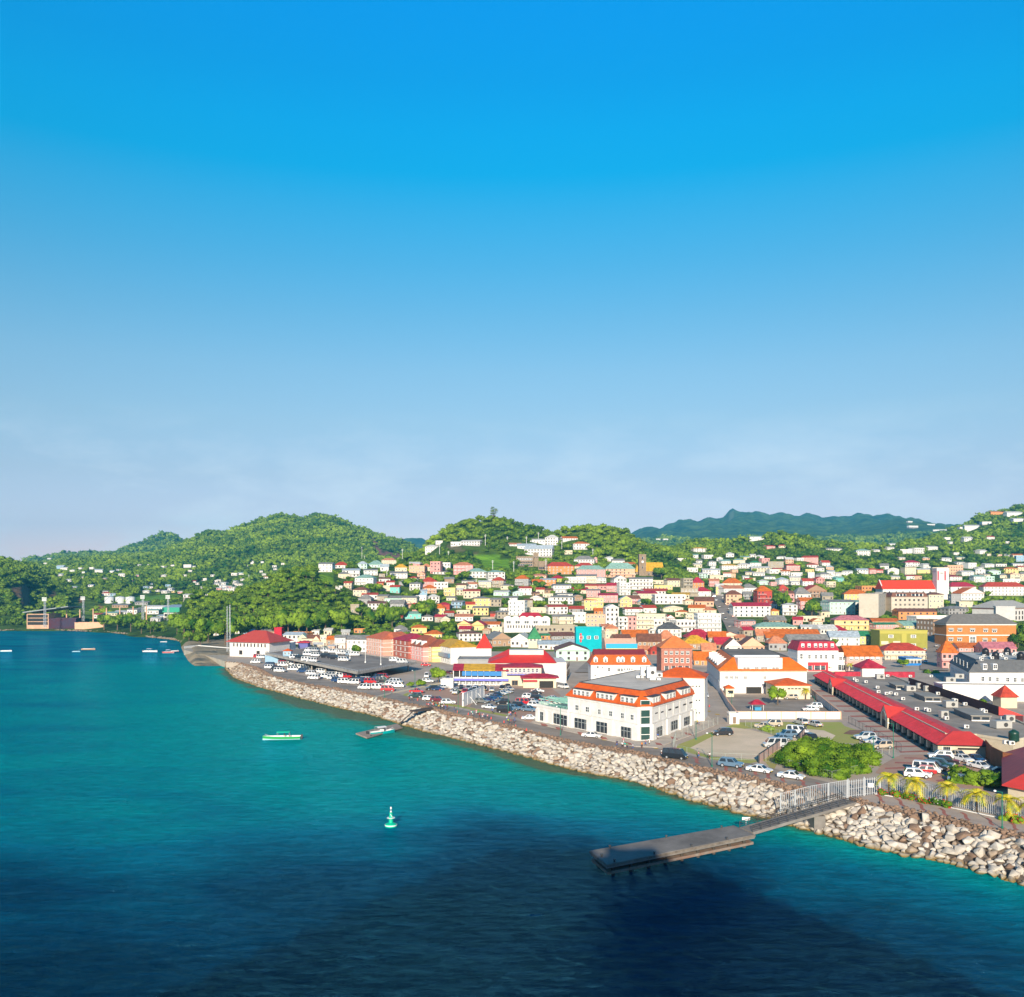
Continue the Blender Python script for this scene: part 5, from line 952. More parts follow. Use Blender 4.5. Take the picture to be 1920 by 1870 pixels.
for px in (500, 548): b = MB(); o = MB().lathe([(1.3,0),(1.3,.12)], WHITE, 16).ob('round_window', h.root if px > 535 else h3.root, (h if px > 535 else h3).L((gp(1100+px/4.8, 1082, h.z0)[0]*1., h.p0[1]-.02), h.z0+3.6)); o.rotation_euler = (R(90),0,0)
# castle-like house on the hill
h = phero(1190, 1345, 505, 590, 10, STONE, f=ZC, name='castle_house', label='stone mansion with battlements and open galleries on the hillside', cat='mansion'); h.flat(rise=.8)
for k in range(3): h.row(h.p0, h.p1, 9, (h.zt-h.z0)*(.8-.3*k), 1.6, 2.0, 'arch' if k else 'sash')
h.box('gallery', h.p0, h.p1, -.05, 1.02, 1.6, .02, (h.zt-h.z0)*.52, (h.zt-h.z0)*.58, STONE)
for i in range(12): h.box('merlon', h.p0, h.p1, i/12., i/12.+.045, .15, -.2, h.zt-h.z0+.8, h.zt-h.z0+1.5, STONE)
h = phero(1345, 1390, 475, 600, 7, STONE, f=ZC, name='castle_tower', label='square battlemented stone tower of the hillside mansion', cat='tower'); h.flat(rise=1.); h.row(h.p0, h.p1, 2, (h.zt-h.z0)*.75, .9, 1.6, 'arch')
for i in range(4): h.box('merlon', h.p0, h.p1, i/4.+.02, i/4.+.15, .15, -.2, h.zt-h.z0+1., h.zt-h.z0+1.8, STONE)
h = phero(1390, 1468, 545, 625, 9, STONE, f=ZC, name='castle_house', label='lower stone wing with dark arches right of the battlemented tower', cat='mansion'); h.flat(rise=.8); h.row(h.p0, h.p1, 4, (h.zt-h.z0)*.3, 1.8, 2.6, 'archdark')
# long white arched building with red roof
h = phero(1080, 1495, 1062, 1178, 14, 'w', f=ZC, name='school_building', label='long white building with arched gables and a low red roof above the market', cat='school'); zt = h.zt-h.z0; h.flat(rise=.5)
for k in range(5): x = .08+.195*k; h.win(h.p0[0]+(h.p1[0]-h.p0[0])*(x+.02), h.p0[1], h.z0+zt*.76, 3.6, 1.8, 'sash', 0)
h.row(h.p0, h.p1, 15, zt*.42, .8, 1.8, 'dark')
for k in range(6):
    x = (h.p0[0]*(1-(.09+k*.163))+h.p1[0]*(.09+k*.163)); b = MB(); pts = [(2.9*math.cos(q), .9*2.4*math.sin(q)) for q in np.linspace(0, math.pi, 11)]
    b.mesh([(p[0],-.2,p[1]) for p in pts]+[(p[0],.3,p[1]) for p in pts], [tuple(range(11))[::-1], tuple(range(11,22))]+[(i,i+1,12+i,11+i) for i in range(10)], WHITE); b.ob('arched_gable', h.root, h.L((x, h.p0[1]), h.zt))
b = MB(); q = [h.L((h.p0[0]*.72+h.p1[0]*.28, h.p0[1]+1.5), h.zt), h.L((h.p0[0]*.12+h.p1[0]*.88, h.p0[1]+1.5), h.zt), h.L((h.p0[0]*.12+h.p1[0]*.88, h.p0[1]+13), h.zt), h.L((h.p0[0]*.72+h.p1[0]*.28, h.p0[1]+13), h.zt)]
m0 = ((q[0][0]+4), q[0][1]+5.7, q[0][2]+4.4); m1 = (q[1][0]-4, q[0][1]+5.7, q[0][2]+4.4); b.mesh(q+[m0, m1], [(0,1,5,4),(1,2,5),(2,3,4,5),(3,0,4)], roofmat('R')); b.ob('roof', h.root)
# white hall, green roof
h = phero(1300, 1415, 1238, 1322, 20, 'c', f=ZC, name='hall', label='cream hall with steep green metal roof', cat='hall'); h.hip(7., roofmat('G'), .5, gable=True); h.row(h.p0, h.p1, 3, 5, 1.4, 1.6)
# turquoise block
h = phero(1080, 1128, 1178, 1222, 12, surf('turquoise_render', (.0,.42,.47), .85, .1, .4), name='turquoise_block', label='bright turquoise flat roofed block in the middle of town', cat='building'); h.flat(rise=.5); h.row(h.p0, h.p1, 3, (h.zt-h.z0)*.6, 2.2, 1.8, 'sash'); h.box('red_door_panel', h.p0, h.p1, .15, .22, .08, .01, (h.zt-h.z0)*.4, (h.zt-h.z0)*.78, REDP)
# shop with blue and yellow fascia
h = phero(175, 452, 1330, 1400, 14, 'c', f=Z4, name='shop_building', label='shop with peach roof and a blue and yellow fascia board', cat='shop'); h.hip(5.5, surf('peach_sheet', (.75,.42,.30), .7, .1, .5), .3, gable=True)
zt = h.zt-h.z0; h.box('blue_fascia', h.p0, h.p1, -.01, 1.01, .7, .5, zt+.3, zt+3.0, plain('sign_blue', (.0,.36,.62), .5)); h.box('yellow_fascia', h.p0, h.p1, -.01, 1.01, .7, .5, zt-1.0, zt+.3, plain('sign_yellow', (.85,.70,.05), .5))
# cream parliament like block far right
h = phero(1690, 1990, 870, 985, 20, surf('pale_render', (.68,.66,.62), .9, .1, .4), f=Z5, name='court_building', label='large pale building with tall windows and broad grey hipped roof at right', cat='building', slope=-2); h.hip(5.5, surf('cool_grey_roof', (.42,.41,.38), .85, .12, .5), 1.0)
zt = h.zt-h.z0; h.band(zt-1.2, .5, .25, roofmat('n')); h.row(h.p0, h.p1, 10, zt*.62, 1.4, 2.6, 'dark'); h.row(h.p0, h.p1, 10, zt*.26, 1.4, 2.6, 'dark')
h = phero(1500, 1690, 862, 960, 14, surf('pale_shade', (.60,.585,.56), .9, .1, .4), f=Z5, name='court_building', label='pale side wing left of the large grey roofed building', cat='building', slope=4); h.flat(rise=.8); zt = h.zt-h.z0; h.row(h.p0, h.p1, 6, zt*.6, 1.2, 2.2, 'dark'); h.row(h.p0, h.p1, 6, zt*.25, 1.2, 2.2, 'dark')

# F: market with red pyramid and verandahs
h = phero(918, 1062, 1242.5, 1280, 26, 'w', name='fish_market', label='white market hall with long red hipped roof', cat='market hall'); zt = h.zt-h.z0
b = MB(); P = [h.L(h.p0), h.L(h.p1), (h.L(h.p1)[0]+3, h.L(h.p1)[1]+26), (h.L(h.p0)[0]+3, h.L(h.p0)[1]+26)]; RB = surf('market_red', (.72,.035,.02), .5, .1, .5)
w = P[1][0]-P[0][0]; b.mesh([(P[0][0]-.8,P[0][1]-.8,zt-.1),(P[1][0]-4,P[0][1]-.8,zt-.1),(P[0][0]+8,P[0][1]+7,zt+2.6),(P[1][0]-9,P[0][1]+7,zt+2.6),(P[1][0]-4,P[0][1]+22,zt-.1),(P[1][0]-9,P[0][1]+14,zt+4.6),(P[0][0]+8,P[0][1]+14,zt+4.6),(P[0][0]-.8,P[0][1]+22,zt-.1)], [(0,1,3,2),(1,4,5,3),(4,7,6,5),(7,0,2,6)], RB)
b.mesh([(P[0][0]+8,P[0][1]+7,zt+2.6),(P[1][0]-9,P[0][1]+7,zt+2.6),(P[1][0]-9,P[0][1]+7.2,zt+4.5),(P[0][0]+8,P[0][1]+7.2,zt+4.5),(P[0][0]+8,P[0][1]+14,zt+4.6),(P[1][0]-9,P[0][1]+14,zt+4.6)], [(0,1,2,3),(3,2,5,4)], surf('clerestory', (.60,.60,.57), .8, .1, .4)); b.ob('roof', h.root)
al = math.atan2(26, 3); h.row(h.p1, (h.p1[0]+3, h.p1[1]+26), 5, zt*.7, 2., 1.6, 'dark'); h.row(h.p1, (h.p1[0]+3, h.p1[1]+26), 5, zt*.3, 2., 2., 'dark')
h = phero(851, 943, 1256, 1285, 12, surf('white_timber', (.70,.70,.70), .8, .1, .6), name='verandah_building', label='two-storey verandah building with blue blinds and crimson and amber roof', cat='market building', slope=1); zt = h.zt-h.z0
b = MB(); a_, c_ = h.L(h.p0), h.L(h.p1); d_ = 12
for t0, t1, m in ((-.02,.20,roofmat('R')),(.20,.84,roofmat('y')),(.84,1.12,roofmat('R'))):
    f = lambda t, o_, z: (a_[0]+(c_[0]-a_[0])*t, a_[1]+(c_[1]-a_[1])*t+o_, z); b.mesh([f(t0,-1.6,zt-.1),f(t1,-1.6,zt-.1),f(t1,5.5,zt+1.9),f(t0,5.5,zt+1.9),f(t0,-1.6,zt-.3),f(t1,-1.6,zt-.3),f(t1,12,zt-.1),f(t0,12,zt-.1)], [(0,1,2,3),(4,5,1,0),(3,2,6,7)], m)
b.ob('roof', h.root); BLUE = plain('blind_blue', (.02,.20,.50), .6); VIO = plain('violet_blue', (.16,.16,.62), .6)
h.box('upper_opening', h.p0, h.p1, .0, 1.0, .03, .01, zt-2.9, zt-.2, plain('dark_opening', (.03,.028,.025), .9)); h.box('blue_blind', h.p0, h.p1, .18, .98, 1.5, 1.45, zt-2.3, zt-.5, BLUE); h.box('floor_slab', h.p0, h.p1, -.02, 1.02, 1.5, .02, zt-3.5, zt-3.3, WHITE); h.box('violet_awning', h.p0, h.p1, -.02, 1.12, 2.0, 1.4, zt-4.2, zt-3.4, VIO)
h.row(h.p0, h.p1, 13, 2.4, .8, .7, 'shade'); h.row(h.p0, h.p1, 14, .9, 1.1, 1.2, 'grille')
for i in range(9): h.box('post', h.p0, h.p1, i/8.*.985, i/8.*.985+.012, 1.5, 1.3, 0, zt-.2, WHITE)
h = phero(943, 1015, 1251, 1286, 10, 'c', name='market_annex', label='market annex with violet balcony rails and crimson lean-to roofs', cat='market building'); zt = h.zt-h.z0; h.hip(1.2, roofmat('R'), .8)
h.box('balcony', h.p0, h.p1, .1, .98, 1.6, .02, zt-3.0, zt-2.8, VIO)
for i in range(24): h.box('railing', h.p0, h.p1, .1+i*.0365, .108+i*.0365, 1.6, 1.52, zt-2.8, zt-1.7, VIO)
h.row(h.p0, h.p1, 8, zt-1.3, 1., 1.6, 'sash'); h.wins(h.p0, h.p1, [(1385,1445,620,668)], 'dark', f=Z7)
h = phero(981, 1043, 1271, 1290, 7, 'c', name='market_stall', label='cream market stall with crimson lean-to roof right of the violet balcony', cat='stall'); h.hip(1.3, roofmat('R'), 1.1); h.wins(h.p0, h.p1, [(1660,1800,625,700)], 'shade', f=Z7); h.box('red_awning', h.p0, h.p1, .0, .42, 1.4, .3, 2.6, 3.1, REDP)
x, y = gp(905.5, 1251); h = Hero('pyramid_tower', 'market corner with tall steep red pyramid roof', 'tower', [(x-3.6,y+20),(x+3.6,y+20),(x+3.6,y+27),(x-3.6,y+27)], G, 12.4, 'w'); b = MB(); b.mesh([(-4.2,-4.2,7.8),(4.2,-4.2,7.8),(4.2,4.2,7.8),(-4.2,4.2,7.8),(0,0,15.2)], [(3,2,1,0),(0,1,4),(1,2,4),(2,3,4),(3,0,4)], surf('market_red', (0,0,0))); b.ob('roof', h.root)
h = phero(858, 922, 1238, 1262, 20, 'g', name='low_warehouse', label='low grey flat roofed shed left of the red market roof', cat='shed'); h.flat(rise=.4)

# W: waterfront row
PK = surf('salmon_render', (.70,.38,.28), .9, .1, .4)
def rowhouse(x0, x1, ye, yb, sl, d, wall, rise, roof, label, cols, fl, kind='sash', hipgable=False, roofkind='hip', shop=True, f=ZC):
    h = phero(x0, x1, ye, yb, d, wall, f=f, name='waterfront_building', label=label, cat='waterfront building', slope=sl); zt = h.zt-h.z0
    if roofkind == 'hip': h.hip(rise, roof, .6, gable=hipgable)
    elif roofkind == 'm': h.mans(rise, 1.8, roof, CONC)
    for k in range(fl): h.row(h.p0, h.p1, cols, zt*(k+.55)/fl, min(1.5, 1.0+zt/fl*.06), min(1.9, zt/fl*.5), kind if k or not shop else 'shop')
    for k in range(1, fl): h.band(zt*k/fl, .25, .1, WHITE)
    return h
h = rowhouse(1380, 1525, 1232, 1385, 5, 16, PK, 3.6, surf('salmon_tiles', (.62,.16,.07), .7, .2, .6), 'salmon three-storey building with white bands at the far end of the parking deck', 6, 4, f=(400,940,4.8))
h = rowhouse(1525, 1620, 1232, 1392, 1, 16, PK, 3.2, MATS['salmon_tiles'], 'salmon building end with coral columns facing the parking deck', 4, 4, f=(400,940,4.8))
h = rowhouse(1620, 1755, 1248, 1410, 5, 15, surf('brick_red', (.42,.13,.09), .9, .2, 1.), 3.4, roofmat('R'), 'red brick building with crimson roof on the waterfront row', 3, 3, f=(400,940,4.8))
h = rowhouse(215, 350, 1300, 1430, 6, 14, 'p', 5.5, surf('rust_tiles', (.36,.10,.05), .8, .2, .6), 'pale pink building with rust roof and white dormers on the waterfront row', 5, 3)
for px in (240, 282, 330):
    t = hit_edge(h.p0, h.p1, 720+px/4.8); zt = h.zt-h.z0; o = h.box('dormer', h.p0, h.p1, t-.06, t+.06, -.2, -3., zt+.6, zt+2.9, WHITE); h.win(h.p0[0]+(h.p1[0]-h.p0[0])*t, h.p0[1]+(h.p1[1]-h.p0[1])*t+.1, h.zt+1.8, .9, 1.5, 'arch', 0)
h = rowhouse(350, 435, 1300, 1440, 4, 14, 'y', 3.5, MATS['rust_tiles'], 'yellow building with rust roof and small awnings on the waterfront row', 3, 4, 'shutter')
h = rowhouse(438, 600, 1300, 1450, 8, 15, 'w', 3.2, roofmat('y'), 'white and blue building with glazed balconies under an amber roof', 7, 3); zt = h.zt-h.z0; h.box('glazed_balcony', h.p0, h.p1, .02, .98, 1.2, .02, zt*.38, zt*.62, plain('window_blue', (.12,.22,.33), .2))
h = rowhouse(600, 760, 1290, 1400, -6, 14, 'c', 3., roofmat('y'), 'cream building with amber roof behind the white and blue building', 6, 3, 'dark')
# deco: white hall with red roof at the left end
h = phero(431, 505, 1204, 1232, 19, 'w', name='port_building', label='white two-storey port building with broad red hipped roof by the masts', cat='port building', slope=2.5); h.hip(6.0, surf('port_red', (.50,.07,.05), .6, .1, .5), 1.6); zt = h.zt-h.z0; h.row(h.p0, h.p1, 10, zt*.78, .8, 1.8, 'dark'); h.row(h.p0, h.p1, 2, zt*.28, 2.2, 2.4, 'shade')
h = phero(505, 545, 1207, 1226, 12, 'w', name='port_annex', label='white flat roofed annex right of the red roofed port building', cat='annex'); h.flat(rise=.5); h.row(h.p0, h.p1, 1, 2.2, 9, 3., 'shade')
h = phero(514, 528, 1178, 1205, 6, surf('crimson_render', (.55,.02,.04), .8, .1, .5), name='red_tower', label='narrow crimson block behind the port building', cat='building'); h.flat(rise=.4)
h = phero(559, 577, 1205, 1222, 8, surf('violet_render', (.15,.15,.4), .8, .1, .5), name='low_kiosk', label='small violet kiosk with crimson canopy behind the parking deck', cat='kiosk'); h.hip(1., REDP, 1.2)

# the far shore: stadium, tanks, masts, hall
def shore_hero(*a, **k): return phero(*a, f=(0,940,4), z=4.2, **k)
h = shore_hero(200, 365, 845, 935, 26, surf('peach_concrete', (.66,.40,.26), .85, .15, .2), name='stadium_stand', label='peach stadium grandstand with slanting grey roof on the far shore', cat='stadium', slope=0); zt = h.zt-h.z0
for k in range(3): h.row(h.p0, h.p1, 9, zt*(.2+.3*k), 3., 3., 'shade')
h2 = shore_hero(365, 570, 880, 935, 12, surf('stadium_seats', (.035,.035,.065), .9, .5, .1, col2=(.09,.02,.025)), name='stadium_terrace', label='dark terrace of seats under the slanting stadium roof', cat='stadium'); h2.flat(rise=.3)
b = MB(); p = [h.L(h.p0), h.L(h2.p1)]; b.mesh([(p[0][0]-2,p[0][1]-4,zt+1),(p[1][0]-6,p[0][1]-4,zt+7),(p[1][0]-6,p[0][1]+34,zt+6),(p[0][0]-2,p[0][1]+34,zt),(p[0][0]-2,p[0][1]-4,zt+2),(p[1][0]-6,p[0][1]-4,zt+8),(p[1][0]-6,p[0][1]+34,zt+7),(p[0][0]-2,p[0][1]+34,zt+1)], [(3,2,1,0),(4,5,6,7),(0,1,5,4),(1,2,6,5),(2,3,7,6),(3,0,4,7)], surf('stand_roof', (.30,.33,.32), .7, .15, .1)); b.ob('roof', h.root)
for i in range(9): x = p[0][0]+6+i*13.5; MB().tube((x,p[0][1]+14,0),(x,p[0][1]+14,zt+1.8+i*.75),.6,.6,wallmat('k'),6).ob('column', h.root)
h = shore_hero(560, 775, 912, 938, 8, wallmat('k'), name='sea_wall_building', label='low peach building along the far shore beside the stadium', cat='building'); h.flat(rise=.3)
h = shore_hero(572, 692, 828, 892, 4, 'w', name='scoreboard', label='large blank white screen beside the stadium on the far shore', cat='screen'); h.flat(rise=.3, mat=WHITE)
h = shore_hero(545, 628, 788, 856, 24, surf('tank_pale', (.55,.55,.5), .7, .1, .1), name='silo', label='pale round-ended storage block behind the white screen', cat='storage'); h.flat(rise=.3)
for i, px in enumerate((805, 887, 964)):
    x, y, z = hit(px/4, 940+768/4., 700) or (0,0,0); r = 35/4.*y/F; hh = 50/4.*y/F; t = thing('storage_tank', ['leftmost of the three white oil storage tanks on the far shore','middle of the three white oil storage tanks on the far shore','rightmost of the three white oil storage tanks on the far shore'][i], 'storage tank', (x, y+r, z-.5), 0, 'white oil storage tanks')
    TW = plain('tank_white', (.72,.72,.72), .5); MB().lathe([(r,0),(r,hh),(r*.5,hh+.8),(.2,hh+1.2)], TW, 32).ob('shell', t, smooth=False)
    b = MB()
    for k in range(10): q = R(200+k*9); q2 = R(209+k*9); b.tube((math.cos(q)*(r+.3), math.sin(q)*(r+.3), hh*k/10.),(math.cos(q2)*(r+.3), math.sin(q2)*(r+.3), hh*(k+1)/10.),.25,.25,STEEL,5)
    b.ob('stair', t); occupy(px/4-9, px/4+9, 1117, 1132, y)
h = shore_hero(1228, 1330, 835, 915, 24, 'w', name='stadium_pavilion', label='white pavilion with bright green roof across the bay', cat='pavilion'); h.flat(rise=.3); zt = h.zt-h.z0
b = MB(); a_, c_ = h.L(h.p0), h.L(h.p1); b.box(a_[0]-1, c_[0]+3, a_[1]-2, a_[1]+26, zt+.3, zt+5.5, plain('sign_green', (.0,.32,.18), .5)); b.mesh([(a_[0]-1,a_[1]-2,zt+5.5),(c_[0]+3,a_[1]-2,zt+5.5),(c_[0]+3,a_[1]+26,zt+8),(a_[0]-1,a_[1]+26,zt+8)], [(0,1,2,3)], STEEL); b.ob('green_roof', h.root); h.row(h.p0, h.p1, 6, zt*.75, 2.4, 3, 'shade'); h.row(h.p0, h.p1, 4, zt*.35, 4, 4, 'dark')
shed = '''775 880 840 862 c m;1080 1240 792 835 w w;1100 1190 820 850 w m;950 1030 815 850 w g;1030 1080 808 830 g g;840 960 780 800 n g;1010 1110 760 780 g g;700 755 850 880 w r;1130 1200 880 905 w w;1175 1230 862 880 w b;860 930 830 850 g w;930 1000 838 852 w w;1600 1640 985 1010 w w'''
for ln in shed.split(';'):
    q = ln.split(); x0, x1, y0, y1 = map(float, q[:4]); house(x0/4, x1/4, 940+y0/4, 940+y1/4, 2, 'g', q[4], q[5], yaw=random.uniform(-8,8), dep=14, cat='shed', name='shed', kind='dark', floors=1)
def lattice_mast(x, y, z, hh, w, label, name='floodlight_mast', head=None, cat='floodlight mast', arms=4):
    root = thing(name, label, cat, (x, y, z)); b = MB(); n = max(5, int(hh/(w*1.3)))
    for sx in (-1, 1):
        for sy in (-1, 1): b.tube((sx*w/2, sy*w/2, 0), (sx*w*.3, sy*w*.3, hh), w*.07, w*.06, STEEL, 4)
    for i in range(n):
        za, zb = hh*i/n, hh*(i+1)/n; wa, wb = w/2*(1-.4*i/n), w/2*(1-.4*(i+1)/n); s = 1 if i % 2 else -1
        for sy in (-1, 1): b.tube((-wa*s, sy*wa, za), (wb*s, sy*wb, zb), w*.04, w*.04, STEEL, 4); b.tube((sy*wa, -wa*s, za), (sy*wb, wb*s, zb), w*.04, w*.04, STEEL, 4); b.tube((-wa, sy*wa, za), (wa, sy*wa, za), w*.04, w*.04, STEEL, 4)
    b.ob('lattice', root)
    if head: 
        b = MB()
        for r in range(3):
            for c in range(4): b.box(-head/2+c*head/4, -head/2+(c+.8)*head/4, -1.2, -.7, hh-1.+r*head*.28, hh-1.+r*head*.28+head*.2, WHITE)
            b.box(-head/2, head/2, -.7, -.6, hh-.9+r*head*.28, hh-.7+r*head*.28, STEEL)
        b.ob('lamp_array', root)
    return root
for i, (px, yt, yb) in enumerate([(337,695,895),(625,690,820),(1072,680,820),(1262,680,790)]):
    y = 880 if i < 1 else 930; x, y = gp(px/4, 1100, G)[0] if 0 else (px/4-CX)/F*y, y; z = 4.; hh = (H-(940+yt/4-HY)*y/F)-z-6
    lattice_mast(x, y, z, hh, 2.0, ['latticed floodlight mast in front of the stadium stand','floodlight mast behind the white screen on the far shore','floodlight mast right of the white storage tanks','floodlight mast above the green roofed pavilion'][i], head=4.6, name='floodlight_mast')
for px, yb, yt, lb in ((431,1224,1134,'taller radio mast of the pair beside the port building'),(426,1222,1137,'slimmer twin radio mast standing just left of the other mast')):
    x, y = gp(px, yb, G); lattice_mast(x, y, G, (H-(yt-HY)*y/F)-G, 0.8 if px > 427 else .6, lb, 'radio_mast', None, 'radio mast')

# ---------------------------------------------------------------- parking deck
DK = [(-62.6,367.),(-128.6,472.),(-111.,520.),(-43.8,416.)]
root = thing('parking_deck', 'raised concrete parking deck beside the van park', 'parking deck', (*DK[0], G)); l = [(p[0]-DK[0][0], p[1]-DK[0][1]) for p in DK]
b = MB(); b.prism(l, 3.4, 4.1, CONC); b.poly([(p[0],p[1],4.104) for p in offset(l, -.1)][::-1 if False else 1], surf('deck_asphalt', (.33,.28,.235), .9, .25, .1)); b.ob('deck', root)
for i in range(4):
    p, q = l[i], l[(i+1)%4]; L_ = math.hypot(q[0]-p[0], q[1]-p[1]); al = math.atan2(q[1]-p[1], q[0]-p[0]); b = MB(); M = Matrix.Translation((p[0],p[1],0)) @ Matrix.Rotation(al, 4, 'Z')
    b.box(.2, L_-.2, -.2, .0, 4.104, 4.5, CONC, M)
    for k in range(int(L_/1.6)): b.box(.3+k*1.6, .42+k*1.6, -.16, -.04, 4.5, 5.1, STEEL, M)
    b.box(.2, L_-.2, -.17, -.03, 5.0, 5.12, STEEL, M); b.ob('railing', root)
for i in range(7):
    for j in range(3):
        u, v = (i+.3)/7., .06+.44*j; x = (l[0][0]*(1-u)+l[1][0]*u)*(1-v)+(l[3][0]*(1-u)+l[2][0]*u)*v; y = (l[0][1]*(1-u)+l[1][1]*u)*(1-v)+(l[3][1]*(1-u)+l[2][1]*u)*v; MB().lathe([(.35,-.2),(.35,3.4)], CONC, 10).ob('column', root, (x, y, 0))
occupy(497, 782, 1226, 1262, 367)
for i, (px, yb) in enumerate([(685,1248),(714,1252),(656,1240),(631,1234),(606,1229)]):
    x, y = gp(px, yb-5, G+4.1); t = thing('lamp_post', ['slim white lamp post on the parking deck, nearest the ramp' if i == 1 else 'slim white lamp post standing on the parking deck asphalt'][0], 'lamp post', (x, y, G+4.11), 0, 'lamp posts on the parking deck'); b = MB(); b.lathe([(.35,0),(.3,.7),(.12,.72),(.08,8.)], WHITE, 8); b.ob('pole', t); MB().box(-.9,.9,-.15,.15,7.9,8.1,STEEL).ob('lamp_head', t)
bt = thing('ticket_booth', 'small pale blue booth with orange roof on the parking deck', 'booth', (*gp(538,1231,G+4.1), G+4.11)); MB().box(-2,2,0,3.4,0,2.7,wallmat('b')).ob('wall', bt); put_window(bt,-.9,0,1.5,.9,1.1); put_window(bt,.9,0,1.5,.9,1.1); MB().mesh([(-2.4,-.4,2.65),(2.4,-.4,2.65),(2.4,3.8,2.65),(-2.4,3.8,2.65),(0,1.7,3.9)],[(3,2,1,0),(0,1,4),(1,2,4),(2,3,4),(3,0,4)],TERRA).ob('roof', bt)
h = Hero('mural_hut', 'low pale blue painted hut under the left end of the parking deck', 'hut', para(gp(497,1242),gp(521,1243.5),6), G, 7.6, 'b'); h.flat(rise=.3)
b = MB(); p0, p1 = gp(488,1224), gp(577,1213); L_ = math.hypot(p1[0]-p0[0],p1[1]-p0[1]); root = thing('long_shelter', 'long pale turquoise roofed shelter behind the parking deck', 'shelter', (*p0, G), math.atan2(p1[1]-p0[1],p1[0]-p0[0])); MB().box(0,L_,-1.5,1.5,3.2,3.5,surf('shelter_roof',(.32,.60,.60),.6,.1,.3)).ob('roof', root)
for i in range(9): MB().tube((L_*(i+.5)/9,0,0),(L_*(i+.5)/9,0,3.2),.1,.1,WHITE,6).ob('post', root)
# ---------------------------------------------------------------- paving, lots and lawns: thin sheets, each a little above the last
def zpts(f, pts): return [(f[0]+x/f[2], f[1]+y/f[2]) for x, y in pts]
ZR = (1200, 1340, 4.174); ZQ = (1600, 1340, 5.844)
def sheet(name, pts, k, mat):
    p = GP(pts); A = sum(p[i-1][0]*p[i][1]-p[i][0]*p[i-1][1] for i in range(len(p)))
    flatpoly(name, p if A > 0 else p[::-1], G+.006*k, mat)
BRK = surf('brick_paving', (.50,.29,.20), .9, .25, .12, col2=(.40,.27,.20)); SAND = surf('sand_gravel', (.80,.62,.44), .95, .2, .08, col2=(.62,.50,.33))
LAWN = surf('lawn_grass', (.30,.36,.06), .95, .35, .12, col2=(.44,.37,.13)); WALK = surf('promenade_paving', (.50,.40,.32), .9, .2, .3, col2=(.41,.33,.27)); REDST = surf('red_paving', (.46,.17,.13), .9, .2, .5)
ASPH = surf('worn_asphalt', (.36,.30,.245), .9, .25, .1); PALE = surf('pavement', (.58,.50,.41), .9, .15, .3)
sheet('brick_lot', zpts(Z7, [(330,775),(480,720),(600,690),(1100,690),(1560,690),(1760,680),(1880,770),(1640,860),(1600,1020),(1560,1045),(1380,965),(900,875),(520,840)]), 1, BRK)
sheet('parking_lot', zpts(Z7, [(960,880),(1000,830),(1110,780),(1200,700),(1560,700),(1720,760),(1600,860),(1500,905),(1380,960),(1260,940)]), 2, ASPH)
sheet('lawn', zpts(Z7, [(290,765),(340,742),(365,760),(330,790),(520,830),(860,868),(1340,965),(1330,982),(840,885),(420,825),(300,785)]), 3, LAWN)
sheet('lawn', zpts(ZR, [(760,62),(1000,58),(1575,60),(1600,90),(1740,135),(1710,230),(1480,215),(1400,300),(1100,330),(1040,450),(980,370),(940,350),(1100,260),(1060,165),(900,110),(800,110)]), 1, LAWN)
sheet('lawn', zpts(ZR, [(280,270),(300,235),(420,190),(560,135),(700,88),(760,62),(830,110),(600,200),(420,280),(560,330),(900,345),(930,365),(820,395),(560,350)]), 2, LAWN)
sheet('sand_lot', zpts(ZR, [(390,262),(560,175),(720,100),(860,118),(1060,172),(1200,190),(1100,270),(935,352),(760,345),(560,322)]), 4, SAND)
sheet('sand_lot', zpts(ZR, [(1180,150),(1300,112),(1440,125),(1530,165),(1480,215),(1340,225),(1200,205)]), 5, SAND)
sheet('bare_earth', zpts(ZR, [(1590,150),(1640,122),(1740,122),(1760,138),(1660,160)]), 6, surf('bare_earth', (.30,.17,.11), .95, .2, .4))
sheet('yard_paving', [(1355,1303),(1520,1303),(1573,1347),(1383,1347)], 1, ASPH)
sheet('shop_walk', [(1520,1289),(1545,1290),(1640,1345),(1757,1418),(1700,1421),(1640,1388),(1577,1352)], 1, WALK)
for i in range(13):
    t = .04+i*.073; t2 = t+.02; a_ = (1520+180*t, 1289+131*t); c_ = (1545+211*t, 1290+128*t); sheet('red_stripe', [a_, c_, (1545+211*t2, 1290+128*t2), (1520+180*t2, 1289+131*t2)], 2, REDST)
sheet('car_park', zpts(ZQ, [(240,640),(300,560),(460,470),(530,440),(830,440),(1000,450),(1380,470),(1450,590),(1640,680),(1560,860),(1100,790),(700,700),(300,655)]), 3, BRK)
for i, q in enumerate([[(340,585),(560,575),(620,590),(350,600)],[(460,520),(640,525),(640,540),(450,535)],[(900,720),(1050,700),(1120,720),(960,760)],[(1060,560),(1250,560),(1230,600),(1070,590)],[(560,470),(760,475),(760,487),(560,482)]]): sheet('red_stripe', zpts(ZQ, q), 4, REDST)
sheet('coast_road', [(c[0], c[1]+.6) for c in CR[6:24]]+[(520,1257),(620,1277),(700,1292),(742,1300),(800,1316),(880,1334),(975,1352),(1060,1370),(1190,1396),(1262,1409),(1330,1425),(1420,1433),(1500,1455),(1600,1478)], 5, ASPH)
sheet('promenade', [(1650,1491),(1700,1499),(1785,1516),(1867,1533),(1990,1556),(1990,1580),(1920,1563),(1865,1555),(1805,1539),(1737,1524),(1668,1512),(1614,1500),(1600,1490)], 7, WALK)
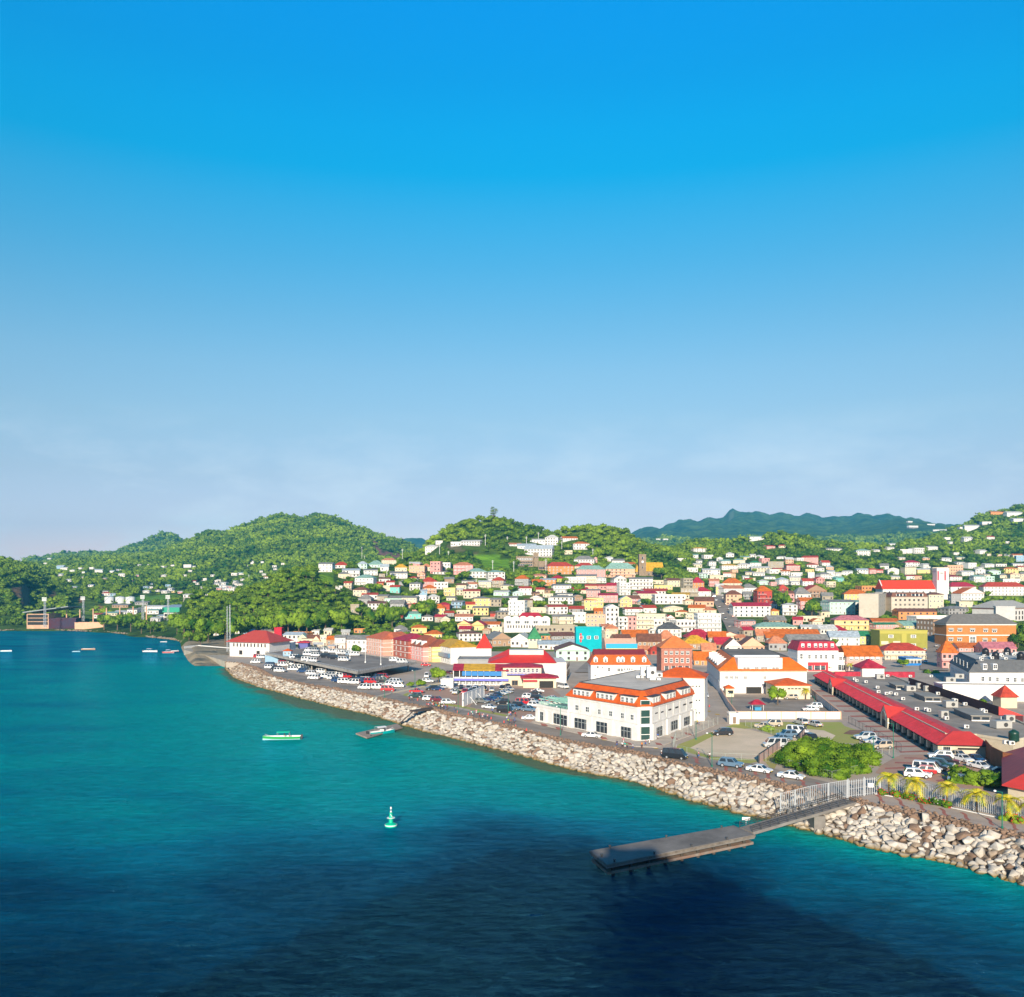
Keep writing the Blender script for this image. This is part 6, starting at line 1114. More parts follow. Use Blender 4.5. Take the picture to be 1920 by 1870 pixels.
def wavy(cx_, cy_, sc_, sl):
    L_ = [(cx_+sc_*(t*1.0)*10+3*math.sin(t*6), cy_+sl*t*sc_*10) for t in np.linspace(0,1,8)]; sheet('red_stripe', [(x-3.2,y) for x, y in L_]+[(x+3.2,y) for x, y in L_[::-1]], 9, REDST)
for cx_, cy_ in [(1642,1491),(1680,1498),(1719,1506),(1761,1516),(1802,1524),(1848,1534),(1893,1543)]: wavy(cx_, cy_, 1.7, .85)
for cx_, cy_ in [(1355,1436),(1381,1437),(1410,1443),(1434,1449),(1461,1455),(1500,1463),(1300,1421),(1530,1468)]: wavy(cx_, cy_, 1.2, .95)
pv = [gp(1000,1356), gp(1060,1371), gp(1192,1401), gp(1232,1402), gp(1300,1378), gp(1342,1360), gp(1326,1340), gp(1300,1345)]
flatpoly('pavement', pv[::-1] if sum(pv[i-1][0]*pv[i][1]-pv[i][0]*pv[i-1][1] for i in range(len(pv))) < 0 else pv, G+.13, PALE, .2)
for q in [(1018,1355),(1046,1362),(1087,1371),(1130,1380),(1176,1390),(1233,1391),(1262,1380),(1288,1372)]:
    p = GP([(q[0]-5,q[1]+1),(q[0]+6,q[1]+3),(q[0]+10,q[1]+7),(q[0]-2,q[1]+6)], G+.13); flatpoly('red_ramp', p[::-1] if sum(p[i-1][0]*p[i][1]-p[i][0]*p[i-1][1] for i in range(4)) < 0 else p, G+.137, REDST)
YEL = plain('road_yellow', (.65,.42,.05), .8)
for q in [(1090,1378),(1133,1388),(1252,1393),(1230,1404),(1328,1334),(1345,1340)]: sheet('road_marking', [(q[0]-5,q[1]-1),(q[0]+3,q[1]-.5),(q[0]+5,q[1]+1),(q[0]-3,q[1]+.5)], 12, YEL)
def strip(name, pts, w, h_, mat, label=None, kind='structure'):
    b = MB()
    for (ax, ay), (bx, by) in zip(pts[:-1], pts[1:]):
        al = math.atan2(by-ay, bx-ax); M = Matrix.Translation((ax, ay, G)) @ Matrix.Rotation(al, 4, 'Z'); b.box(0, math.hypot(bx-ax, by-ay)-.003, 0, w, -.1, h_, mat, M)
    return tag(b.ob(name), kind=kind)
strip('kerb', [gp(1641,1489.5), gp(1700,1499), gp(1785,1516), gp(1867,1533.5), gp(1990,1557)], .35, .15, WHITE)
strip('kerb', [gp(700,1310), gp(735,1301), gp(800,1287), gp(830,1282)], .5, .45, plain('kerb_cream', (.62,.55,.42), .8))
# street climbing the hill, a ribbon laid on the land
def street(name, pts, w):
    P = resample([hit(a, b, 300)[:2] if b < 1224 else gp(a, b) for a, b in pts], 50); V = []; Fq = []
    for i in range(50):
        d = P[min(i+1,49)]-P[max(i-1,0)]; d = d/np.hypot(*d); n = np.array([-d[1], d[0]])
        for s in (-1, 1): q = P[i]+n*s*w/2; V.append((q[0], q[1], max(land(*q), land(*P[i]), G)+.35))
    for i in range(49): Fq.append((2*i, 2*i+1, 2*i+3, 2*i+2))
    tag(inst(name, npmesh(name, V, Fq, ASPH)), kind='structure'); return P
ms = street('market_street', [(1402,1238),(1388,1200),(1376,1176),(1362,1150),(1350,1128),(1342,1112)], 12)
rs = street('side_street', [(1752,1258),(1748,1235),(1745,1215),(1742,1192)], 12)
ls = street('side_street', [(1100,1262),(1122,1240),(1138,1212),(1146,1190)], 11)

# ---------------------------------------------------------------- boulders
import bmesh
def boulder_mesh(k, brown=0):
    r = random.Random(k*31+5); bm = bmesh.new(); sx, sy, sz = r.uniform(.85,1.25), r.uniform(.75,1.05), r.uniform(.6,.85)
    for i in range(r.randint(9, 14)):
        v = Vector((r.gauss(0,1), r.gauss(0,1), r.gauss(0,1))).normalized()*r.uniform(.42,.56); bm.verts.new((v.x*sx, v.y*sy, v.z*sz))
    bmesh.ops.convex_hull(bm, input=bm.verts); bmesh.ops.delete(bm, geom=[v for v in bm.verts if not v.link_faces], context='VERTS')
    bmesh.ops.bevel(bm, geom=list(bm.edges), offset=.022, segments=1, affect='EDGES'); bmesh.ops.triangulate(bm, faces=bm.faces)
    V = np.array([v.co[:] for v in bm.verts]); Fc = np.array([[v.index for v in f.verts] for f in bm.faces]); bm.free(); return V, Fc
def boulder_mat(name, c, c2):
    m, nt, b = nodes(name); N = nt.nodes; tc = N.new('ShaderNodeTexCoord'); ge = N.new('ShaderNodeNewGeometry'); oi = N.new('ShaderNodeObjectInfo')
    nz = N.new('ShaderNodeTexNoise'); nz.inputs['Scale'].default_value = .9; nz.inputs['Detail'].default_value = 8; nz.inputs['Roughness'].default_value = .7; link(nt, ge.outputs['Position'], nz.inputs['Vector'])
    rp = N.new('ShaderNodeValToRGB'); rp.color_ramp.elements[0].position = .32; rp.color_ramp.elements[1].position = .6; rp.color_ramp.elements[0].color = (*c2,1); rp.color_ramp.elements[1].color = (*c,1); link(nt, nz.outputs['Fac'], rp.inputs[0])
    ad = N.new('ShaderNodeMath'); ad.operation = 'ADD'; link(nt, ge.outputs['Random Per Island'], ad.inputs[0]); link(nt, oi.outputs['Random'], ad.inputs[1]); fr = N.new('ShaderNodeMath'); fr.operation = 'FRACT'; link(nt, ad.outputs[0], fr.inputs[0])
    mr = N.new('ShaderNodeMapRange'); mr.inputs['To Min'].default_value = .78; mr.inputs['To Max'].default_value = 1.15; link(nt, fr.outputs[0], mr.inputs[0]); sc = N.new('ShaderNodeVectorMath'); sc.operation = 'SCALE'; link(nt, rp.outputs[0], sc.inputs[0]); link(nt, mr.outputs[0], sc.inputs['Scale'])
    sp = N.new('ShaderNodeSeparateXYZ'); link(nt, ge.outputs['Position'], sp.inputs[0]); w = N.new('ShaderNodeMapRange'); w.inputs['From Min'].default_value = .75; w.inputs['From Max'].default_value = .1; link(nt, sp.outputs['Z'], w.inputs[0])
    mx_ = N.new('ShaderNodeMix'); mx_.data_type = 'RGBA'; mx_.inputs['B'].default_value = (.20,.13,.035,1); link(nt, w.outputs[0], mx_.inputs['Factor']); link(nt, sc.outputs[0], mx_.inputs['A']); link(nt, mx_.outputs['Result'], b.inputs['Base Color'])
    b.inputs['Roughness'].default_value = .92; b.inputs['Specular IOR Level'].default_value = .2
    bp = N.new('ShaderNodeBump'); bp.inputs['Strength'].default_value = .6; bp.inputs['Distance'].default_value = .12; link(nt, nz.outputs['Fac'], bp.inputs['Height']); link(nt, bp.outputs[0], b.inputs['Normal']); return m
BM_ = [boulder_mat('pale_boulder', (.60,.545,.47), (.42,.37,.31)), boulder_mat('brown_boulder', (.30,.20,.14), (.20,.13,.09)), boulder_mat('tawny_boulder', (.40,.31,.23), (.27,.20,.14))]
PROTO = [boulder_mesh(k) for k in range(10)]; BMESH = {}
rr = random.Random(3); rocks = []; cells = {}
segs = np.hypot(*(np.diff(crR, axis=0)).T); slen = segs.sum()
for it in range(80000):
    i = rr.uniform(0, NR-1.01); j = int(i); f = i-j; t = rr.uniform(-.03, 1.10); c = crR[j]*(1-f)+crR[j+1]*f; w = wlR[j]*(1-f)+wlR[j+1]*f
    p = c*(1-t)+w*t; top = t < .16
    if p[0] > 100 and p[1] < 125: continue
    s = rr.uniform(.7,1.2) if top else rr.uniform(1.3,2.7)*(1.02 if p[1] < 215 else 1.0 if p[1] < 330 else .9)
    k = (int(p[0]//2.5), int(p[1]//2.5)); ok = True
    for a_ in (-1,0,1):
        for b_ in (-1,0,1):
            for q in cells.get((k[0]+a_, k[1]+b_), ()):
                if math.hypot(q[0]-p[0], q[1]-p[1]) < (q[2]+s)*.225: ok = False; break
    if not ok: continue
    cells.setdefault(k, []).append((p[0], p[1], s))
    z = (G-.1)*(1-min(t,1))+(-.15)*min(t,1)-(.4*(t-1) if t > 1 else 0)+.12*s
    browny = max(0, min(1, (p[1]-330)/110)); q = rr.random()
    kind = 1 if top else (2 if q < .04+.75*browny else (1 if q < .13+.75*browny else 0))
    rocks.append((p[0], p[1], z, s, kind, rr.randrange(10), rr.uniform(0, 6.28), rr.uniform(-.4,.4)))
# under and around the gangway
GAPX = (49.8, 60.); rocks.sort(key=lambda q: -q[3]/q[1]*(1 if -60 < proj(q[0], q[1], q[2])[0] < 1960 else 0))
big, rest = rocks[:280], rocks[280:]
RN = {0:'pale stone',1:'dark brown',2:'tawny'}; 
for n_, (x, y, z, s, kd, pr, rz, tl) in enumerate(big):
    if (kd, pr) not in BMESH: BMESH[(kd, pr)] = npmesh('boulder', PROTO[pr][0], PROTO[pr][1], BM_[kd])
    o = inst('boulder', BMESH[(kd, pr)], None, (x, y, z)); o.rotation_euler = (tl, 0, rz); o.scale = (s, s, s)
    where = 'at the waterline' if z < .9 else 'halfway up the seawall slope' if z < 3 else 'at the top of the seawall'; side = 'right of the gangway' if x > 56 else 'between the gangway and the corner building' if x > 22 else 'below the car park'
    tag(o, '%s boulder %s, %s' % (RN[kd], where, side), 'boulder', '%s boulders %s, %s' % (RN[kd], where, side))
VV, FF, MI, nv = [], [], [], 0
for x, y, z, s, kd, pr, rz, tl in rest:
    V, Fc = PROTO[pr]; M = np.array((Matrix.Rotation(rz, 3, 'Z') @ Matrix.Rotation(tl, 3, 'X')))*s; VV.append(V@M.T+np.array([x,y,z])); FF.append(Fc+nv); MI.append(np.full(len(Fc), kd)); nv += len(V)
me = npmesh('boulder_seawall', np.vstack(VV), np.vstack(FF), BM_[0]); me.materials.append(BM_[1]); me.materials.append(BM_[2]); me.polygons.foreach_set('material_index', np.concatenate(MI).astype(np.int32))
tag(inst('boulder_seawall', me), 'long slope of heaped boulders lining the shore, smaller and farther ones', 'boulders', kind='stuff')

sl_ = resample([gp(a, b, 0) for a, b in [(-20,1184),(60,1181),(130,1183),(205,1186),(240,1190),(262,1193),(300,1197),(335,1201),(346,1206),(350,1214)]], 420); VV, FF, nv = [], [], 0
for i in range(420):
    for j in range(2): V, Fc = PROTO[rr.randrange(10)]; s = rr.uniform(1.2, 3.2); VV.append(V*s+np.array([sl_[i,0]+rr.uniform(-1.5,1.5), sl_[i,1]+rr.uniform(-2,5), rr.uniform(0,.5)])); FF.append(Fc+nv); nv += len(V)
tag(inst('shore_rocks', npmesh('shore_rocks', np.vstack(VV), np.vstack(FF), BM_[2])), 'low band of brown rocks along the far shore of the bay', 'rocks', kind='stuff')
# ---------------------------------------------------------------- quay wall at the left end
qw = [gp(345,1219.5,3), gp(372,1226,3), gp(400,1234,3), gp(440,1247,3)]; qb = [gp(345,1216.5,3), gp(372,1214,3), gp(430,1219,3), gp(455,1228,3)]
root = thing('quay_wall', 'pale stone quay wall running out to a point beside the port building', 'quay', (0,0,0)); MB().prism([tuple(p) for p in qw+qb[::-1]], -2, 3.2, surf('quay_stone', (.50,.43,.33), .9, .2, .3)).ob('quay', root)
b = MB(); 
for p_, q_ in zip(qb[:-1], qb[1:]): b.prism([p_, q_, (q_[0]+.6,q_[1]-1.6), (p_[0]+.6,p_[1]-1.6)], 3.2, 4.6, WHITE)
b.ob('parapet', root)
bl = qb+[gp(440,1200), gp(640,1200)]

# ---------------------------------------------------------------- mooring dock with gangway
A_, B_, C_, D_ = (12.3,142.5), (14.2,135.4), (40.6,151.7), (38.5,157.5)
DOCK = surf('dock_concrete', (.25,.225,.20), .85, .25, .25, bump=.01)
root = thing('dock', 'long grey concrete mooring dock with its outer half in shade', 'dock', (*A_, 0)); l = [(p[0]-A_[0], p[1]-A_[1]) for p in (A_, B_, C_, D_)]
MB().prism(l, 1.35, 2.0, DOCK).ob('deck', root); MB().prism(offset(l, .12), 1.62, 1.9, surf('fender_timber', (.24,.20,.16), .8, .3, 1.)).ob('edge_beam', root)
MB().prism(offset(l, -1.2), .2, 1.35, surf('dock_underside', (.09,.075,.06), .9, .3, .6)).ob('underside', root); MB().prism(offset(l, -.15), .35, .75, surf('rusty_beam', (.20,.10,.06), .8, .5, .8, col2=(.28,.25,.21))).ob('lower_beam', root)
for i in range(9):
    for v in (.08, .92):
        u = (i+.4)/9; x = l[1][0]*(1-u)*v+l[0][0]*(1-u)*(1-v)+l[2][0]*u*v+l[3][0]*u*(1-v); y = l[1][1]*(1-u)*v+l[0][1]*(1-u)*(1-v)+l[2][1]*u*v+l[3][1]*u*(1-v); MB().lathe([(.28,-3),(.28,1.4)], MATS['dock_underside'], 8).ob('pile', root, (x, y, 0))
for i, (u, v) in enumerate([(.05,.95),(.3,.97),(.55,.97),(.8,.96),(.12,.05),(.5,.04),(.9,.05),(.02,.5)]):
    x = l[1][0]*(1-u)*v+l[0][0]*(1-u)*(1-v)+l[2][0]*u*v+l[3][0]*u*(1-v); y = l[1][1]*(1-u)*v+l[0][1]*(1-u)*(1-v)+l[2][1]*u*v+l[3][1]*u*(1-v); MB().lathe([(.16,0),(.12,.3),(.22,.34),(.2,.44)], DARK, 10).ob('bollard', root, (x, y, 2.0))
def ramp(root_loc, p, q, za, zb, w, th, mat, name, label, rails=1.1, cat='gangway', slats=0):
    root = thing(name, label, cat, (*p, 0)); d = Vector((q[0]-p[0], q[1]-p[1], zb-za)); L2 = math.hypot(d.x, d.y); n = Vector((-d.y/L2, d.x/L2, 0)); o = Vector((0,0,za))
    vs = [o-n*w/2, o+n*w/2, o+d+n*w/2, o+d-n*w/2]; b = MB(); b.mesh([v-Vector((0,0,th)) for v in vs]+vs, [(0,3,2,1),(4,5,6,7),(0,1,5,4),(1,2,6,5),(2,3,7,6),(3,0,4,7)], mat); b.ob('walkway', root)
    for s in (-1, 1):
        b = MB(); k = int(L2/1.9)
        for i in range(k+1): a = o+d*(i/k)+n*s*(w/2-.1); b.tube(a, a+Vector((0,0,rails)), .05, .05, DARK, 6)
        for i in range(k): a = o+d*(i/k)+n*s*(w/2-.1); c = o+d*((i+1)/k)+n*s*(w/2-.1); b.tube(a+Vector((0,0,rails)), c, .03, .03, DARK, 5)
        for z in (.35,.7,1.0): a = o+n*s*(w/2-.1)+Vector((0,0,rails*z)); b.tube(a, a+d, .045, .045, DARK, 6)
        b.ob('handrail', root)
    return root
gw = ramp(None, (39.9,154.6), (61.4,165.3), 2.02, 4.55, 3.4, .5, DOCK, 'gangway', 'railed concrete gangway rising from the dock to the steel gate')
MB().box(13.5,15.5,5.6,9.2,-1.5,2.9,DOCK).ob('pier_block', gw)
t = thing('notice_board', 'small white notice board at the foot of the gangway', 'sign', (*gp(1399,1547,2.), 2.)); MB().box(-.7,.7,-.04,.04,.8,1.35,WHITE).ob('board', t); MB().box(-.05,.05,.05,.12,0,1.3,STEEL).ob('post', t)
# floating stage, stair and landing walkway lower left
P1, P2, P3, P4 = gp(667,1375,.6), gp(688,1383,.6), gp(755,1363.5,.6), gp(744,1357,.6)
root = thing('floating_stage', 'low timber floating stage with the turquoise boat alongside', 'pontoon', (*P1, 0)); l = [(p[0]-P1[0], p[1]-P1[1]) for p in (P1, P2, P3, P4)]
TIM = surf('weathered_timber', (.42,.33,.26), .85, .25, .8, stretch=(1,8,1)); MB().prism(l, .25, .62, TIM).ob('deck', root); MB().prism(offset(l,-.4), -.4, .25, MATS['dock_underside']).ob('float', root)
for u in (.1,.4,.7,.95): MB().lathe([(.13,0),(.13,.4)], DARK, 8).ob('bollard', root, (l[1][0]*(1-u)+l[2][0]*u, l[1][1]*(1-u)+l[2][1]*u+.3, .62))
root = thing('shore_stair', 'dark double stair climbing the boulders from the floating stage', 'stair', (0,0,0)); a, c = Vector((*gp(749,1357,.7), .7)), Vector((*gp(773,1336,4.2), 4.3)); d = c-a; n = Vector((-d.y, d.x, 0)).normalized()
DT = surf('dark_timber', (.10,.075,.06), .85, .3, .8)
for s in (-1.6, -.1, .1, 1.6): b = MB(); b.tube(a+n*s, c+n*s, .16, .16, DT, 6); b.ob('stringer', root)
b = MB()
for i in range(22): p = a.lerp(c, (i+.5)/22); b.box(-1.6,1.6,-.18,.18,0,.06,DT, Matrix.Translation(p) @ Matrix.Rotation(math.atan2(n.y, n.x), 4, 'Z'))
b.ob('treads', root)
e = Vector((*gp(812,1328.5), G+.3)); b = MB(); d2 = (e-c); n2 = Vector((-d2.y, d2.x, 0)).normalized(); c.z = G+.3
b.mesh([c+n2*1.3, c-n2*1.3, e-n2*1.3, e+n2*1.3]+[v-Vector((0,0,.4)) for v in (c+n2*1.3, c-n2*1.3, e-n2*1.3, e+n2*1.3)], [(0,1,2,3),(7,6,5,4),(0,4,5,1),(1,5,6,2),(2,6,7,3),(3,7,4,0)], DT); b.ob('landing', root)

# ---------------------------------------------------------------- boats and buoy
def hull(L_, bm_, hh, col, stripe=None, inner=None):
    st = MB(); n = 13; V = []; prof = []
    for i in range(n):
        t = i/(n-1.); x = -L_/2+L_*t; w = bm_/2*(1-max(0,(t-.45)/.55)**2.2)*(.86+.14*min(1,t*4)); w = max(w,.02); sh = hh*(1+.45*max(0,t-.4)**1.6)
        prof.append((x, w, sh))
    def ring(x, w, sh, s): return [(x, -w*s, sh), (x, -w*.95*s, sh*.34), (x, -w*.80*s, .08), (x, 0, -.28), (x, w*.80*s, .08), (x, w*.95*s, sh*.34), (x, w*s, sh)]
    R_ = [ring(*p, 1) for p in prof]; m1, m2 = col, stripe or col
    for i in range(n-1):
        for j in range(6): st.poly([R_[i][j], R_[i+1][j], R_[i+1][j+1], R_[i][j+1]][::-1], m2 if j in (0, 5) else m1)
    st.poly([p for p in R_[0]], m1); it = inner or WHITE; I = [[(x,-w*.88,sh),(x,-w*.8,.22),(x,w*.8,.22),(x,w*.88,sh)] for x, w, sh in prof]
    for i in range(n-1):
        for j in range(3): st.poly([I[i][j], I[i][j+1], I[i+1][j+1], I[i+1][j]][::-1], it)
        for a, c in ((0,0),(6,3)): q = [R_[i][a], I[i][c], I[i+1][c], R_[i+1][a]]; st.poly(q if a else q[::-1], it)
    st.poly([I[0][k] for k in (0,3,2,1)], it); return st
def boat(px, py, L_, bm_, yaw, col, stripe, label, canopy=None, motor=True, cab=False):
    t = thing('motor_boat' if motor else 'boat', label, 'boat', (*gp(px, py, 0.), 0.02), R(yaw)); hull(L_, bm_, .95 if L_ > 6 else .6, col, stripe).ob('hull', t)
    b = MB()
    for x in (-L_*.25, 0, L_*.18): b.box(x-.15, x+.15, -bm_*.36, bm_*.36, .45, .52, WHITE)
    b.ob('seat', t)
    if canopy:
        b = MB(); n = 6; x0, x1 = -L_*.22, L_*.12
        for i in range(n):
            a, c = -bm_*.42+bm_*.84*i/n, -bm_*.42+bm_*.84*(i+1)/n; z = lambda v: 2.15+.25*(1-(v/(bm_*.42))**2); b.mesh([(x0,a,z(a)),(x1,a,z(a)),(x1,c,z(c)),(x0,c,z(c)),(x0,a,z(a)-.06),(x1,a,z(a)-.06),(x1,c,z(c)-.06),(x0,c,z(c)-.06)], [(0,1,2,3),(7,6,5,4),(0,4,5,1),(2,6,7,3),(3,7,4,0),(1,5,6,2)], canopy)
        b.ob('canopy', t); b = MB()
        for x in (x0+.1, x1-.1):
            for y in (-bm_*.38, bm_*.38): b.tube((x,y,.7),(x,y,2.2),.03,.03,STEEL,5)
        b.ob('canopy_frame', t)
    if cab: b = MB(); b.box(-.5,.5,-.4,.4,.3,1.5,WHITE); b.box(.5,.56,-.35,.35,1.0,1.7,GLASS); b.ob('console', t)
    if motor:
        for y in ((-.35,.35) if L_ > 7 else (0,)): b = MB(); b.box(-L_/2-.65,-L_/2-.1,y-.22,y+.22,.55,1.3,DARK); b.box(-L_/2-.45,-L_/2-.25,y-.08,y+.08,-.4,.55,DARK); b.ob('outboard_motor', t)
    b = MB(); b.tube((L_*.30,-bm_*.28,1.05),(L_*.44,-.1,1.6),.03,.03,STEEL,5); b.tube((L_*.30,bm_*.28,1.05),(L_*.44,.1,1.6),.03,.03,STEEL,5); b.tube((L_*.44,-.1,1.6),(L_*.44,.1,1.6),.03,.03,STEEL,5); b.ob('bow_rail', t)
    return t
GRN = paint('boat_green', (.03,.36,.08)); TEAL = paint('boat_turquoise', (.0,.42,.42)); WB = paint('boat_white', (.75,.75,.73)); TANB = paint('boat_tan', (.50,.33,.20)); BLB = paint('boat_blue', (.25,.55,.65)); REDB = paint('boat_red', (.6,.05,.04))
boat(528,1387,10.5,2.6,187,paint('boat_pale_blue',(.45,.70,.75)),GRN,'green and white open boat with green canopy alone on the water', plain('canopy_green',(.0,.50,.32),.7))
boat(716,1377,8.8,2.4,40,TEAL,TEAL,'turquoise speedboat with white top moored at the floating stage', plain('canopy_white',(.75,.75,.75),.7), cab=True)
for a in ((166,1219,9,3,2,TANB,TANB,'tan open boat moored off the far shore',None,False),(143,1223,5,1.8,4,BLB,BLB,'tiny pale blue boat left of the tan boat',None,False),(12,1222.5,7,2,3,BLB,WB,'slim pale boat at the left edge of the bay',None,False),(282,1223,9.5,3.2,-4,WB,WB,'white motor cruiser moored in the bay',WB,True),(316,1225,7,3,8,WB,REDB,'white and red motor boat right of the white cruiser',WB,True),(328,1222,5,2.4,10,REDB,WB,'small red boat beside the quay point',None,True),(307,1204.5,5,1.6,0,WB,WB,'tiny white boat close to the far shore',None,False),(363,1218,6,2.6,-10,WB,WB,'white boat moored behind the quay wall',WB,True)): boat(*a[:9], motor=a[9])
x, y = gp(733, 1550, 0); bu = thing('buoy', 'green navigation buoy floating alone in the foreground water', 'buoy', (x, y, -.05)); BG = plain('buoy_green', (.0,.50,.30), .4)
MB().lathe([(.75,-.4),(1.05,0),(1.1,.25),(1.05,.5),(.9,.62),(.3,.8)], BG, 24).ob('float', bu, smooth=True); MB().lathe([(1.115,.28),(1.12,.45)], WHITE, 24).ob('white_band', bu)
MB().lathe([(.42,.7),(.36,1.5),(.7,1.55),(.7,1.62),(.36,1.66),(.28,2.6)], BG, 14).ob('tower', bu); b = MB(); b.tube((.3,-.3,1.8),(-.05,-.38,2.4),.06,.06,WHITE,5); b.lathe([(.72,1.60),(.74,1.68)], WHITE, 16); b.ob('number_stripe', bu)
b = MB(); b.tube((0,0,2.6),(0,0,3.2),.05,.05,STEEL,6); b.lathe([(.16,2.65),(.16,2.9)], WHITE, 10); b.lathe([(.13,3.2),(.17,3.3),(.13,3.55),(.02,3.65)], WHITE, 10); b.ob('lantern', bu)
# ---------------------------------------------------------------- vehicles
def lerp3(a, b, t): return tuple(a[i]*(1-t)+b[i]*t for i in range(3))
def quad_panel(b, q, m, out, mat):
    """thin panel lying on the quad q, shrunk by m at its edges and standing out"""
    q = [Vector(p) for p in q]; c = sum(q, Vector())/4; n = (q[1]-q[0]).cross(q[3]-q[0]).normalized(); s = [c+(p-c)*(1-m)+n*out for p in q]
    b.mesh(s+[p-n*(out+.02) for p in s], [(0,1,2,3),(0,4,5,1),(1,5,6,2),(2,6,7,3),(3,7,4,0)], mat)
TY = dict(
 sedan=dict(L=4.6,W=1.75,bz=.25,belt=.86,top=1.42,x=(-2.3,-1.55,-.75,.55,1.25,2.3),hood=.80,tail=.90,wr=.32,wx=(-1.35,1.4)),
 suv=dict(L=4.6,W=1.85,bz=.35,belt=1.05,top=1.75,x=(-2.3,-2.2,-1.85,.45,1.15,2.3),hood=1.0,tail=1.05,wr=.38,wx=(-1.4,1.42)),
 van=dict(L=4.9,W=1.78,bz=.32,belt=1.15,top=2.1,x=(-2.45,-2.42,-2.3,1.35,2.0,2.45),hood=1.05,tail=1.15,wr=.34,wx=(-1.45,1.6)),
 pickup=dict(L=5.0,W=1.8,bz=.40,belt=1.0,top=1.7,x=(-2.5,-.75,-.6,.5,1.15,2.5),hood=1.0,tail=.98,wr=.38,wx=(-1.5,1.55)))
CARMESH = {}
YPL = plain('number_plate_yellow', (.75,.5,.03), .5); LMP = plain('headlight_glass', (.75,.77,.8), .15); TLR = plain('tail_light_red', (.45,.01,.01), .25)
def car_proto(ty):
    t = TY[ty]; w = t['W']/2; x = t['x']; z0, zb, zt = t['bz'], t['belt'], t['top']; P = paint('car_white', (.80,.80,.79))
    prof = [(x[0],z0+.05),(x[0]-.02,(z0+zb)/2),(x[0]+.05,t['tail']),(x[1],zb),(x[4],zb),(x[5]-.35,t['hood']-.03),(x[5]-.04,t['hood']-.16),(x[5],z0+.15),(x[5]-.08,z0)]
    n = len(prof); b = MB(); rings = []
    for s, ins, dz in ((-1,.10,0),(-1,0,0),(1,0,0),(1,.10,0)):
        rings.append([(p[0], s*(w-(ins if p[1] > (z0+zb)/2+.1 or p[1] < z0+.1 else 0)*1.), p[1]) for p in prof])
    a, c = rings[1], rings[2]; b.mesh(a+c, [(i,(i+1)%n,n+(i+1)%n,n+i) for i in range(n)]+[tuple(range(n))[::-1], tuple(range(n,2*n))], P)
    wt = w-.17; k = [(x[1],-w+.04,zb),(x[4],-w+.04,zb),(x[4],w-.04,zb),(x[1],w-.04,zb)]; r = [(x[2],-wt,zt-.05),(x[3],-wt,zt-.05),(x[3],wt,zt-.05),(x[2],wt,zt-.05)]; r2 = [(x[2]+.12,-wt+.14,zt),(x[3]-.12,-wt+.14,zt),(x[3]-.12,wt-.14,zt),(x[2]+.12,wt-.14,zt)]
    b.mesh(k+r+r2, [(0,1,5,4),(1,2,6,5),(2,3,7,6),(3,0,4,7),(4,5,9,8),(5,6,10,9),(6,7,11,10),(7,4,8,11),(8,9,10,11)], P)
    if ty == 'pickup': b.box(x[0]+.15, x[1]-.1, -w+.12, w-.12, zb-.02, zb+.005, DARK); 
    b.box(x[5]-.04, x[5]+.05, -w+.15, w-.15, z0+.02, z0+.24, DARK); b.box(x[0]-.06, x[0]+.03, -w+.15, w-.15, z0+.05, z0+.26, DARK)
    root = thing('car', 'car', 'car', (0,-900,0)); b.ob('body', root)
    g = MB(); quad_panel(g, [k[1],k[2],r[2],r[1]], .12, .012, GLASS); g.ob('windscreen', root)
    g = MB(); quad_panel(g, [k[3],k[0],r[0],r[3]], .16, .012, GLASS); g.ob('rear_window', root)
    ns = 3 if ty == 'van' else 2
    for s in (0, 1):
        g = MB()
        for i in range(ns):
            a0, a1 = (i+.06)/ns, (i+.94)/ns
            q = [lerp3(k[0],k[1],a0),lerp3(k[0],k[1],a1),lerp3(r[0],r[1],a1),lerp3(r[0],r[1],a0)] if s == 0 else [lerp3(k[2],k[3],a0),lerp3(k[2],k[3],a1),lerp3(r[2],r[3],a1),lerp3(r[2],r[3],a0)]
            quad_panel(g, q, .12, .012, GLASS)
        g.ob('side_window', root)
    wm = MB(); R0 = t['wr']; wm.lathe([(R0*.6,-.11),(R0,-.10),(R0,.10),(R0*.6,.11)], RUBBER, 14); wm.lathe([(R0*.58,-.12),(R0*.58,.12)], STEEL, 10); me = wm.me('wheel')
    for wx in t['wx']:
        for s in (-1, 1): o = inst('wheel', me, root, (wx, s*(w-.10), R0)); o.rotation_euler = (R(90),0,0)
    for s in (-1, 1):
        MB().box(x[5]-.14, x[5]+.02, s*(w-.3)-.17, s*(w-.3)+.17, t['hood']-.32, t['hood']-.16, LMP).ob('headlight', root); MB().box(x[0]-.04, x[0]+.08, s*(w-.17)-.1, s*(w-.17)+.1, t['tail']-.32, t['tail']-.05, TLR).ob('tail_light', root)
    MB().box(x[5]+.03, x[5]+.07, -.26, .26, z0+.12, z0+.26, YPL).ob('number_plate', root); MB().box(x[0]-.08, x[0]-.04, -.26, .26, z0+.2, z0+.34, YPL).ob('number_plate', root)
    return root
PR = {k: car_proto(k) for k in TY}; USED = {}
CC = {'w':('white',(.80,.80,.79)),'k':('black',(.02,.02,.025)),'s':('silver',(.48,.50,.52)),'g':('grey',(.16,.17,.17)),'b':('dark blue',(.02,.06,.16)),'l':('light blue',(.12,.20,.29)),'r':('red',(.55,.015,.02)),'m':('maroon',(.16,.015,.03)),'t':('tan',(.50,.42,.32)),'d':('dark green',(.015,.06,.06)),'n':('navy',(.02,.03,.12))}
CARS = []
